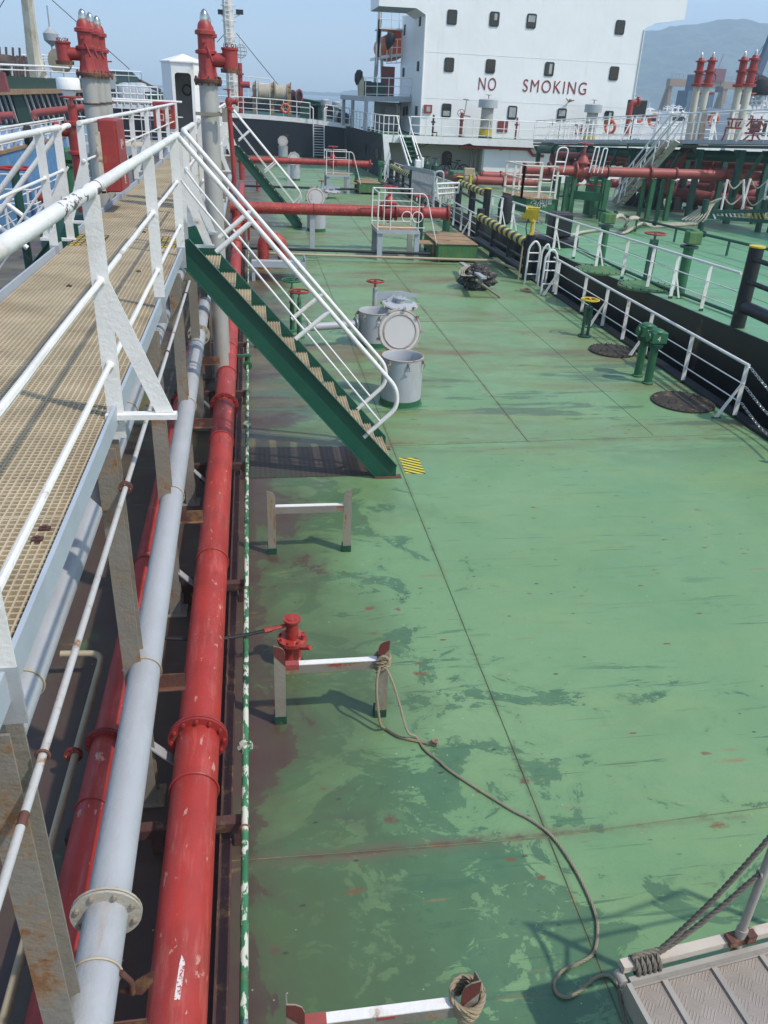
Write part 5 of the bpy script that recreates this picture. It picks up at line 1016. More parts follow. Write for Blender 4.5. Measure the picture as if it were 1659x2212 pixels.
tag(mb.build('deck_machinery', M['green_dark']), 'dark green machinery on the forecastle right of the winch', 'machinery')
for a, b_ in ((662, 690), (738, 705)):
    p = PY('B', a, b_, 80); t = T('mushroom_vent', 'grey mushroom vent on the forecastle, '+('nearer the ladder' if a < 700 else 'nearer the right rail end'), 'vent', (p.x, 80, 2.9), 'mushroom vents on the forecastle'); mb = MB(); mb.lathe([(.2, 0), (.2, p.z-3.0)], (p.x, 80, 2.9)); mb.build('stem', M['grey'], t); mb = MB(); mb.lathe([(.36, -.12), (.38, .3), (.3, .4)], p); mb.build('cap', M['coaming'], t)
p = PY('B', 780, 780, 79.5); t = T('rubber_pile', 'dark coil of hose at the right end of the forecastle', 'hose', p); mb = MB()
for k in range(5): mb.torus((p.x, 79.5, 2.9+.16*k), .42-.02*k, .09, n=20)
mb.build('coil', M['rubber'], t)
# bow bulwark closing the view behind the winch
mb = MB(); bw = [PY('B', a, b, 90) for a, b in ((90, 660), (180, 640), (470, 655), (640, 678), (720, 705), (790, 735), (840, 775))]
for a, b in zip(bw[:-1], bw[1:]): mb.prism([(a.x, a.y, 2.4), (b.x, b.y, 2.4), b, a], (0, .2, 0))
for a in bw[1:]: mb.prism([(a.x, 89.9, 2.6), (a.x, 88.6, 2.6), (a.x, 89.9, a.z-.3)], (.08, 0, 0))
tag(mb.build('bow_bulwark', M['navy']), 'dark bow bulwark standing behind the winch on the forecastle', 'bulwark')
# bow rails rising behind
t = T('bow_rail', 'white rail on the raised bow behind the winch', 'railing', (-.5, 92, 3)); 
for (a, b_, c_, d_) in ((110, 505, 300, 525), (110, 540, 300, 560), (110, 575, 330, 590)): mb = MB(); mb.tube([PY('B', -40, b_-14, 92), PY('B', a, b_, 92), PY('B', c_, d_, 92), PY('B', 375, 600+(b_-505), 92)], .04, 6); mb.build('top_rail' if b_ < 520 else 'lower_rail', M['white_far'], t)
for a in (150, 220, 295): mb = MB(); q0 = PY('B', a, 512, 92); mb.cyl(q0, (q0.x, q0.y, 2.5), .035, 6); mb.build('post', M['white_far'], t)
# foremast
YM = 82.; mx = PY('A', 1543, 500, YM).x; t = T('foremast', 'white foremast with rungs, rust streaks and two floodlights', 'mast', (mx, YM, 3.0))
mb = MB(); mb.tube([(mx, YM, 3.), (mx-.15, YM, 9), (mx-.35, YM, 16)], [.52, .46, .38], 18); mb.build('pole', paint('mast_cream', (.62, .60, .54), .5, .06, .25, .9, bump=.1, dirt=(.45, .33, .18), dk=.3, stretch=(3, 3, .3)), t)
for s in (-1, 1): mb = MB(); mb.tube([(mx+s*.2, YM-.62, 3.2), (mx+s*.2-.35, YM-.52, 15)], .035, 6); mb.build('ladder_rail', M['white_far'], t)
for k in range(36): mb = MB(); z = 3.4+.33*k; mb.cyl((mx-.2-.03*(z-3), YM-.58, z), (mx+.2-.03*(z-3), YM-.58, z), .03, 6); mb.build('rung', M['white_far'], t)
mb = MB()
for k in range(10): mb.torus((mx-.02*(k*1.2), YM-.1, 4.5+1.15*k), .62, .025, (0, 0, 1), 18, 5)
mb.build('ladder_hoop', M['white_far'], t)
for a in (1470, 1590):
    p = PY('A', a, 80, YM); mb = MB(); mb.box(p, (.62, .3, .36)); l = mb.build('floodlight', M['rubber'], t); mb = MB(); mb.bar((p.x, YM, p.z-.2), (mx-.2, YM, p.z-.75), .06, .06); mb.bar((p.x, YM, p.z-.2), (mx-.2, YM, p.z-.2), .06, .06); mb.build('bracket', M['white_far'], t)
for (k, a, b_, c_, d_, sgn) in (('B', 75, 220, 375, 590, 1), ('A', 1490, 225, 1440, 280, -1)):
    mb = MB(); mb.tube([PY(k, a, b_, YM), PY(k, c_, d_, 86 if sgn > 0 else YM)], .03, 5); mb.build('stay_wire', M['black'], t)
p = PY('B', 105, 340, 85); t = T('radar_reflector', 'thin white pole with a round wire ball right of the foremast', 'pole', (p.x, 85, 3)); mb = MB(); mb.cyl((p.x, 85, 3), (p.x-.05, 85, p.z+1.3), .05, 6); mb.build('pole', M['white_far'], t)
mb = MB()
for k in range(5): a = k*math.pi/5; mb.torus(p, .55, .02, (math.cos(a), math.sin(a), 0), 18, 4)
for z in (-.3, 0, .3): mb.torus(p+V3((0, 0, z)), math.sqrt(.55**2-z*z), .02, n=18, k=4)
mb.build('wire_ball', M['grey'], t)
p = PY('B', 102, 560, 79); t = T('fire_hydrant', 'small red hydrant column right of the foremast base', 'hydrant', (p.x, 79, 3)); mb = MB(); mb.cyl((p.x, 79, 3.1), (p.x, 79, p.z+1.6), .2, 10); mb.lathe([(.32, 0), (.32, .15)], (p.x, 79, p.z+.7)); mb.cyl((p.x, 79, p.z), (p.x+.8, 79, p.z), .25, 10); mb.lathe([(.38, 0), (.38, .15)], (p.x, 79, p.z-1.4)); mb.build('body', M['red2'], t)
# ================================================================ NEIGHBOURING TANKER on the right: hull and deck
def xB(y):
    k = [(-20, 11.0), (14, 10.02), (24, 9.62), (40, 9.45), (63, 9.3), (100, 9.3)]
    for (a, b), (c, d) in zip(k[:-1], k[1:]):
        if a <= y <= c: return b+(d-b)*(y-a)/(c-a)
nb = T('neighbour_tanker', 'black hull and green deck of the tanker moored alongside on the right', 'tanker', (19, 40, 0))
ys = [-10+2*i for i in range(37)]
mb = MB()
for a, b in zip(ys[:-1], ys[1:]): mb.add([(xB(a), a, -3), (xB(b), b, -3), (xB(b), b, zB(b)), (xB(a), a, zB(a))], [(0, 1, 2, 3)], True)
mb.build('hull', M['hull'], nb)
mb = MB()
for a, b in zip(ys[:-1], ys[1:]): mb.add([(xB(a)-.01, a, zB(a)), (40, a, zB(a)), (40, b, zB(b)), (xB(b)-.01, b, zB(b))], [(0, 1, 2, 3)], True)
mb.build('deck', M['deckB'], nb)
mb = MB()
for a, b in zip(ys[:-1], ys[1:]): mb.bar((xB(a)+.01, a, zB(a)-.02), (xB(b)+.01, b, zB(b)-.02), .03, .06)
mb.build('deck_edge', M['black'], nb)
mb = MB()
for y in (20, 28.5, 37, 46): mb.tube([(xB(y)+.4, y, zB(y)), (38, y, zB(y))], .008, 5)
for x in (12.4, 14.8, 17.2): mb.tube([(x, 5+i*3.8, zB(5+i*3.8)) for i in range(15)], .008, 5)
mb.build('weld_seam', M['green'], nb)
xr = lambda y: xB(y)+.22
side_rail(xr, 16.0, 31.3, 0, [17.15, 18.55, 19.75, 21.2, 22.9, 24.6, 26.4, 28.6, 31.1], 'long white rail with rust on the deck edge of the black-hulled tanker', 'white rails on the neighbouring tanker', br=(1, 4, 6, 8), zf=zB, inward=.6)
side_rail(xr, 32.5, 34.0, 0, [32.6, 33.9], 'short white rail with a curved end by the dark rubber fender on the neighbouring tanker', 'white rails on the neighbouring tanker', br=(0,), zf=zB, inward=.6)
side_rail(xr, 40.6, 45.0, 0, [40.8, 42, 43.2, 44.6], 'white rail behind the striped fender frame of the neighbouring tanker', 'white rails on the neighbouring tanker', zf=zB, inward=.6)
side_rail(xr, 46, 58, 0, [46.5+1.9*i for i in range(7)], 'far white rail on the neighbouring tanker below the white stairs', 'white rails on the neighbouring tanker', zf=zB, inward=.6)
fender(9.62, [34.4, 36.8, 39.4], zB(36.8), 1.32, 'black fender frame with yellow caps and bands on the neighbouring tanker', 1.12, r=.13, caps=True, bars=(.72,))
t = fender(xB(15)+.14, [12.2, 15.6], zB(15), 1.62, 'big black fender frame with a yellow cap at the right edge of the picture', .45, .13, True, (.95, 1.4), 'black')
p = PB('E', 1190, 490); t = T('rubber_fender', 'dark rounded rubber fender in the rail gap of the neighbouring tanker', 'fender', p); mb = MB(); mb.lathe([(.1, 0), (.3, .1), (.34, .7), (.25, 1.05), (.02, 1.12)], p, n=20); mb.build('body', M['rubber'], t)
# bollard
p = PB('F', 322, 440); t = T('bollard', 'black double bollard on a broad base on the neighbouring tanker', 'bollard', p); mb = MB(); mb.lathe([(.8, 0), (.8, .22), (.7, .26)], p+V3((.25, .3, 0)), n=8, smooth=False); mb.build('base', M['black'], t)
for d in (V3((.1, .2, .3)),): mb = MB(); q_ = p+d; mb.bb(q_.x-.2, q_.x+.5, q_.y-.3, q_.y+.35, q_.z, q_.z+.78); mb.build('post', M['black'], t, .06)
mb = MB()
for k in range(6):
    rope(mb, [PB('F', 200, 330+6*k, .05), PB('F', 260, 365+4*k, .05+.01*k), PB('F', 340, 385, .05)], .04)
tag(mb.build('mooring_rope', M['rope_grey']), 'grey mooring rope lying left of the black bollard', 'rope')
mb = MB()
for k in range(7):
    s = random.uniform(-6, 6); rope(mb, [PB('F', 430, 375+s, .06), PB('F', 520, 350+s, .07), PB('F', 640, 345-s, .06), PB('F', 760, 355+s, .06), PB('F', 850, 310+s, .10+.02*k), PB('F', 900, 290-s*.5, .2)], .05)
for k in range(3):
    rope(mb, [PB('F', 665, 310, .05), PB('F', 700, 268+6*k, .45), PB('F', 750, 245+6*k, .55), PB('F', 790, 280+8*k, .3), PB('F', 770, 345, .05)], .05)
    rope(mb, [PB('F', 770, 320, .1), PB('F', 800, 270+5*k, .6), PB('F', 845, 262+5*k, .55), PB('F', 880, 285, .3), PB('F', 930, 320, .05)], .05)
    rope(mb, [PB('F', 860, 300, .1), PB('F', 950, 305+8*k, .06), PB('F', 1080, 300+7*k, .05), PB('F', 1230, 296+4*k, .05)], .05)
tag(mb.build('mooring_rope', M['rope_white']), 'thick pale mooring rope in loops on the mint green deck of the neighbouring tanker', 'rope')
# green vents and valve wheels on its deck
for (a, b_, h, lab) in ((1108, 745, 1.55, 'nearer green vent post with a rusty square head, in front of the red valve wheel'), (615, 560, 1.5, 'farther green vent post with a rusty head, by the pale mooring rope')):
    p = PB('F', a, b_); t = T('air_vent', lab, 'air vent', p, 'green vent posts on the neighbouring tanker'); mb = MB(); mb.lathe([(.16, 0), (.16, .05), (.125, .07), (.125, h-.35)], p); mb.build('pipe', M['green'], t); mb = MB(); mb.lathe([(.22, 0), (.22, .05)], p+V3((0, 0, h-.4))); mb.build('flange', M['green_dark'], t); mb = MB(); mb.box(p+V3((.05, 0, h-.16)), (.36, .27, .30)); mb.lathe([(.12, 0), (.10, .05)], p+V3((.05, 0, h-.01))); mb.build('cap', M['spill'], t, .03)
p = PB('F', 905, 668); t = T('valve_stand', 'red valve wheel on a dark green stand on the neighbouring tanker', 'valve wheel', p, 'valve wheels on posts'); mb = MB(); mb.bb(p.x-.1, p.x-.06, p.y-.05, p.y+.05, 0+p.z, p.z+1.0); mb.bb(p.x+.06, p.x+.1, p.y-.05, p.y+.05, p.z, p.z+1.0); mb.bb(p.x-.1, p.x+.1, p.y-.05, p.y+.05, p.z+1.0, p.z+1.12); mb.cyl(p, p+V3((0, 0, 1.3)), .03, 8); mb.build('stand', M['green_dark'], t); mb = MB(); wheel(mb, p+V3((0, 0, 1.27)), .27); mb.build('handwheel', M['redB'], t)
for (a, b_, lab) in ((620, 595, 'round manhole cover behind the rail of the neighbouring tanker, left one'), (900, 697, 'round manhole cover by the red valve wheel on the neighbouring tanker')):
    p = PB('F', a, b_); t = T('manhole', lab, 'manhole', p, 'round manhole covers'); mb = MB(); mb.lathe([(.72, .002), (.72, .05), (.6, .06), (.5, .045), (.2, .05)], p, n=32)
    cv_ = mb.build('cover', M['spill'], t)
    for i in range(20): an = 2*math.pi*i/20; mb = MB(); mb.lathe([(.022, 0), (.015, .03)], p+V3((.66*math.cos(an), .66*math.sin(an), .05)), n=6); mb.build('bolt', M['pitch'], cv_)
# low dark green pipe on stanchions
t = T('deck_line', 'dark green pipe on short posts along the deck of the neighbouring tanker', 'pipe', PB('F', 1080, 420)); hz = .50
pts = [PB('F', 560, 215, hz) if False else PB('F', 1080, 420, hz)]
d_ = PB('F', 1400, 500, 0)-PB('F', 835, 352, 0)
a_ = PB('F', 835, 352); 
mb = MB(); mb.tube([a_-d_*.55+V3((0, 0, hz-.4*.0))]+[a_+d_*f+V3((0, 0, hz)) for f in (0, .5, 1, 1.6, 2.2)], .048, 10); mb.build('tube', M['green_dark'], t)
for f in (0, .47, 1., 1.6): mb = MB(); q_ = a_+d_*f; mb.bb(q_.x-.03, q_.x+.03, q_.y-.03, q_.y+.03, zB(q_.y), q_.z+hz); mb.build('post', M['green_dark'], t)
for f in (.22, .75, -.3): mb = MB(); mb.lathe([(.11, -.03), (.11, .03)], a_+d_*f+V3((0, 0, hz)), d_, 16); mb.build('flange', M['black'], t)
mb = MB(); mb.tube([PB('F', 440, 430, .08), PB('F', 700, 560, .08), PB('F', 1000, 690, .08), PB('F', 1520, 885, .08)], .04, 8); tag(mb.build('deck_line', M['green_dark']), 'dark thin pipe lying low along the rail of the neighbouring tanker', 'pipe')
# ---------------------------------------------------------------- manifold platform, pipes, valves
YMF = 36.5
def bz(y): return zB(y)
t = T('manifold_pipe', 'thick faded red pipe with a gate valve crossing the deck of the neighbouring tanker', 'pipe', (24, YMF, bz(YMF)))
pa, pbb = PY('g', 530, 768, YMF), PY('h', 1659, 845, YMF)
mb = MB(); mb.tube([pa+(pbb-pa)*i/20 for i in range(21)]+[pbb+(pbb-pa)*.15], .205, 22); mb.build('tube', M['redB'], t)
vx = PY('g', 1180, 790, YMF); valve(t, vx, (1, 0, 0), .235, 1.12, .33, M['redB'])
for k, a, b_ in (('g', 545, 768), ('g', 815, 770), ('g', 1465, 795), ('h', 350, 805), ('h', 635, 815), ('h', 1165, 825)):
    p = PY(k, a, b_, YMF); mb = MB(); flange(mb, (p.x, YMF, p.z), (1, 0, 0), .31 if a in (545, 815, 350, 1165) else .262, .035, 0, 0); mb.build('flange', M['redB2'], t)
for k, a, top in (('g', 1030, 0), ('g', 1440, 0), ('h', 400, 0), ('h', 610, 0)):
    p = PY(k, a, 850, YMF); mb = MB(); mb.bb(p.x-.09, p.x+.09, YMF-.1, YMF+.1, bz(YMF), vx.z-.22); mb.bb(p.x-.36, p.x-.22, YMF+.2, YMF+.34, bz(YMF), vx.z-.22); mb.build('support_post', M['green'], t)
# green tank with lettering and a rusty rail platform on top
t = T('slop_tank', 'green tank with white lettering under a rusty railed platform on the neighbouring tanker', 'tank', (13.5, 34.5, bz(34)))
c1 = PY('g', 575, 1090, 34.0); c2 = PY('g', 890, 1110, 34.0); c3 = PY('g', 320, 1040, 36.0); zt2 = c1.z; zb2 = PY('g', 600, 1190, 34.0).z-.22
mb = MB(); mb.prism([(c1.x, 34.0, zb2), (c2.x, 34.0, zb2), (c2.x, 36.0, zb2), (c3.x, 36.2, zb2)], (0, 0, zt2-zb2)); mb.build('tank', M['green'], t)
mb = MB(); mb.prism([(c1.x-.06, 33.92, zt2), (c2.x+.06, 33.92, zt2), (c2.x+.06, 36.08, zt2), (c3.x-.06, 36.08, zt2)], (0, 0, .03)); mb.build('top_plate', M['wood'], t)
for x in (c1.x+.3, c2.x-.2): mb = MB(); mb.bb(x-.06, x+.06, 34.1, 34.2, bz(34), zb2); mb.build('leg', M['green'], t)
q_ = PY('g', 735, 1105, 33.98); text('lettering', '污油槽', .32, frame((q_.x, 33.985, q_.z-.14), (1, 0, 0), (0, 0, 1)), M['letter_white'], t, .003, 'CENTER')
q_ = PY('g', 725, 1165, 33.98); text('lettering', '12.5 M³', .18, frame((q_.x, 33.985, q_.z-.09), (1, 0, 0), (0, 0, 1)), M['letter_white'], t, .003, 'CENTER')
rl = T('platform_rail', 'rust-eaten white railing on top of the green tank', 'railing', (c1.x, 34.0, zt2)); hh = PY('g', 520, 725, 34.0).z-zt2
crn = [V3((c3.x, 36.0, zt2)), V3((c1.x-.25, 34.0, zt2)), V3((c2.x-.05, 34.0, zt2))]
crn2 = [V3((c3.x, 36.0, zt2)), V3((c2.x-.05, 36.0, zt2))]
mrr = paint('rusty_white_rail', (.62, .58, .50), .6, .08, .5, 3, bump=.4)
for z in (hh, hh*.6, hh*.22):
    mb = MB(); mb.tube([p+V3((0, 0, z)) for p in crn], .03, 7); mb.tube([p+V3((0, 0, z)) for p in crn2], .03, 7); mb.build('top_rail' if z == hh else 'middle_rail', mrr, rl)
for a, b in zip(crn[:-1], crn[1:]):
    for f in (0, .5, 1): p = a+(b-a)*f; mb = MB(); mb.bb(p.x-.045, p.x+.045, p.y-.03, p.y+.03, zt2, zt2+hh); mb.build('post', mrr, rl)
for f in (.4, 1): p = crn2[0]+(crn2[1]-crn2[0])*f; mb = MB(); mb.bb(p.x-.04, p.x+.04, p.y-.03, p.y+.03, zt2, zt2+hh); mb.build('post', mrr, rl)
# green pipe rack right of the tank
t = T('pipe_rack', 'green steel frame under the thick red pipe, right of the green tank', 'steel frame', (16, 36, bz(36)))
for k, a, b_, y in (('g', 1040, 1310, 0), ('g', 1395, 1345, 0), ('g', 1010, 1240, 0), ('g', 1255, 1200, 0)):
    p = PB(k, a, b_); zz_ = vx.z-.22; mb = MB(); mb.bb(p.x-.1, p.x+.1, p.y-.08, p.y+.08, p.z, zz_); mb.build('post', M['green'], t)
pA, pC = PB('g', 1040, 1310), PB('g', 1395, 1345)
for z in (1.0,): mb = MB(); mb.bar(pA+V3((0, 0, z)), pC+V3((0, 0, z)), .1, .35); mb.bar(pA+V3((0, 0, z)), PB('g', 1010, 1240)+V3((0, 0, z)), .1, .2); mb.build('beam', M['green'], t)
mb = MB(); q0 = PY('g', 1300, 900, 38); mb.box(q0+V3((.3, 0, -.35)), (.9, .7, .8)); mb.cyl(q0+V3((.0, -.3, -1.4)), q0+V3((0, -.3, -.6)), .35, 14); mb.tube([q0+V3((-1.8, -.5, -.6)), q0+V3((.5, -.5, -.6))], .07, 8); mb.build('pump_body', M['green'], t)
for dx in (-.9, .1): mb = MB(); wheel(mb, q0+V3((dx-.3, -.6, -.1)), .35); mb.cyl(q0+V3((dx-.3, -.6, -.6)), q0+V3((dx-.3, -.6, -.1)), .05); mb.build('handwheel', M['red2'], t)
# white ladder hoops over the red pipe
for i, (a, a2, b_, c_) in enumerate(((920, 1040, 525, 740), (1335, 1380, 520, 750), (1425, 1470, 535, 755))):
    q0, q1 = PY('g', a, b_, 35.9), PY('g', a2, b_, 35.9); bt = PY('g', a, c_, 35.9); t = T('grab_rail', ['wide white ladder hoop over the red pipe beside its gate valve', 'narrow white hoop over the red pipe, left one of the two', 'narrow white hoop over the red pipe, right one of the two'][i], 'grab rail', (q0.x, 35.9, bt.z-1.2), 'white hoops over the red pipe'); mb = MB()
    mb.tube(fillet([(q0.x-.12, 35.9, bt.z-(1.6 if i == 0 else .2)), (q0.x, 35.9, q0.z), (q1.x, 35.9, q1.z), (q1.x-.1, 35.9, bt.z-.2)], .25, 5), .028, 8)
    if i == 0:
        for f in (.35, .7): mb.cyl((q0.x-.05, 35.9, q0.z-f*1.6), (q1.x-.05, 35.9, q0.z-f*1.6), .03, 6)
    mb.build('hoop', M['white_far'], t)
# ---------------------------------------------------------------- its catwalk on green legs
cA = V3((19.3, 58.6, 2.92)); cB = V3((21.55, 34.8, 4.2)); cD = (cB-cA); cN = V3((cD.y, -cD.x, 0)).normalized()*-1   # towards its far side
if cN.x < 0: cN = -cN
def cw_(f, off=0., z=0.): return cA+cD*f+cN*off+V3((0, 0, z))
t = T('neighbour_catwalk', 'grey edged catwalk on dark green legs along the neighbouring tanker', 'catwalk', cA)
mb = MB(); mb.prism([cw_(0), cw_(1.35), cw_(1.35, 1.6), cw_(0, 1.6)], (0, 0, -.05)); mb.build('grating', M['grey'], t)
for off in (-.02, 1.62): mb = MB(); mb.bar(cw_(0, off, -.06), cw_(1.35, off, -.06), .04, .18, cN); mb.build('edge_beam', M['coaming'], t)
mb = MB(); mb.bar(cw_(0, .03, -.26), cw_(1.35, .03, -.26), .09, .12, cN); mb.build('beam', M['green_dark'], t)
for f in [.04+.13*k for k in range(11)]:
    for off in (.05, 1.5):
        p = cw_(f, off, -.38); mb = MB(); mb.bb(p.x-.13, p.x+.13, p.y-.1, p.y+.1, zB(p.y), p.z); 
        mb.prism([(p.x-.13, p.y, p.z), (p.x-.4, p.y, p.z), (p.x-.13, p.y, p.z-.4)], (0, .05, 0)); mb.build('leg', M['green_dark'], t)
    if int(f*100) % 2: mb = MB(); mb.bar(cw_(f, .05, -2.4), cw_(f+.06, .05, -.5), .12, .12); mb.build('brace', M['green_dark'], t)
for off, lab in ((0, 'white rail on the near side of the neighbouring catwalk'), (1.6, 'white rail on the far side of the neighbouring catwalk')):
    t = T('neighbour_catwalk_rail', lab, 'railing', cw_(0, off), 'rails of the neighbouring catwalk')
    for z in (1.2, .78, .3): mb = MB(); mb.tube([cw_(f*.05, off, z) for f in range(28)], .032 if z > 1 else .02, 7); mb.build('top_rail' if z > 1 else 'middle_rail', M['white_far'], t)
    for k in range(26):
        f = .01+k*.0525; p = cw_(f, off, .0); mb = MB(); mb.bar(p+V3((0, 0, -.1)), p+V3((0, 0, 1.2)), .1, .02, (1, 0, 0))
        if k % 4 == 2: mb.bar(p+V3((.0, 0, 1.0)), p+V3((-.45 if off == 0 else .45, 0, -.05)), .07, .02, (1, 0, 0))
        mb.build('post', M['white_far'], t)
for ch, a, b_ in (('严', 1240, 440), ('禁', 1480, 450)):
    f0 = None              # where along the rail
    for i in range(1400):
        f = i/1000; p = cw_(f, -.05, -.05); d = p-CP; u = 829.5+FOC*d.dot(rt)/d.dot(fw); tgt = (2472+a*600/1659)*.54004
        if f0 is None or abs(u-tgt) < f0[0]: f0 = (abs(u-tgt), f)
    xa = cD.normalized()
    o = text('warning_sign', ch, 1.08, frame(cw_(f0[1], -.06, .05), V3((1, -.25, 0)), (0, 0, 1)), M['letter'], None, .02, 'CENTER', .8)
    tag(o, 'red cut-out character '+ch+' fixed on the neighbouring catwalk rail', 'sign', 'red characters on the rail')
# long pipes under it
def lp(name, lab, a, b, r, mat, ya=57., yb=36., n=10, fl=()):
    p, q_ = PY(*a, ya), PY(*b, yb); t = T(name, lab, 'pipe', p); mb = MB(); mb.tube([p+(q_-p)*i/n*1.12 for i in range(n+1)], r, 18); mb.build('tube', mat, t)
    for f in fl: c = p+(q_-p)*f; mb = MB(); flange(mb, c, (q_-p), r*1.3, .06, 0, 0); mb.build('flange', mat, t)
    return t
lp('green_main', 'dark green pipe under the neighbouring catwalk', ('g', 715, 545), ('h', 1659, 640), .24, M['green_dark'], fl=(.1, .3, .6))
lp('red_main', 'upper maroon pipe beneath the green one on the neighbouring tanker', ('g', 900, 600), ('h', 1659, 745), .19, M['redB2'], 53, 38, fl=(.15, .35, .5, .62, .8))
lp('red_main', 'maroon pipe low behind the thick red pipe, right of the pale stairs', ('h', 0, 935), ('h', 1659, 1150), .25, M['redB2'], 48, 39, fl=(.2, .35, .5, .8))
lp('red_main', 'thinner maroon pipe low on the deck right of the pale stairs', ('h', 90, 1085), ('h', 520, 1060), .16, M['redB2'], 46, 46, fl=(.9,))
lp('red_main', 'sloping thin maroon pipe low on the deck behind the small gangway', ('h', 690, 1090), ('h', 1350, 1210), .17, M['redB2'], 45, 41, fl=(.2,))
lp('red_main', 'maroon pipe at mid height behind the thick red pipe', ('h', 650, 930), ('h', 1659, 1010), .22, M['redB2'], 47, 42, fl=(.2, .5, .8))
lp('red_main', 'left red pipe low behind the railed green tank', ('g', -120, 880), ('g', 600, 915), .24, M['redB'], 53, 53, fl=(.2, .6))
lp('red_main', 'second left red pipe, higher behind the railed green tank', ('g', 60, 830), ('g', 800, 865), .24, M['redB'], 56, 56, fl=(.03, .3, .8))
lp('red_main', 'short red pipe low by the bicycle', ('f', 1190, 1110), ('f', 1420, 1160), .22, M['redB'], 57, 50, fl=(.1, .7))
t = T('pipe_riser', 'broad maroon pipe riser in front of the pipe cluster', 'pipe', PY('h', 1040, 1000, 46)); p = PY('h', 1040, 830, 46); mb = MB(); mb.tube([p, V3((p.x-.25, 46, zB(46)))], .42, 18); mb.lathe([(.46, -.05), (.46, .05)], p+V3((-.1, 0, -1.2))); mb.bar(p+V3((-.3, -.5, .0)), p+V3((.35, -.5, .0)), .04, .06); mb.build('tube', M['redB2'], t)
t = T('gate_valve', 'maroon gate valve among the pipes behind the small gangway', 'valve', PY('h', 1290, 1000, 42)); valve(t, PY('h', 1290, 1030, 42), (1, -.3, 0), .34, 1.0, .35, M['redB2'])
t = T('gate_valve', 'maroon gate valve under the upper maroon pipe left of the pale stairs', 'valve', PY('g', 1000, 700, 53)); valve(t, PY('g', 1000, 720, 53), (1, 0, 0), .3, 1.2, .35, M['redB2'])
for i, (a, b_, y) in enumerate(((130, 1180, 44), (230, 1190, 43), (440, 1200, 42), (620, 1240, 41), (810, 1230, 43), (1180, 700, 46))):
    p = PY('h', a, b_, y); z0_ = zB(y); t = T('pipe_stand', ['first', 'second', 'third', 'fourth', 'fifth', 'sixth'][i]+' dark pedestal under the maroon pipes, counted from the pale stairs rightward', 'pipe stand', (p.x, y, z0_), 'dark pedestals under the maroon pipes'); mb = MB(); mb.bb(p.x-.35, p.x+.35, y-.3, y+.3, z0_, z0_+.08); mb.bb(p.x-.16, p.x+.16, y-.16, y+.16, z0_+.08, max(z0_+.7, p.z+.2)); mb.prism([(p.x-.35, y, z0_+.08), (p.x+.35, y, z0_+.08), (p.x+.16, y, z0_+.6), (p.x-.16, y, z0_+.6)], (0, .06, 0)); mb.build('pedestal', M['black'], t)
for i, (a, b, r_, ya, yb, lab) in enumerate(((('g', 1500, 920), ('h', 700, 960), .22, 44, 44, 'maroon pipe at knee height right of the green frame'), (('h', 480, 1010), ('h', 1300, 1130), .3, 43, 40, 'stout maroon pipe on pedestals behind the pipe supports'), (('h', 900, 880), ('h', 1659, 930), .16, 44, 42, 'thin maroon pipe just below the thick red one at the right'), (('g', 950, 680), ('g', 1659, 705), .13, 55, 50, 'thin maroon pipe above the thick red one, left of the pale stairs'), (('h', 100, 700), ('h', 1500, 800), .2, 47, 40, 'maroon pipe hidden just above the thick red one'))):
    lp('red_main', lab, a, b, r_, M['redB2'] if i % 2 else M['redB'], ya, yb, fl=(.2, .45, .7, .9))
for i, (a, b_, y_) in enumerate(((700, 1020, 43), (1120, 960, 42), (1450, 1030, 41), (330, 960, 45))):
    p = PY('h', a, b_, y_); t = T('gate_valve', ['maroon valve left of the broad riser among the pipes', 'maroon valve right of the broad riser', 'maroon valve behind the stanchions of the small gangway', 'maroon valve between the pale stairs and the green posts'][i], 'valve', p); valve(t, p, (1, -.2, 0), .27, .9, .32, M['redB2'])
# big bent red pipes at the left end
t = T('bent_pipe', 'maroon pipe bending down at the left end of the pipe run under the catwalk', 'pipe', PY('g', 870, 700, 56)); mb = MB(); p = PY('g', 1000, 600, 56); mb.tube(fillet([p, PY('g', 870, 595, 56), PY('g', 870, 740, 56)], .5, 7), .29, 16); mb.build('tube', M['redB2'], t)
t = T('fire_main', 'bright red fire pipe along the white deck edge of the superstructure', 'pipe', PY('f', 1400, 790, 60.3)); mb = MB(); y = 60.4
mb.tube([PY('f', 1350, 790, y), PY('g', 260, 525, y), PY('g', 590, 540, y)], .13, 10); mb.tube(fillet([PY('g', 590, 540, y), PY('g', 650, 495, y), PY('g', 740, 470, y), PY('g', 830, 480, 58), PY('g', 880, 510, 58)], .3, 5), .16, 12); mb.tube([PY('g', 590, 545, y), PY('g', 640, 610, y), PY('g', 760, 620, y)], .1, 8); mb.lathe([(.2, -.05), (.2, .05)], PY('g', 288, 525, y), (1, 0, 0)); mb.build('tube', M['red'], t)
# stairs from the neighbouring catwalk
t = T('neighbour_stairs', 'pale rusty stairs down from the neighbouring catwalk to its deck', 'stairs', PB('h', 10, 1200)); f1 = PB('h', 10, 1195); f2 = PB('h', -230, 1170)
tp = cw_(.84, -.05, -.05)
t1 = PY('h', 655, 455, tp.y); t2 = PY('h', 545, 455, tp.y+2.0)
f2 = f1+(t2-t1)*.9; f2.z = zB(f2.y)
sd = (t2-t1).normalized()
ms = paint('peeling_pale_stairs', (.52, .47, .38), .6, .1, .5, 2.5, bump=.4)
for a, b in ((f1, t1), (f2, t2)): mb = MB(); mb.bar(a+V3((0, 0, .12)), b, .06, .30, sd); mb.build('stringer', ms, t)
for k in range(1, 9): f = k/9; a = f1+(t1-f1)*f; b = f2+(t2-f2)*f; mb = MB(); mb.bar(a, b, .26, .04, (1, 0, 0)); mb.build('tread', M['wood'], t)
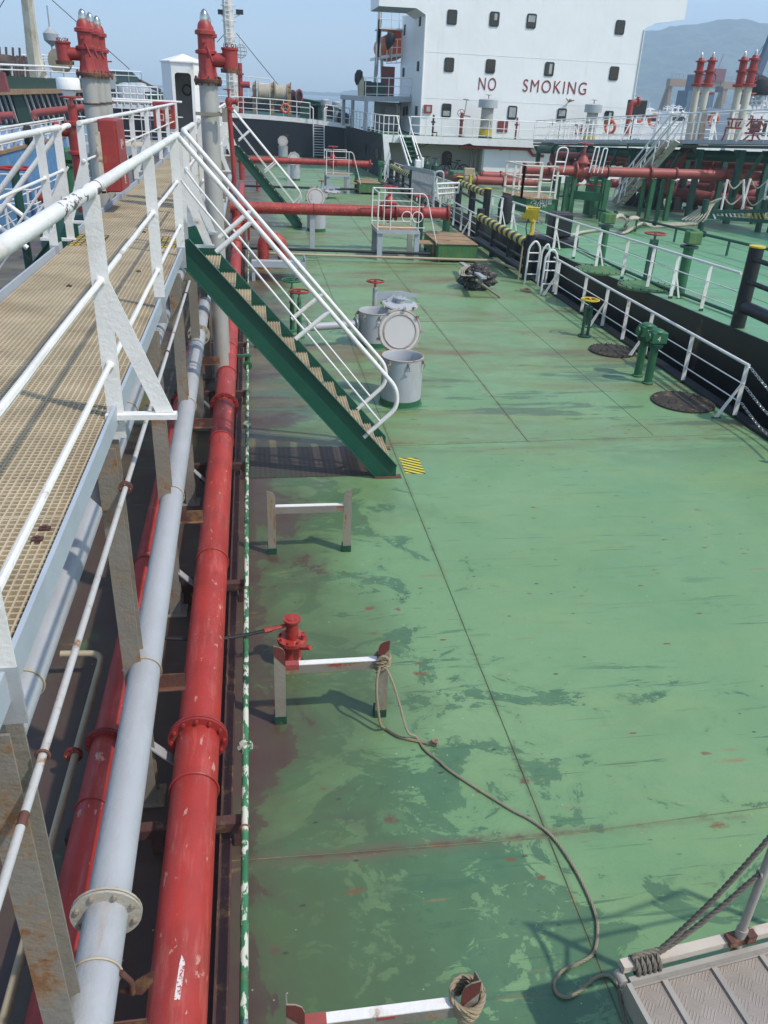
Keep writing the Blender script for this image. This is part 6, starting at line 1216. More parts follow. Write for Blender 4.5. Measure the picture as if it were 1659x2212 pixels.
for a, b in ((f1, t1), (f2, t2)):
    mb = MB(); mb.tube([a+V3((-.1, 0, .25)), a+V3((0, 0, 1.15)), b+V3((0, 0, 1.25))], .045, 8); mb.tube([a+V3((0, 0, .75)), b+V3((0, 0, .8))], .028, 6); mb.build('handrail', M['white_far'], t)
    for f in (.08, .33, .58, .83): p = a+(b-a)*f; mb = MB(); mb.cyl(p, p+V3((0, 0, 1.15)), .035, 6); mb.build('post', M['white_far'], t)
# its vent risers
for i, (ka, a, b_, ta, tb, g_) in enumerate((('h', 770, 470, 1120, 650, 0), ('h', 850, 470, 1195, 650, 0), ('h', 1220, 470, 1440, 655, 1), ('h', 1310, 470, 1515, 650, 1))):
    y = (42.6, 41.4, 39.6, 38.4)[i]; bt = PY(ka, a, b_, y); tpz = PY('D', ta, tb, y); t = T('tall_vent_riser', 'slanting cream vent riser with red valve on the neighbouring tanker, '+['leftmost of four', 'second from the left', 'third from the left', 'rightmost of four'][i], 'vent riser', (bt.x, y, 0), 'vent risers of the neighbouring tanker')
    mb = MB(); mb.cyl(bt, tpz, .17, 14); rs = mb.build('riser_pipe', paint('riser_cream', (.50, .47, .38), .55, .08, .3, 1.2, bump=.2, dirt=(.2, .12, .05), dk=.3, stretch=(2, 2, .3)), t); ax = (tpz-bt).normalized()
    mb = MB(); mb.lathe([(.3, -.05), (.3, .06), (.19, .08), (.19, .55), (.27, .56), (.27, .64), (.17, .66), (.17, 1.0), (.26, 1.01), (.26, 1.07), (.16, 1.09), (.11, 1.2)], tpz, ax, 16); v = mb.build('vent_valve', M['red2'], t); mb = MB(); mb.lathe([(.1, 1.2), (.08, 1.3), (.01, 1.42)], tpz, ax, 12); mb.build('bullet_cap', M['steel'], v); mb = MB(); mb.torus(tpz+ax*.35+V3((.22, 0, 0)), .16, .025, (0, 1, 0), 14, 5); mb.cyl(tpz-ax*.35, tpz-ax*.32+V3((.42, 0, 0)), .05, 8); mb.build('side_fitting', M['red_dark'], v)
    if i < 2: mb = MB(); mb.tube(smoothpts([bt, bt+V3((-.15, 0, -.4)), bt+V3((-.75, .3, -1.4)), bt+V3((-.9, .4, -2.4))], 5), .2, 12); mb.build('lower_bend', M['redB2'], t)
t = T('pole_ladder', 'grey ladder post beside the vent risers on the neighbouring catwalk', 'post', PY('h', 920, 470, 41)); p, q_ = PY('h', 910, 470, 41), PY('h', 955, 110, 41); mb = MB(); mb.bar(p, q_, .3, .08, (1, 0, 0)); mb.build('post', M['leg'], t)
# small gangway on its deck
t = T('small_gangway', 'old grey gangway with rope handrails lying on the deck of the neighbouring tanker', 'gangway', PY('h', 950, 1350, 33)); yg = 33.
for z1, z2 in ((1240, 1225), (1290, 1345)):
    mb = MB(); mb.bar(PY('h', 960, z1, yg), PY('h', 1659, z2, yg-.8), .08, .14); mb.build('side_beam', M['green_dark'], t)
for k in range(14): a = 1050+46*k; mb = MB(); mb.bar(PY('h', a, 1250, yg-.1), PY('h', a+25, 1315, yg-.2), .05, .05); mb.build('rung', M['yellow'] if k > 7 else M['white_far'], t)
for a in (940, 1580): mb = MB(); p = PY('h', a, 1300, yg); mb.cyl((p.x, yg, zB(yg)), (p.x, yg, p.z+.7), .13, 10); mb.build('post', M['green_dark'], t)
tops = []
for i, (a, b_, c_, d_) in enumerate(((1130, 1255, 1210, 880), (1355, 1255, 1465, 870), (1385, 1200, 1390, 880), (1590, 1255, 1659, 880))):
    p, q_ = PY('h', a, b_, yg), PY('h', c_, d_, yg); mb = MB(); mb.cyl(p, q_, .045, 8); mb.build('stanchion', M['white_far'], t); tops.append((p, q_))
mb = MB()
for f in (1., .5):
    for (a, b) in ((0, 2), (1, 3)): p = tops[a][0].lerp(tops[a][1], f); q_ = tops[b][0].lerp(tops[b][1], f); rope(mb, [p, p.lerp(q_, .5)+V3((0, 0, -.35)), q_], .03)
p = tops[0][0].lerp(tops[0][1], .5)
for k in range(7): rope(mb, [p+V3((.1, 0, 0)), p+V3((-.3-.05*k, .1, -.3)), p+V3((-.75-.07*k, .1*k-.3, -.8)), p+V3((-.9-.1*k, .1*k-.3, -1.0))], .035)
tag(mb.build('rope_handrail', M['rope_white']), 'slack rope handrails on the small grey gangway', 'rope')
# ================================================================ superstructure
YS = 62.; su = T('superstructure', 'white superstructure of the neighbouring tanker lettered NO SMOKING', 'superstructure', (19.7, YS, 0))
XL_, XRr = 11.95, 27.6
mb = MB()
mb.add([(XL_, YS, 2.4), (XRr, YS, 2.4), (27.5, YS, 10.15), (XL_-.08, YS, 10.1)], [(0, 1, 2, 3)])
mb.add([(XL_, YS, 2.4), (XL_-.08, YS, 10.1), (XL_-.08, YS+9.6, 10.7), (XL_, YS+9.6, 2.4)], [(0, 1, 2, 3)])
mb.add([(XRr, YS, 2.4), (XRr, YS+9.6, 2.4), (27.5, YS+9.6, 10.7), (27.5, YS, 10.15)], [(0, 1, 2, 3)])
mb.add([(XL_, YS+9.6, 2.4), (XRr, YS+9.6, 2.4), (27.5, YS+9.6, 14), (XL_, YS+9.6, 14)], [(0, 1, 2, 3)])
mb.build('wall', M['super'], su)
# bridge front with overhanging wings
mb = MB(); P_ = [(XL_-.08, 10.1), (27.5, 10.15), (28.2, 10.47), (30.35, 10.85), (30.25, 13.6), (8.6, 13.4), (8.67, 10.42), (11.2, 10.44)]
mb.prism([(x, YS+.002, z) for x, z in P_], (0, 4.2, 0)); mb.build('bridge_wing', M['super'], su)
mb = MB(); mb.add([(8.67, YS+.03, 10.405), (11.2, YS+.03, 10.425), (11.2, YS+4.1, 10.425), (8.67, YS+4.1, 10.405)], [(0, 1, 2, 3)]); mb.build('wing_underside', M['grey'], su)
mb = MB(); mb.bb(8.6, 30.2, YS+.01, YS+4.2, 13.45, 16.5); mb.build('wheelhouse', M['white_far'], su)
mb = MB()
for z in (5.15, 7.95): mb.bb(XL_-.05, 27.55, YS-.012, YS-.002, z, z+.018)
for x in (15.2, 21.9): mb.bb(x, x+.015, YS-.010, YS-.002, 2.8, 4.6)
mb.tube([(XL_-.03, YS-.05, 2.8), (XL_-.09, YS-.05, 10.1)], .06, 8); mb.tube([(27.56, YS-.05, 4.8), (27.5, YS-.05, 10.1)], .04, 8); mb.build('seam_and_drainpipe', M['white_far'], su)
for row, xs in ((( 'C', 0), ((521, 88), (737, 98), (926, 108), (1378, 140))), (('C', 1), ((506, 331), (717, 339), (1017, 353), (1347, 375))), (('C', 2), ((492, 564), (828, 575), (1080, 588), (1319, 600)))):
    for a, b_ in xs:
        p = PY('C', a, b_, YS)
        def rrect(w_, h_, r_, y): 
            o = []
            for cx_, cz_, a0 in ((w_-r_, h_-r_, 0), (-w_+r_, h_-r_, 90), (-w_+r_, -h_+r_, 180), (w_-r_, -h_+r_, 270)):
                for k in range(5): an = R(a0+22.5*k); o.append(V3((p.x+cx_+r_*math.cos(an), y, p.z+cz_+r_*math.sin(an))))
            return o
        mb = MB(); mb.prism(rrect(.34, .44, .12, YS-.05), (0, .048, 0)); f = mb.build('window', M['gasket'], su)
        mb = MB(); mb.prism(rrect(.27, .36, .09, YS-.056), (0, .004, 0)); mb.build('pane', M['glass'], f)
        if (a+b_) % 3 != 0 or b_ > 560: 
            mb = MB(); z1 = .33; z0 = -.30 if b_ % 2 else -.05
            if b_ > 560 and a < 500: z0, z1 = -.33, -.02
            pts = [V3((p.x-.24+.08*k, YS-.062+.006*(k % 2), 0)) for k in range(7)] if a % 2 == 0 else [V3((p.x-.02+.05*k, YS-.062+.006*(k % 2), 0)) for k in range(5)]
            mb.add([q_+V3((0, 0, p.z+z1)) for q_ in pts]+[q_+V3((0, 0, p.z+z0)) for q_ in pts], [(k, k+1, k+1+len(pts), k+len(pts)) for k in range(len(pts)-1)]); mb.build('curtain', M['curtain'], f)
for a, b_, c_, d_ in ((756, 617, 802, 675), (1150, 632, 1180, 690)):
    p, q_ = PY('C', a, b_, YS), PY('C', c_, d_, YS); mb = MB(); mb.bb(p.x, q_.x, YS-.05, YS-.002, q_.z, p.z); mb.build('window', M['letter'], su)
for s, a, b_, sz, w_ in (('NO', 650, 458, .98, .96), ('SMOKING', 878, 467, .98, .92)):
    p = PY('C', a, b_, YS-.02); q_ = PY('C', (743 if s == 'NO' else 1203), (462 if s == 'NO' else 480), YS-.02)
    o = text('lettering', s, 1.13, frame((p.x, YS-.02, p.z), (1, 0, 0), (0, 0, 1)), M['letter'], None, .006, sp=1.22)
    wd = max(v.co.x for v in o.data.vertices)-p.x; k = (q_.x-p.x)/wd
    for v in o.data.vertices: v.co.x = p.x+(v.co.x-p.x)*k
    o.parent = su; o.matrix_parent_inverse = Matrix.Translation(-V3(su['_w']))
p = PY('B', 1347, 723, YS-.1); mb = MB(); mb.bb(p.x-.28, p.x+.28, YS-.16, YS-.002, p.z-.26, p.z+.26); a_ = mb.build('alarm_box', M['red2'], su); mb = MB(); mb.bb(p.x-.12, p.x+.16, YS-.165, YS-.161, p.z-.16, p.z+.16); mb.build('label_plate', M['curtain'], a_)
for k, a, b_ in (('C', 1115, 520), ('f', 810, 255)):
    p = PY(k, a, b_, YS) if k == 'C' else PX(k, a, b_, XL_); mb = MB()
    for i in range(7): mb.cyl(p+V3((0, -.1, 0)), p+V3((random.uniform(-.35, .35), -.35, random.uniform(-.3, .35))), .04, 6)
    mb.build('lamp_cluster', M['bolt'], su)
for (a, b_, h) in ((1200, 200, .7), (1190, 480, .6), (1288, 440, .6), (1303, 130, .8), (1192, 740, .6), (1212, 735, .6), (1275, 735, .6)):
    p = PX('B', a, b_, XL_); mb = MB(); mb.bb(XL_-.12, XL_+.02, p.y-.28, p.y+.28, p.z-h/2, p.z+h/2); mb.build('window', M['gasket'], su)
# upper deck slab with recess below
ud = T('upper_deck', 'white edged upper deck below the superstructure, with a shaded recess under it', 'deck house', (19, 60, 0))
zu = 2.78
mb = MB(); mb.prism([(8.95, 60, zu), (34, 60, zu+.05), (34, 74, zu), (9.2, 74, zu)], (0, 0, -.12)); mb.build('floor', M['green'], ud)
mb = MB(); mb.prism([(8.97, 59.9, zu+.03), (34, 59.9, zu+.10), (34, 59.9, zu-.40), (15.4, 59.9, zu-.42), (15.1, 59.9, zu-.30), (14.6, 59.9, zu-.42), (9.3, 59.9, zu-.45), (9.05, 59.9, zu-.5)], (0, .09, 0)); mb.build('edge_band', M['white_far'], ud)
mb = MB(); mb.prism([(8.95, 59.86, zu), (9.35, 59.86, zu), (9.40, 59.86, zu-.55), (9.55, 59.86, zu-1.2), (9.85, 59.86, .02), (9.45, 59.86, .0), (9.15, 59.86, 1.2)], (0, .25, 0)); mb.build('flare_plate', M['white_far'], ud)
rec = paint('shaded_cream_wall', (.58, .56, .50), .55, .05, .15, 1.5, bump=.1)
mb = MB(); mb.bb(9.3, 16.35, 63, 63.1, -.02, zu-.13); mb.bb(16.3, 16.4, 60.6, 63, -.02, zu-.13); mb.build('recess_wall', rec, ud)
mb = MB(); mb.bb(16.41, 34, 60.5, 60.6, -.02, zu-.13); mb.build('front_wall', M['super'], ud)
for (a, d1) in ((1480, 0), (1530, .1)): p = PY('f', a, 900, 61.2); mb = MB(); mb.tube([(p.x, 61.2, 0), (p.x, 61.2, zu-.13)], .09, 8); mb.build('pillar_pipe', M['leg'], ud)
mb = MB(); p = PY('f', 1210, 925, 62.9); mb.prism([(p.x-.37, 62.9, p.z-.44)]+[(p.x+.37, 62.9, p.z-.44)]+[(p.x+.37*math.cos(k*math.pi/8), 62.9, p.z+.22+.3*math.sin(k*math.pi/8)) for k in range(9)], (0, .09, 0)); dd = mb.build('locker_door', M['brown'], ud); text('lettering', 'G', .34, frame((p.x+.02, 62.89, p.z+.08), (1, 0, 0), (0, 0, 1)), M['curtain'], dd, .003); text('lettering', 'F', .34, frame((p.x+.02, 62.89, p.z-.24), (1, 0, 0), (0, 0, 1)), M['curtain'], dd, .003)
mb = MB()
for (a, b_, c_, d_) in ((830, 770, 920, 800), (920, 800, 1020, 755), (1060, 760, 1120, 780), (1120, 780, 1360, 775)): mb.tube([PY('f', a, b_, 60.6), PY('f', c_, d_, 60.6)], .05, 6)
mb.build('ceiling_cable', M['leg'], ud)
mb = MB(); 
for (a, b_, c_, d_) in ((500, 670, 180, 660),): mb.add([(8.95, 60, zu), (8.95, 60, 0), (8.3, 74, 0), (7.9, 74, zu)], [(0, 1, 2, 3)]); mb.add([(8.95, 60, 0), (9.4, 60, -3), (9.0, 74, -3), (8.3, 74, 0)], [(0, 1, 2, 3)])
mb.build('hull_flank', M['navy'], ud)
for k in range(5): p = PX('f', 260+45*k, 790+20*k, 8.6); mb = MB(); mb.bb(8.5, 8.62, p.y-.2, p.y+.2, p.z-.3, p.z+.3); mb.build('scupper', M['gasket'], ud)
# vents
for a, b_, sc in ((705, 530, 1.), (1242, 555, .92)):
    p = PY('C', a, b_, 60.4); z0_ = zu; t = T('tank_vent', 'tall grey vent with yellow band in front of the white superstructure, '+('left' if a < 1000 else 'right')+' one', 'vent', (p.x, 60.4, z0_), 'grey vents before the superstructure'); h = p.z+.25
    mb = MB(); mb.lathe([(.42*sc, .3), (.42*sc, h-z0_-.4)], (p.x, 60.4, z0_), n=22)
    for f in (.75, 1.3): mb.torus((p.x, 60.4, z0_+f), .43*sc, .03, n=22, k=5)
    mb.build('trunk', M['cloud'], t); mb = MB(); mb.lathe([(.45*sc, .24), (.45*sc, .62)], (p.x, 60.4, z0_), n=22); mb.build('yellow_band', M['yellow'], t); mb = MB(); mb.lathe([(.5*sc, 0), (.46*sc, .24)], (p.x, 60.4, z0_), n=22); mb.build('base', M['green_dark'], t)
    mb = MB(); mb.lathe([(.66*sc, -.5), (.66*sc, 0), (.3, .06)], (p.x, 60.4, h), n=26); mb.build('head', M['coaming'], t); mb = MB(); wheel(mb, (p.x, 60.4, h+.3), .2); mb.cyl((p.x, 60.4, h), (p.x, 60.4, h+.3), .04); mb.build('handwheel', M['bolt'], t)
def ud_rail(a, b, z, n_, lab, h=1.15):
    t = T('upper_deck_rail', lab, 'railing', a, 'upper deck rails'); a = V3(a); b = V3(b)
    for hh_ in (h, h*.55, h*.12): mb = MB(); mb.tube([a+V3((0, 0, hh_)), b+V3((0, 0, hh_))], .035 if hh_ == h else .022, 7); mb.build('top_rail' if hh_ == h else 'lower_rail', M['white_far'], t)
    for i in range(n_+1): p = a+(b-a)*i/n_; mb = MB(); mb.cyl(p, p+V3((0, 0, h)), .03, 7); mb.build('post', M['white_far'], t)
s1, s2 = PY('f', 670, 670, 59.95).x, PY('f', 800, 670, 59.95).x
ud_rail((9.0, 59.95, zu+.05), (s1, 59.95, zu+.05), 0, 3, 'white rail on the upper deck left of the green-tread stairs')
ud_rail((s2, 59.95, zu+.05), (33, 59.95, zu+.1), 0, 20, 'long white rail on the upper deck in front of the superstructure')
ud_rail((9.0, 60, zu+.05), (8.0, 72, zu+.05), 0, 9, 'white rail along the left side of the upper deck')
t = T('upper_stairs', 'steep white railed stairs with green treads up to the upper deck', 'stairs', ((s1+s2)/2+.5, 58, 0)); zb_ = 0.
for x in (s1, s2):
    mb = MB(); mb.bar((x+.08, 59.8, zu), (x+.75, 57.2, .1), .07, .22, (1, 0, 0)); mb.build('stringer', M['white_far'], t); mb = MB(); mb.tube(fillet([(x-.15, 59.9, zu+1.2), (x+.05, 59.6, zu+.35), (x+.75, 57.0, .75), (x+.78, 57.0, .1)], .2), .04, 8); mb.build('handrail', M['white_far'], t)
for k in range(10): f = (k+.5)/10; mb = MB(); mb.box(((s1+s2)/2+.08+.67*f, 59.8-2.6*f, zu*(1-f)+.05), (s2-s1-.04, .26, .04)); mb.build('tread', M['green'], t)
mb = MB(); mb.prism([(s1+.08, 59.85, zu-.1), (s2+.08, 59.85, zu-.1), (s2+.75, 57.3, .05), (s1+.75, 57.3, .05)], (0, .03, -.03)); mb.build('back_plate', M['green'], t)
# side deck at the left with posts, lifeboat deck, boat
sd_ = T('side_deck', 'grey side deck with posts at the left of the superstructure', 'deck house', (9.5, 66, 2.78)); zs = 4.72
mb = MB(); mb.prism([(8.4, 65.9, zs), (11.95, 65.9, zs+.12), (11.95, 76, zs+.1), (7.6, 76, zs)], (0, 0, .34)); mb.build('slab', M['coaming'], sd_)
for x, y in ((8.55, 66.1), (8.1, 71), (7.8, 75)): mb = MB(); mb.bb(x-.12, x+.12, y-.2, y+.2, zu, zs+.02); mb.build('post', M['coaming'], sd_)
mb = MB(); mb.bb(9.7, 11.9, 70, 70.1, zu, zs); mb.bb(10.4, 11.2, 68.8, 68.9, zu, 4.4); mb.build('inner_wall', M['grey'], sd_)
mb = MB()
for k in range(12): p = PY('B', 1150+random.uniform(-14, 14), 690+14*k, 65); mb.cyl(p, p+V3((random.uniform(-.15, .15), 0, -.5)), .06, 5)
mb.build('hanging_gear', M['leg'], sd_)
ud_rail((8.45, 66, zs+.34), (11.9, 66, zs+.46), 0, 4, 'white rail on the grey side deck left of the superstructure', 1.2)
for (k, a, b_, y, s, mt, lab) in (('B', 1012, 610, 67, (1.1, .8, .85), 'green_dark', 'dark green locker on the grey side deck'), ('B', 940, 600, 66.4, (.6, .5, .9), 'black', 'black box at the corner of the grey side deck')):
    p = PY(k, a, b_, y); t = T('deck_locker', lab, 'locker', (p.x, y, zs+.35), 'lockers on the side deck'); mb = MB(); mb.box((p.x, y, zs+.38+s[2]/2), s); mb.build('body', M[mt], t, .05); mb = MB(); mb.box((p.x, y, zs+.38+s[2]+.03), (s[0]*1.05, s[1]*1.05, .06)); mb.build('lid', M[mt], t)
p = PY('B', 1082, 540, 70); mb = MB(); mb.bb(p.x-.55, p.x+.5, 70, 70.1, zs+.35, zs+.35+2.1); t = tag(mb.build('door', M['redB2']), 'dark red door above the grey side deck', 'door')
for (a, b_, y, r, lab) in ((885, 512, 66.2, .32, 'dark covered searchlight on a post at the corner of the side deck'), (1095, 265, 70, .42, 'dark covered searchlight by the orange lifeboat')):
    p = PY('B', a, b_, y); t = T('searchlight', lab, 'searchlight', (p.x, y, p.z-1), 'covered searchlights'); mb = MB(); mb.lathe([(.02, -.55*r/.32), (r*.7, -.3), (r, .1), (r*.7, .42), (.02, .5)], p, (.25, 0, 1), 10); mb.build('cover', M['rubber'], t); mb = MB(); mb.cyl((p.x, y, p.z-.4), (p.x+.08, y, p.z-1.2), .07, 8); mb.build('post', M['beige_pipe'], t)
p = PY('B', 905, 600, 66.1); mb = MB()
for k in range(6): mb.tube(smoothpts([p+V3((-.12+.05*k, 0, .9)), p+V3((-.15+.06*k, -.05, .3)), p+V3((-.12+.05*k, 0, -.35))], 4), .05, 6)
tag(mb.build('fender_net', M['rope_white']), 'pale bundle of rope hanging on the side deck post', 'rope')
lb = T('lifeboat', 'orange enclosed lifeboat behind the side of the superstructure', 'lifeboat', PY('B', 1110, 310, 72)); p = PY('B', 1105, 320, 72); mb = MB()
for i, (yy, k) in enumerate(((0, .75), (1.2, 1.), (3.5, 1.), (5, .7))): pass
secs = []
for yy, k in ((-.2, .55), (.3, .85), (1.4, 1.), (3.6, 1.), (4.8, .8), (5.4, .4)): secs.append([V3((p.x+.2+1.15*k*math.cos(a), 72+yy, p.z+.1+.95*k*math.sin(a))) for a in [i*math.pi/8 for i in range(16)]])
mb.add([v for s in secs for v in s], [(i*16+j, i*16+(j+1) % 16, i*16+16+(j+1) % 16, i*16+16+j) for i in range(5) for j in range(16)], True); mb.add(secs[0], [tuple(range(16))]); mb.build('hull', M['orange'], lb); mb = MB(); mb.bb(p.x-.1, p.x+1.1, 72.3, 74, p.z+.8, p.z+1.35); mb.build('cabin', M['orange'], lb, .1)
t = T('boat_deck', 'pale boat deck frame carrying the orange lifeboat', 'boat deck', (10, 72, 5)); z7 = PY('B', 1060, 365, 71).z
mb = MB(); mb.prism([(PY('B', 1040, 380, 71).x, 71, z7-.25), (11.9, 71, z7-.0), (11.9, 78, z7), (PY('B', 1040, 380, 71).x, 78, z7-.25)], (0, 0, .2)); mb.build('slab', M['white_far'], t)
for a, b_, c_, d_ in ((1040, 380, 1045, 640), (1010, 380, 985, 640), (1030, 60, 1000, 500), (1028, 130, 1020, 380)): mb = MB(); mb.bar(PY('B', a, b_, 71.5), PY('B', c_, d_, 71.5), .28, .2); mb.build('davit', M['coaming'], t)
for b_, c_ in ((375, 285), (355, 270), (340, 255)): pass
q0, q1 = PY('B', 1072, 420, 70.9), PY('B', 1172, 365, 70.9)
for z in (.0, .5, 1.05, 1.6): mb = MB(); mb.tube([(q0.x, 70.9, q0.z+z), (q1.x, 70.9, q0.z+.1+z)], .03, 6); mb.build('rail', M['white_far'], t)
for f in (0, .33, .66, 1): mb = MB(); x = q0.x+(q1.x-q0.x)*f; mb.cyl((x, 70.9, q0.z), (x, 70.9, q0.z+1.65), .03, 6); mb.build('post', M['white_far'], t)
t = T('wing_platform', 'white railed platform below the bridge wing', 'platform', PY('B', 1100, 185, 71)); z9 = PY('B', 1100, 185, 71).z; xa, xb = PY('B', 1028, 185, 71).x, PY('B', 1172, 185, 71).x
mb = MB(); mb.bb(xa, 11.9, 71, 74, z9-.1, z9); mb.build('floor', M['white_far'], t)
for z in (.55, 1.05, 1.6): mb = MB(); mb.tube([(xa+(.9 if z > .6 else 0), 71, z9+z), (xb, 71, z9+z)], .03, 6); mb.build('rail', M['white_far'], t)
for x in (xa, xa+.9, xb-.2): mb = MB(); mb.cyl((x, 71, z9), (x, 71, z9+1.65), .035, 6); mb.build('post', M['white_far'], t)
# bicycle in the recess
bx = PY('f', 1160, 1110, 62.3); yb_ = 62.2; bk = T('bicycle', 'black bicycle leaning in the shaded recess under the upper deck', 'bicycle', (bx.x+.8, yb_, .0)); rw = .46; w1 = V3((bx.x+.05, yb_, rw+.02)); w2 = w1+V3((1.5, 0.05, 0))
for c in (w1, w2): mb = MB(); mb.torus(c, rw, .035, (0, 1, 0), 26, 6); wl_ = mb.build('wheel', M['rubber'], bk); mb = MB(); [mb.cyl(c, c+V3((rw*math.cos(a), 0, rw*math.sin(a))), .006, 4) for a in [k*math.pi/6 for k in range(12)]]; mb.build('spokes', M['bolt'], wl_)
mb = MB(); bbk = w1+V3((.72, 0, -.02)); st_ = w1+V3((1.02, .0, .62)); hd = w1+V3((.32, 0, .68))
for a, b in ((hd, bbk), (bbk, st_), (hd, st_-V3((.03, 0, .08))), (bbk, w2), (st_-V3((0, 0, .1)), w2), (w1, hd+V3((-.06, 0, .14)))): mb.cyl(a, b, .028, 8)
mb.build('frame', M['black'], bk); mb = MB(); mb.box(st_+V3((.02, 0, .1)), (.36, .16, .07)); mb.cyl(st_, st_+V3((0, 0, .1)), .02); mb.build('saddle', M['rubber'], bk, .02); mb = MB(); mb.tube([hd+V3((-.06, 0, .14)), hd+V3((-.1, 0, .28)), hd+V3((-.22, -.1, .32)), hd+V3((-.26, -.35, .34))], .02, 6); mb.tube([hd+V3((-.1, 0, .28)), hd+V3((-.12, .3, .36))], .02, 6); mb.build('handlebar', M['rubber'], bk); mb = MB(); mb.torus(bbk, .11, .015, (0, 1, 0), 14, 5); mb.bar(bbk+V3((0, -.05, 0)), bbk+V3((.1, -.07, -.16)), .02, .03); mb.build('crank', M['bolt'], bk)
# things in front of the recess: grey stack of gangway panels, valves, yellow-green gear
t = T('folded_gangway', 'grey folded gangway with slotted sides on edge by the neighbouring tanker rail', 'gangway', PB('f', 900, 1300)); 
gA, gB = PY('f', 740, 1010, 51), PY('f', 1070, 1080, 42); 
for off in (0,):
    mb = MB(); a = gA+V3((off, 0, 0)); b = gB+V3((off, 0, 0)); mb.bar(a, b, .07, .16); mb.bar(a+V3((0, 0, -1.3)), b+V3((0, 0, -1.3)), .07, .16); mb.bar(a+V3((0, 0, -.62)), b+V3((0, 0, -.62)), .07, .1)
    for k in range(23): p = a+(b-a)*(k+.3)/23; mb.bar(p+V3((0, 0, -.05)), p+V3((0, 0, -1.3)), .05, .15, (1, 0, 0))
    mb.build('side_panel', M['grey'], t)
mb = MB(); mb.tube(fillet([gB+V3((0, -.1, -1.9)), gB+V3((0, -.1, .05)), gB+V3((.45, -.1, .1)), gB+V3((.5, -.1, -1.9))], .25, 6), .05, 8); mb.build('end_hoop', M['coaming'], t)
for i, (a, b_) in enumerate(((860, 990), (985, 1000), (1080, 1020))):
    p = PY('f', a, b_, 57); t = T('small_valve', 'dark valve with wheel behind the folded gangway, '+['left', 'middle', 'right'][i]+' one of three', 'valve', (p.x, 57, .1), 'dark valves in front of the recess'); mb = MB(); mb.lathe([(.1, -.9), (.1, -.35), (.26, -.2), (.26, .1), (.12, .25), (.05, .4)], p, n=12); mb.build('body', M['green_dark'], t); mb = MB(); wheel(mb, p+V3((0, 0, .55)), .25); mb.cyl(p, p+V3((0, 0, .55)), .03); mb.build('handwheel', M['rubber'], t)
p = PY('f', 900, 985, 55); mb = MB(); mb.box(p, (.5, .4, .5)); mb.box(p+V3((.2, 0, .1)), (.18, .45, .6)); tag(mb.build('fuel_cabinet', M['white_far'], None, .05), 'white cabinet behind the folded gangway', 'cabinet')
p = PY('f', 1370, 1090, 54); mb = MB(); mb.bb(p.x-.7, p.x+1.0, 53.5, 54.8, p.z-.5, p.z+.15); tag(mb.build('winch_box', M['green'], None, .1), 'green machinery box in front of the bicycle', 'machinery')
p = PY('f', 1440, 1130, 48); t = T('deck_air_motor', 'yellow and white motor on a dark red post left of the railed tank', 'motor', (p.x, 48, .4)); mb = MB(); mb.cyl((p.x+.2, 48, zB(48)), (p.x+.2, 48, p.z), .12); mb.build('post', M['redB2'], t); mb = MB(); mb.lathe([(.3, -.3), (.35, 0), (.3, .35)], p, (1, .2, .1), 14); mb.box(p+V3((0, -.2, .3)), (.6, .3, .4)); mb.build('body', M['beige_pipe'], t, .03); mb = MB(); mb.box(p+V3((.1, -.35, -.2)), (.12, .1, .7)); mb.build('lever', M['yellow'], t)
t = T('side_gate', 'white tubular gate with a rusty lattice at the deck edge of the neighbouring tanker', 'gate', PY('f', 1110, 1200, 38)); y = 38.5
for (a, b_, c_, d_) in ((1100, 1205, 1350, 1195), (1100, 1205, 1110, 1380), (1350, 1195, 1330, 1300), (1100, 1260, 1345, 1245), (1100, 1320, 1340, 1300)): mb = MB(); mb.cyl(PY('f', a, b_, y), PY('f', c_, d_, y), .05, 8); mb.build('tube', M['white_far'], t)
for k in range(6): mb = MB(); mb.cyl(PY('f', 1165+25*k, 1205, y), PY('f', 1170+25*k, 1370, y), .035, 6); mb.build('bar', mrr, t)
# fire posts on the upper deck and at the right corner
for i, (a, b_, c_, mt) in enumerate((('f', 1065, 440, 'brown'), ('f', 1380, 420, 'redB2'), ('C', 855, 600, 'redB'), ('C', 1075, 610, 'beige_pipe'))):
    p = PY(a, b_, c_, 60.2); t = T('fire_post', ['thin dark brown post with lever', 'brown fire post with red wheel and bent handle', 'thin red pipe post by the red window', 'thin cream pipe post between the grey vents'][i]+' on the upper deck', 'post', (p.x, 60.2, zu), 'posts on the upper deck'); mb = MB(); mb.cyl((p.x, 60.2, zu), p, .07 if i != 1 else .12, 8); mb.lathe([(.15, 0), (.15, .1)], (p.x, 60.2, p.z-.5)); mb.build('post', M[mt], t)
    if i == 1: mb = MB(); wheel(mb, p+V3((-.1, -.05, .0)), .24, (0, 1, .4)); mb.build('handwheel', M['redB'], t); mb = MB(); mb.bar(p+V3((0, 0, -.15)), p+V3((.6, 0, -.2)), .08, .08); mb.tube([p+V3((.15, 0, -.1)), p+V3((.25, 0, .8)), p+V3((.0, 0, .85)), p+V3((.4, 0, .82))], .03, 6); mb.build('lever', M['leg'], t)
    if i == 0: mb = MB(); mb.tube([(p.x, 60.2, p.z-1.1), (p.x+.3, 60.2, p.z-1.1), (p.x+.3, 60.2, zu)], .05, 6); mb.build('side_pipe', M[mt], t)
p = PY('h', 200, 30, 58); t = T('fire_pipe', 'red pipe with a bent top at the right corner of the superstructure', 'pipe', (p.x, 58, 2)); mb = MB(); mb.tube(fillet([PY('h', 90, 400, 58), PY('h', 130, 130, 58), PY('h', 150, 30, 58), PY('h', 225, 15, 58)], .6, 8), .17, 12); mb.lathe([(.3, 0), (.3, .12)], PY('h', 215, 17, 58), (1, 0, .1)); mb.build('tube', M['red'], t)
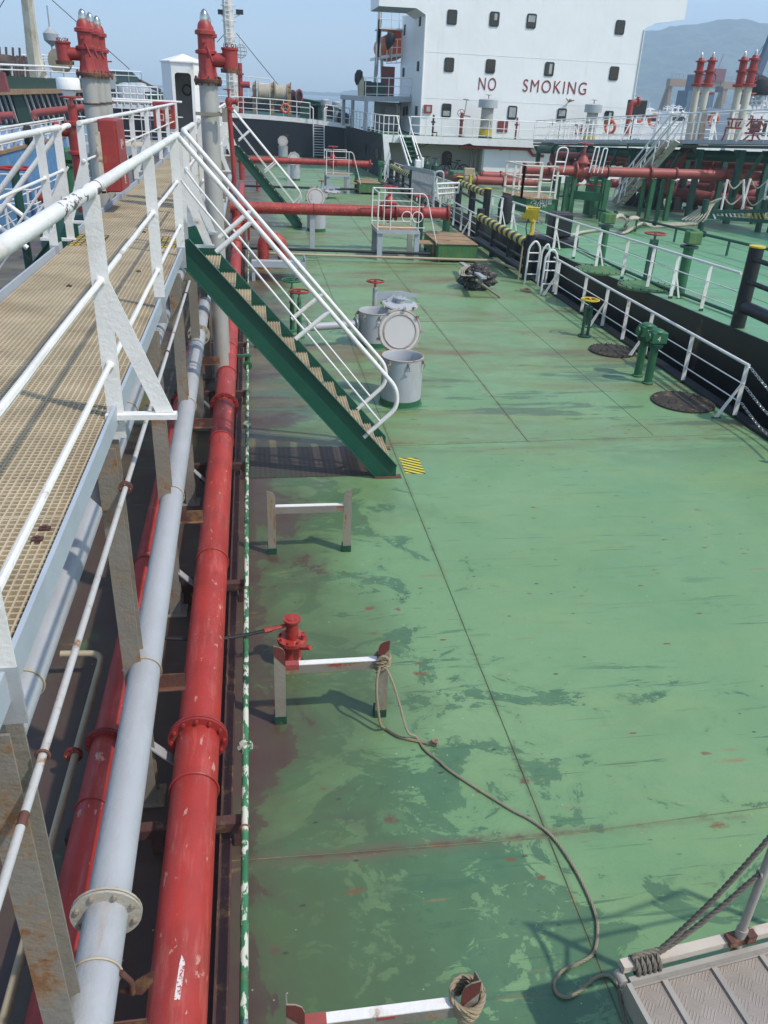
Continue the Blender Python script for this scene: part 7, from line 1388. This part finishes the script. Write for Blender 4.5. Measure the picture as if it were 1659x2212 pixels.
p = PY('h', 205, 90, 59); mb = MB(); mb.box(p, (1.3, .4, 1.0)); mb.cyl(p+V3((0, 0, -.3)), p+V3((-.2, 0, -3)), .08, 6); tag(mb.build('deck_speaker', M['rubber'], None, .08), 'dark grey box lamp right of the superstructure corner', 'lamp')
p = PY('g', 1495, 298, 50); mb = MB(); mb.torus(p, .34, .085, (.86, .5, .1), 22, 8); lbo = mb.build('lifebuoy', M['orange']); tag(lbo, 'orange and white lifebuoy hung on the neighbouring catwalk rail before the right grey vent', 'lifebuoy')
mb = MB()
for i in range(4):
    an = i*math.pi/2+.6; ax_ = V3((.86, .5, .1)).normalized(); x_ = ax_.orthogonal().normalized(); y_ = ax_.cross(x_); d_2 = x_*math.cos(an)+y_*math.sin(an); mb.torus(p+d_2*.34, .09, .02, ax_.cross(d_2), 12, 5)
mb.build('white_band', M['letter_white'], lbo)
for a, b_ in ((395, 230), (1055, 210)):
    p = PY('h', a, b_, 62); mb = MB(); mb.torus(p, .40, .11, (.9, .4, 0), 20, 8); tag(mb.build('lifebuoy', M['orange']), 'orange lifebuoy on the far rail of the neighbouring catwalk, '+('left' if a < 600 else 'right')+' of the vent risers', 'lifebuoy', 'lifebuoys on the far rail')
# ================================================================ PORT SIDE of our deck and the ships beyond
t = T('port_pipe', 'thick red pipe crossing the deck on the left below the catwalk', 'pipe', (-6, 17, 0)); c = PZ('c', 400, 620, .9); mb = MB(); mb.tube([(-8.6, c.y, .9), (-1.3, c.y, .9)], .22, 18); mb.build('tube', M['red2'], t)
for x in (-6.2, -5.0): mb = MB(); mb.lathe([(.30, -.04), (.30, .04)], (x, c.y, .9), (1, 0, 0), 20); mb.build('flange', M['red_dark'], t)
for x in (-7.5, -4): mb = MB(); mb.bb(x-.08, x+.08, c.y-.08, c.y+.08, .001, .7); mb.build('support_post', M['green_dark'], t)
yq = c.y-.8
t = T('port_valve_rail', 'white rails of a small platform over the thick red pipe on the left', 'railing', (-6, yq, 0))
for (a, b_, c_, d_, e_, f_) in ((0, 320, 320, 325, 520, 490), (40, 520, 430, 530, 520, 490), (40, 705, 470, 720, 540, 685)):
    mb = MB(); mb.tube([PY('c', a, b_, yq), PY('c', c_, d_, yq)]+([PY('c', e_, f_, yq+.6)] if b_ > 400 else []), .028, 7); mb.build('rail', M['white'], t)
for a, b_, c_ in ((310, 325, 345), (350, 520, 745), (365, 530, 720)): mb = MB(); mb.cyl(PY('c', a, b_, yq), PY('c', a+25, c_+20, yq), .024, 6); mb.build('post', M['white'], t)
p = PY('c', 185, 240, 19); t = T('valve_stand', 'red valve wheel on a stand left of the catwalk stairs', 'valve wheel', (p.x, 19, 0), 'valve wheels on posts'); mb = MB(); mb.lathe([(.2, 0), (.2, .05), (.09, .1), (.09, p.z)], (p.x, 19, 0)); mb.build('post', M['green_dark'], t); mb = MB(); wheel(mb, p, .33); mb.build('handwheel', M['red2'], t)
p = PY('c', 905, 60, 27); t = T('green_vent', 'green vent with a bulging head left of the red hydrant', 'vent post', (p.x, 27, 0)); mb = MB(); mb.lathe([(.2, 0), (.2, p.z-.35), (.26, p.z-.3), (.26, p.z-.22), (.2, p.z-.2)], (p.x, 27, 0)); mb.build('pipe', M['green'], t); mb = MB(); mb.lathe([(.24, -.2), (.36, -.12), (.36, .1), (.24, .2)], p, n=8, smooth=False); mb.build('cap', M['green'], t)
q0, q1 = PZ('c', 870, 400, .1), PZ('c', 1020, 400, .1); t = T('spill_box', 'green box with brown edge on the port side below the catwalk', 'box', q0); mb = MB(); mb.bb(q0.x, q1.x+.3, q0.y, q0.y+3, .05, 1.0); mb.build('tank', M['spill'], t); mb = MB(); mb.bb(q0.x-.05, q1.x+.35, q0.y-.05, q0.y+3, 1.0, 1.05); mb.build('cover', M['wood'], t)
mb = MB(); mb.tube(fillet([(-5.6, 13.2, .0), (-5.6, 13.2, .5), (-4.5, 12.8, .9), (-3.2, 12.4, .5)], .4, 5), .3, 16); tag(mb.build('green_duct', M['green_dark']), 'dark green duct seen through the left catwalk railing', 'duct')
t = T('green_drum', 'dark green domed machine under the left edge of the catwalk', 'machine', (-3.4, 13.4, 0)); p = PY('c', 1080, 900, 14.5); mb = MB(); mb.lathe([(.55, -2.2), (.55, -.3), (.45, -.1), (.2, .02)], (p.x-.2, 14.8, p.z), n=24); mb.build('body', M['green_dark'], t)
side_rail(lambda y: -9.0, 8, 76, 0, [9+2.4*i for i in range(28)], 'white deck rail along the left side of our ship', 'white rails along the deck edge', br=(2, 6, 10), inward=1)
for i, y in enumerate((19.2, 22.6)):
    mb = MB(); mb.lathe([(.17, 0), (.17, 1.65)], (-9.0, y, 0), n=14); o = tag(mb.build('fender_post', M['black']), ['nearer', 'farther'][i]+' black fender post with a yellow top on the left deck edge', 'post', 'black fender posts on the left'); mb = MB(); mb.lathe([(.2, 1.65), (.19, 1.8), (.1, 1.86)], (-9.0, y, 0), n=14); mb.build('post_cap', M['yellow'], o)
# blue-hulled barge alongside
bl = T('blue_ship', 'weathered blue hull with a white rail moored on the left', 'ship', (-14, 20, -3)); X0 = -10.3
ztop = PX('a', 100, 1010, X0); zt3 = ztop.z
mb = MB(); mb.prism([(X0, -5, -3), (X0, 52, -3), (X0-6, 60, -3), (X0-14, 60, -3), (X0-14, -5, -3)], (0, 0, zt3+3)); mb.build('hull', M['blue'], bl)
mb = MB(); mb.bb(X0-.1, X0+.06, -5, 52, zt3-.05, zt3+.08); mb.build('rubbing_strip', M['wood'], bl)
zr = PX('a', 100, 690, X0).z
for z in (zr, zr-.1, (zr+zt3)/2, zt3+.3): mb = MB(); mb.tube([(X0-.02, -4, z), (X0-.02, 52, z)], .05 if z >= zr-.01 else .03, 7); mb.build('rail', M['white'], bl)
for k in range(50): mb = MB(); y = -3+1.1*k; mb.bb(X0-.09, X0-.01, y-.12, y+.12, zt3, zr); mb.build('post', M['white'] if k % 4 else M['beige_pipe'], bl)
mb = MB(); rnd = random.Random(5); nn = 40
vs = [];
for i in range(nn+1):
    for j in range(7): vs.append((X0-.35-j*.5, 4+i*.9, zt3+(.15+.75*math.sin(math.pi*min(1, (j+.4)/6)))*(1+.25*NZ.noise(V3((i*.7, j*.9, 0))))))
mb.add(vs, [(i*7+j, i*7+j+1, i*7+j+8, i*7+j+7) for i in range(nn) for j in range(6)], True); tag(mb.build('tarpaulin', M['tarp']), 'brown tarpaulin heaped on the deck behind the white rail of the blue ship', 'tarpaulin')
mb = MB(); p = PX('a', 370, 800, X0+.1); mb.lathe([(.1, -.15), (.42, -.12), (.42, .12), (.1, .15)], p, (1, 0, 0), 16); tag(mb.build('tyre_fender', M['rubber']), 'dark tyre fender on the rail of the blue ship', 'fender')
# green ship behind: high green sheer strake on a rusty beam over dark slanted stays
gs = T('green_ship', 'dull green ship with white rails, a rusty beam and slanted white stays on the left', 'ship', (-45, 90, -3)); 
YG = 75.
def gp_(a, b, y=YG): return PY('A', a, b, y)
def gy(a): return 1/(1/62+(1/118-1/62)*a/938)                       # it lies slightly askew, receding to the right
def G(a, b, dy=0): return PY('A', a, b, gy(a)+dy)
mb = MB(); prof = [(-120, 497), (300, 517), (600, 528), (680, 531), (705, 462), (870, 470), (940, 540)]; low = [(-120, 603), (300, 597), (600, 592), (660, 593), (700, 594), (820, 600), (885, 606)]
for (a, b), (c, d), (e, f), (g_, h) in zip(prof[:-1], prof[1:], low[:-1], low[1:]): mb.add([G(a, b), G(c, d), G(g_, h), G(e, f)], [(0, 1, 2, 3)]); mb.add([G(a, b), G(c, d), G(c, d, 12), G(a, b, 12)], [(0, 1, 2, 3)])
mb.build('sheer_strake', M['greenship'], gs)
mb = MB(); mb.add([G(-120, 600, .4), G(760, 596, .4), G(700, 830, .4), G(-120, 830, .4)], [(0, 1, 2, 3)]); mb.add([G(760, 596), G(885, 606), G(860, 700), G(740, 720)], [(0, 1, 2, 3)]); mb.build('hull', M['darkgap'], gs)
mb = MB(); p0, p1 = G(-120, 612, -.3), G(700, 598, -.3); mb.bar(p0, p1, .6, .32); mb.build('rusty_beam', M['wood'], gs)
for k in range(22):
    a = -90+36*k
    if 80 < a < 150: continue
    mb = MB(); mb.bar(G(a, 625, -.25), G(a+62, 815, -.25), .12, .14); mb.build('stay', M['white_far'] if k % 3 else M['grey_white'], gs)
mb = MB(); mb.add([G(80, 622, -.2), G(140, 622, -.2), G(220, 815, -.2), G(130, 815, -.2)], [(0, 1, 2, 3)]); mb.build('broad_stay', M['greenship'], gs)
for (a, b_, c_) in ((-120, 425, 930),):
    for dz, r_ in ((0, .07), (32, .045)):
        mb = MB(); mb.tube([G(-120, 424+dz, -.2), G(300, 440+dz, -.2), G(560, 458+dz, -.2), G(930, 478+dz*.9, -.2)], r_, 7); mb.build('rail', M['white_far'], gs)
for k in range(12): a = -10+86*k; b0 = 428+.053*max(0, a); mb = MB(); mb.cyl(G(a, b0, -.2), G(a+6, b0+70, -.2), .06, 6); mb.build('post', M['white_far'], gs)
gm = T('ship_mast', 'leaning cream mast with rust at its foot on the green ship', 'mast', G(235, 500, 3)); mb = MB()
pts = [G(240, 505, 3), G(225, 380, 3), G(208, 240, 3), G(180, 0, 3), G(168, -120, 3)]
mb.tube(pts, [.85, .52, .45, .42, .40], 8); mb.build('pole', paint('rusty_cream_mast', (.72, .67, .54), .6, .08, .2, .5, bump=.1, dirt=(.42, .26, .10), dk=.5, stretch=(1, 1, .4)), gm); mb = MB(); mb.tube([G(275, 460, 3), G(245, 260, 3), G(205, 0, 3)], .12, 6); mb.build('cable_trunk', M['rubber'], gm)
t = T('raised_rail', 'white rails of the raised deck behind the cream mast', 'railing', G(250, 370, 8), 'rails of the green ship')
for b_ in (365, 385, 405): mb = MB(); mb.tube([G(140, b_, 8), G(430, b_+4, 8)], .05, 6); mb.build('rail', M['white_far'], t)
for a in (145, 200, 285, 350, 425): mb = MB(); mb.cyl(G(a, 362, 8), G(a+10, 430, 8), .05, 6); mb.build('post', M['white_far'], t)
t = T('mooring_gear', 'brown mooring gear on the deck of the green ship left of the mast', 'winch', G(70, 440, 4)); mb = MB()
for k in range(9): p = G(-20+22*k, 420, 4); mb.box(p+V3((0, 0, -.4)), (.5, .6, .7+.5*(k % 3))); mb.cyl(p, p+V3((0.1, 0, .5+.5*(k % 2))), .08, 6)
mb.lathe([(.6, -.6), (.6, .6)], G(5, 425, 4), (1, 0, 0), 14); mb.build('gear', M['tarp'], t)
mb = MB(); mb.lathe([(.9, -.4), (.9, .4)], G(398, 405, 3), (.4, 1, 0), 18); tag(mb.build('hose_reel', M['beige_pipe']), 'pale hose reel on the green ship behind the red valves', 'reel')
t = T('mushroom_vent', 'white mushroom vent on a thin stem before the green ship', 'vent', G(452, 590, -12)); p = PY('A', 452, 550, 40); mb = MB(); mb.lathe([(.12, -2.2), (.12, -.4)], p); mb.build('stem', M['leg'], t); mb = MB(); mb.lathe([(.2, -.62), (.3, -.3), (.48, -.25), (.48, .12), (.42, .2)], p, n=22); mb.build('cap', M['white_far'], t)
for (a, b_, c_, d_) in ((228, 750, 560, 715), (-10, 770, 90, 765)):
    mb = MB(); mb.tube(fillet([PY('A', a, b_+40, 48), PY('A', a, b_, 48), PY('A', c_, d_, 48)], .4), .18, 10); tag(mb.build('bent_pipe', M['redB']), 'red pipe in front of the dark stays of the green ship, '+('right' if a > 100 else 'left')+' one', 'pipe', 'red pipes before the green ship')
mb = MB(); mb.prism([PY('A', -60, 480, 45), PY('A', 20, 480, 45), PY('A', 55, 610, 45), PY('A', -60, 610, 45)], (0, .4, 0)); tag(mb.build('red_fin', M['redB2']), 'dark red plate at the left edge of the picture before the green ship', 'plate')
for i, (a, b_) in enumerate(((338, 243), )):
    p = PY('A', a, b_, 110); t = T('radar_reflector', 'distant thin mast with a round ball behind the green ship', 'pole', (p.x, 110, 5)); mb = MB(); mb.lathe([(.05, -1.0), (.8, -.4), (.85, .3), (.05, 1.0)], p, n=12); mb.build('ball', M['grey'], t); mb = MB(); mb.cyl(p+V3((0, 0, 3)), PY('A', 350, 370, 110), .08, 6); mb.cyl(PY('A', 345, 200, 110), PY('A', 382, 370, 110), .07, 6); mb.build('pole', M['grey'], t)
mb = MB(); mb.tube([PY('A', 930, 540, 116), PY('A', 1000, 575, 118), PY('A', 1060, 600, 120)], .25, 6); tag(mb.build('hawser', M['tarp']), 'thick mooring hawser from the bow of the green ship', 'rope')
for (a, b_, c_, d_, y, lab) in ((345, 0, 860, 460, 118, 'long thin stay wire in the sky above the green ship'), (40, -20, -20, 80, 118, 'short thin stay wire at the upper left corner')):
    mb = MB(); mb.tube([PY('A', a, b_, y), PY('A', c_, d_, y)], .05, 5); tag(mb.build('stay_wire', M['rubber']), lab, 'wire')
# white crane cab, tanks and far craft seen between the rails
for i, (a, w_) in enumerate(((840, 0), (888, 1), (930, 2))):
    p = PY('A', a, 625, 90); mb = MB(); mb.lathe([(.9, -1.6), (.9, .5), (.6, .9), (.2, 1.0)], p, n=14); tag(mb.build('mushroom_vent', M['grey_white']), ['left', 'middle', 'right'][i]+' one of three pale domed vents left of the white shelter', 'vent', 'domed vents left of the shelter')
t = T('far_tug', 'dark tug-like vessel with white rails behind the cross walkway', 'tug', PY('A', 900, 800, 80)); 
mb = MB(); q0, q1 = PY('A', 700, 790, 82), PY('A', 1060, 790, 82); mb.bb(q0.x, q1.x, 82, 92, -3, q0.z+1.2); mb.build('hull', M['navy'], t)
mb = MB(); q2 = PY('A', 960, 610, 84); mb.bb(q2.x, q1.x, 84, 90, q0.z+1.2, q2.z); mb.build('deck_house', M['green_dark'], t)
mb = MB(); mb.bb(q0.x, q1.x, 81.95, 82, q0.z+.9, q0.z+1.25); mb.build('white_strake', M['white_far'], t)
for z in (1.6, 2.1, 2.7): mb = MB(); mb.tube([(q0.x, 81.9, q0.z+z), (q1.x, 81.9, q0.z+z)], .06, 6); mb.build('rail', M['white_far'], t)
for k in range(9): mb = MB(); x = q0.x+(q1.x-q0.x)*k/8; mb.cyl((x, 81.9, q0.z+1.2), (x, 81.9, q0.z+2.7), .06, 6); mb.build('post', M['white_far'], t)
# ================================================================ water, hills, harbour in the haze
n = NT('harbour_water'); n.bump(n.noise(.25, 4, .5, n.map((1, 1.6, 1))), .12, .3); n.out(n.mix(n.noise(.05, 3), (.035, .06, .065), (.05, .075, .075)), .25)
mb = MB(); mb.add([(-3000, -400, -3), (3500, -400, -3), (3500, 5200, -3), (-3000, 5200, -3)], [(0, 1, 2, 3)]); tag(mb.build('water', n.m), kind='structure')
n = NT('wooded_hill'); n.out(n.mix(n.ramp(n.noise(.025, 9, .75), .42, .58), (.014, .034, .012), (.085, .115, .05)), .9); n.bump(n.noise(.06, 6, .7), 1., 12)
def ridge(name, pts, y0, depth, seed):
    # pts: (x, crest height) ; a terrain sheet rising from the shore to the crest and down behind
    mb = MB(); nx = 160; ny = 26; xs = [p[0] for p in pts]; vs = []
    def crest(x):
        for (a, b), (c, d) in zip(pts[:-1], pts[1:]):
            if a <= x <= c: f = (x-a)/(c-a); f = f*f*(3-2*f); return b+(d-b)*f
        return 0
    for i in range(nx+1):
        x = xs[0]+(xs[-1]-xs[0])*i/nx
        for j in range(ny+1):
            v = j/ny; s = math.sin(math.pi*v)**.8 if v < .999 else 0; h = crest(x)*s
            h *= 1+.10*NZ.fractal(V3((x*.004, v*3, seed)), 1., 2., 5)
            h += (5*NZ.noise(V3((x*.03, v*14, seed)))+3*NZ.noise(V3((x*.11, v*30, seed))))*s
            vs.append((x, y0+depth*v, -3+max(0, h)))
    mb.add(vs, [(i*(ny+1)+j, (i+1)*(ny+1)+j, (i+1)*(ny+1)+j+1, i*(ny+1)+j+1) for i in range(nx) for j in range(ny)], True)
    return tag(mb.build(name, n.m), kind='structure')
YH = 2100.
def hp(k, a, b): p = PY(k, a, b, YH); return (p.x, (p.z+3))
H1 = [hp('C', 560, 600), hp('C', 900, 330), hp('D', 560, 300), hp('D', 720, 232), hp('D', 860, 222), hp('D', 1100, 186), hp('D', 1280, 205), hp('D', 1659, 228), hp('D', 2100, 260), hp('D', 2600, 420), hp('D', 3400, 700)]
H1 = [(x, h) for x, h in H1]; ridge('hills', [(H1[0][0]-250, 0)]+[(x, max(5, h)) for x, h in H1]+[(H1[-1][0]+500, 0)], YH-600, 1200, 3.)
YH = 2700.
H2 = [hp('B', 700, 700), hp('B', 760, 650), hp('B', 800, 628), hp('B', 840, 600), hp('B', 855, 600), hp('B', 880, 640), hp('C', 200, 520), hp('C', 800, 560)]
ridge('far_hills', [(H2[0][0]-600, 0), (H2[0][0]-300, 8)]+[(x, max(6, h)) for x, h in H2]+[(H2[-1][0]+600, 0)], YH-500, 1000, 8.)
# gantry crane
YC = 420.; gc = T('gantry_crane', 'hazy ochre gantry crane with a red trolley house behind the neighbouring tanker', 'crane', PY('D', 1150, 860, YC))
mo = paint('ochre_crane_paint', (.30, .19, .10), .7, .1, .1, .1, bump=0)
q0, q1 = PY('D', 900, 625, YC), PY('D', 1480, 640, YC); mb = MB(); mb.bb(q0.x, q1.x+6, YC-2, YC+2, q0.z-1.6, q0.z+1.6); gi = mb.build('girder', mo, gc)
qt = PY('D', 1210, 652, YC-3); text('lettering', '長 江 船', 2.6, frame((PY('D', 1045, 645, YC).x, YC-2.1, q0.z-1.0), (1, 0, 0), (0, 0, 1)), M['curtain'], gi, .02)
mb = MB(); mb.tube([(q0.x, YC-2, q0.z+4), (q1.x, YC-2, q0.z+4)], .15, 5)
for k in range(20): x = q0.x+(q1.x-q0.x)*k/19; mb.cyl((x, YC-2, q0.z+2), (x, YC-2, q0.z+4), .12, 5)
mb.build('handrail', M['grey'], gc)
for (a, b_, c_) in ((915, 650, 880), (905, 650, 890), (1325, 650, 1300), (1335, 650, 1320)):
    d0, d1 = PY('D', a, b_, YC), PY('D', c_, 880, YC); mb = MB(); mb.bar(d0, V3((d1.x, YC+(12 if a in (905, 1335) else 0), -3)), 1.5 if a < 1000 else 3.2, 2.0); mb.build('leg', mo, gc)
p = PY('D', 1275, 570, YC); mb = MB(); mb.bb(p.x-2.6, p.x+2.8, YC-2.5, YC+2.5, p.z-2.5, p.z+2.6); mb.bb(p.x-3.2, p.x+2.8, YC-2.7, YC+2.7, p.z-3, p.z-1.5); mb.build('trolley_house', M['redB2'], gc); mb = MB(); mb.bar(p+V3((0, 0, 2.5)), p+V3((1.2, 0, 9)), .8, .8); mb.build('jib', M['grey'], gc); mb = MB(); d0 = PY('D', 1290, 680, YC-6); mb.bb(d0.x-1.2, d0.x+1.2, YC-7, YC-4, d0.z-1.3, d0.z+1.3); mb.cyl(d0, d0+V3((0, 0, 3)), .2, 6); mb.build('operator_cab', M['navy'], gc)
# luffing crane at the right
YK = 230.; t = T('harbour_crane', 'blue-grey harbour crane jib leaning at the right edge', 'crane', PY('D', 1540, 650, YK)); mk = paint('blue_grey_crane', (.06, .10, .15), .6, .1, 0, bump=0)
d0, d1 = PY('D', 1560, 620, YK), PY('D', 1700, 250, YK); mb = MB(); mb.bar(d0, d1, 1.7, 1.7); mb.build('jib', mk, t); mb = MB(); mb.bb(d0.x-3, d0.x+2, YK-2, YK+2, d0.z-6, d0.z-2); mb.bb(d0.x-2, d0.x+1, YK-1.5, YK+1.5, -3, d0.z-6); mb.build('cabin', mk, t)
mb = MB()
for (a, b_, c_, d_) in ((1475, 570, 1659, 300), (1480, 570, 1690, 250), (1490, 575, 1720, 250), (1550, 650, 1600, 540), (1600, 540, 1560, 480)): mb.tube([PY('D', a, b_, YK), PY('D', c_, d_, YK)], .09, 5)
mb.build('cable', mk, t)
# chimney-like blue tower
p = PY('D', 1095, 790, 300); mb = MB(); mb.bb(p.x-5, p.x+5, 296, 304, -3, p.z+4); mb.bb(p.x-3, p.x+3, 297, 303, p.z+4, p.z+9); tag(mb.build('blue_tower', paint('blue_tower_paint', (.08, .13, .19), .7, .1, 0, bump=0)), 'hazy blue ship funnel tower behind the vent risers', 'tower')
p = PY('D', 1270, 700, 330); q_ = PY('D', 1350, 700, 330)
# fishing boats and small ships moored beyond
rnd = random.Random(11)
bk_ = ['white', 'blue', 'grey']
spec = [(655, 800, 690, 130, 7), (720, 830, 745, 150, 8), (800, 850, 820, 140, 8), (925, 860, 800, 160, 9), (965, 850, 790, 170, 12), (1015, 850, 800, 150, 10), (1180, 860, 780, 180, 9), (1240, 870, 830, 160, 8), (1560, 800, 680, 120, 12)]
desc = ['with a stout white lattice mast beside the superstructure corner', 'with a tall thin mast and radar', 'with short twin masts', 'with thin whip aerials', 'with a boxy white bridge and mast', 'with a white wheelhouse left of the vent risers', 'half hidden right of the vent risers', 'low, right of the vent risers', 'with a railed white top deck at the right edge']
for i, (a, b_, tpv, y, ln) in enumerate(spec):
    p = PY('D', a, b_, y); tp = PY('D', a+8, tpv, y); t = T('small_ship', 'small hazy moored vessel '+desc[i], 'ship', (p.x, y, -3), 'small vessels in the hazy harbour'); x = p.x
    mb = MB(); mb.prism([(x-ln*.6, y, -3), (x+ln*.6, y, -3), (x+ln*.75, y, .2), (x-ln*.65, y, -.2)], (0, 5, 0)); mb.build('hull', M['navy'] if i % 3 else M['blue'], t)
    zh = max(1.0, p.z); mb = MB(); mb.bb(x-ln*.38, x+ln*.3, y+.5, y+4.5, -.2, zh*.55); mb.bb(x-ln*.22, x+ln*.12, y+.8, y+4, zh*.55, zh); mb.build('deck_house', M['white_far'], t)
    mb = MB(); mb.bb(x-ln*.2, x+ln*.1, y+.74, y+.79, zh*.70, zh*.88); mb.build('window', M['glass'], t)
    mb = MB(); mb.tube([(x, y+2, zh), (tp.x, y+2, tp.z)], [.16, .08], 6)
    for f in (.5, .75): z = zh+(tp.z-zh)*f; mb.cyl((x-1.2*(1.2-f), y+2, z), (x+1.2*(1.2-f), y+2, z), .07, 5)
    mb.cyl((x+ln*.2, y+2, zh*.5), (x+ln*.22, y+2, zh+(tp.z-zh)*.6), .06, 5); mb.build('mast', M['white_far'], t)
    if i in (2, 6): mb = MB(); mb.torus((x-ln*.3, y+.2, zh*.8), .6, .2, (0, 1, 0), 14, 6); mb.build('lifebuoy', M['orange'], t)
# wheelhouse top at the right edge of the neighbouring tanker
t = T('white_tug', 'white wheelhouse with railed roof and a black dome at the right edge of the picture', 'ship', PY('D', 1600, 900, 75)); y = 80; q0, q1 = PY('D', 1400, 830, y), PY('D', 1760, 830, y)
mb = MB(); mb.bb(q0.x, q1.x, y, y+8, -3, q0.z+.0); mb.build('deck_house', M['white_far'], t); mb = MB(); mb.bb(q0.x+2, q0.x+5, y-.03, y-.001, q0.z-2.2, q0.z-.8); mb.build('window', M['glass'], t)
for z in (0, 1.2, 2.6, 4.2): mb = MB(); mb.tube([PY('D', 1525, 800-z*30, y), PY('D', 1640, 805-z*30, y)], .09, 6); mb.build('rail', M['white_far'], t)
for a in (1530, 1560, 1600, 1640): mb = MB(); mb.cyl(PY('D', a-8, 670, y), PY('D', a+14, 830, y), .09, 6); mb.build('post', M['white_far'], t)
mb = MB(); mb.lathe([(.05, .9), (1.1, .5), (1.3, -.3), (1.1, -.8)], PY('D', 1592, 650, y), n=16); mb.build('dome', M['rubber'], t)
# ================================================================ the air
mb = MB(); mb.bb(-2900, 3400, -390, 4600, -8, 420)
n = bpy.data.materials.new('haze_air'); n.use_nodes = True; nt = n.node_tree; nt.nodes.remove(nt.nodes['Principled BSDF'])
vp = nt.nodes.new('ShaderNodeVolumePrincipled'); vp.inputs['Color'].default_value = (.63, .785, .925, 1); vp.inputs['Density'].default_value = .0005; vp.inputs['Anisotropy'].default_value = 0.0
nt.links.new(vp.outputs[0], nt.nodes['Material Output'].inputs['Volume'])
tag(mb.build('haze', n), kind='stuff')
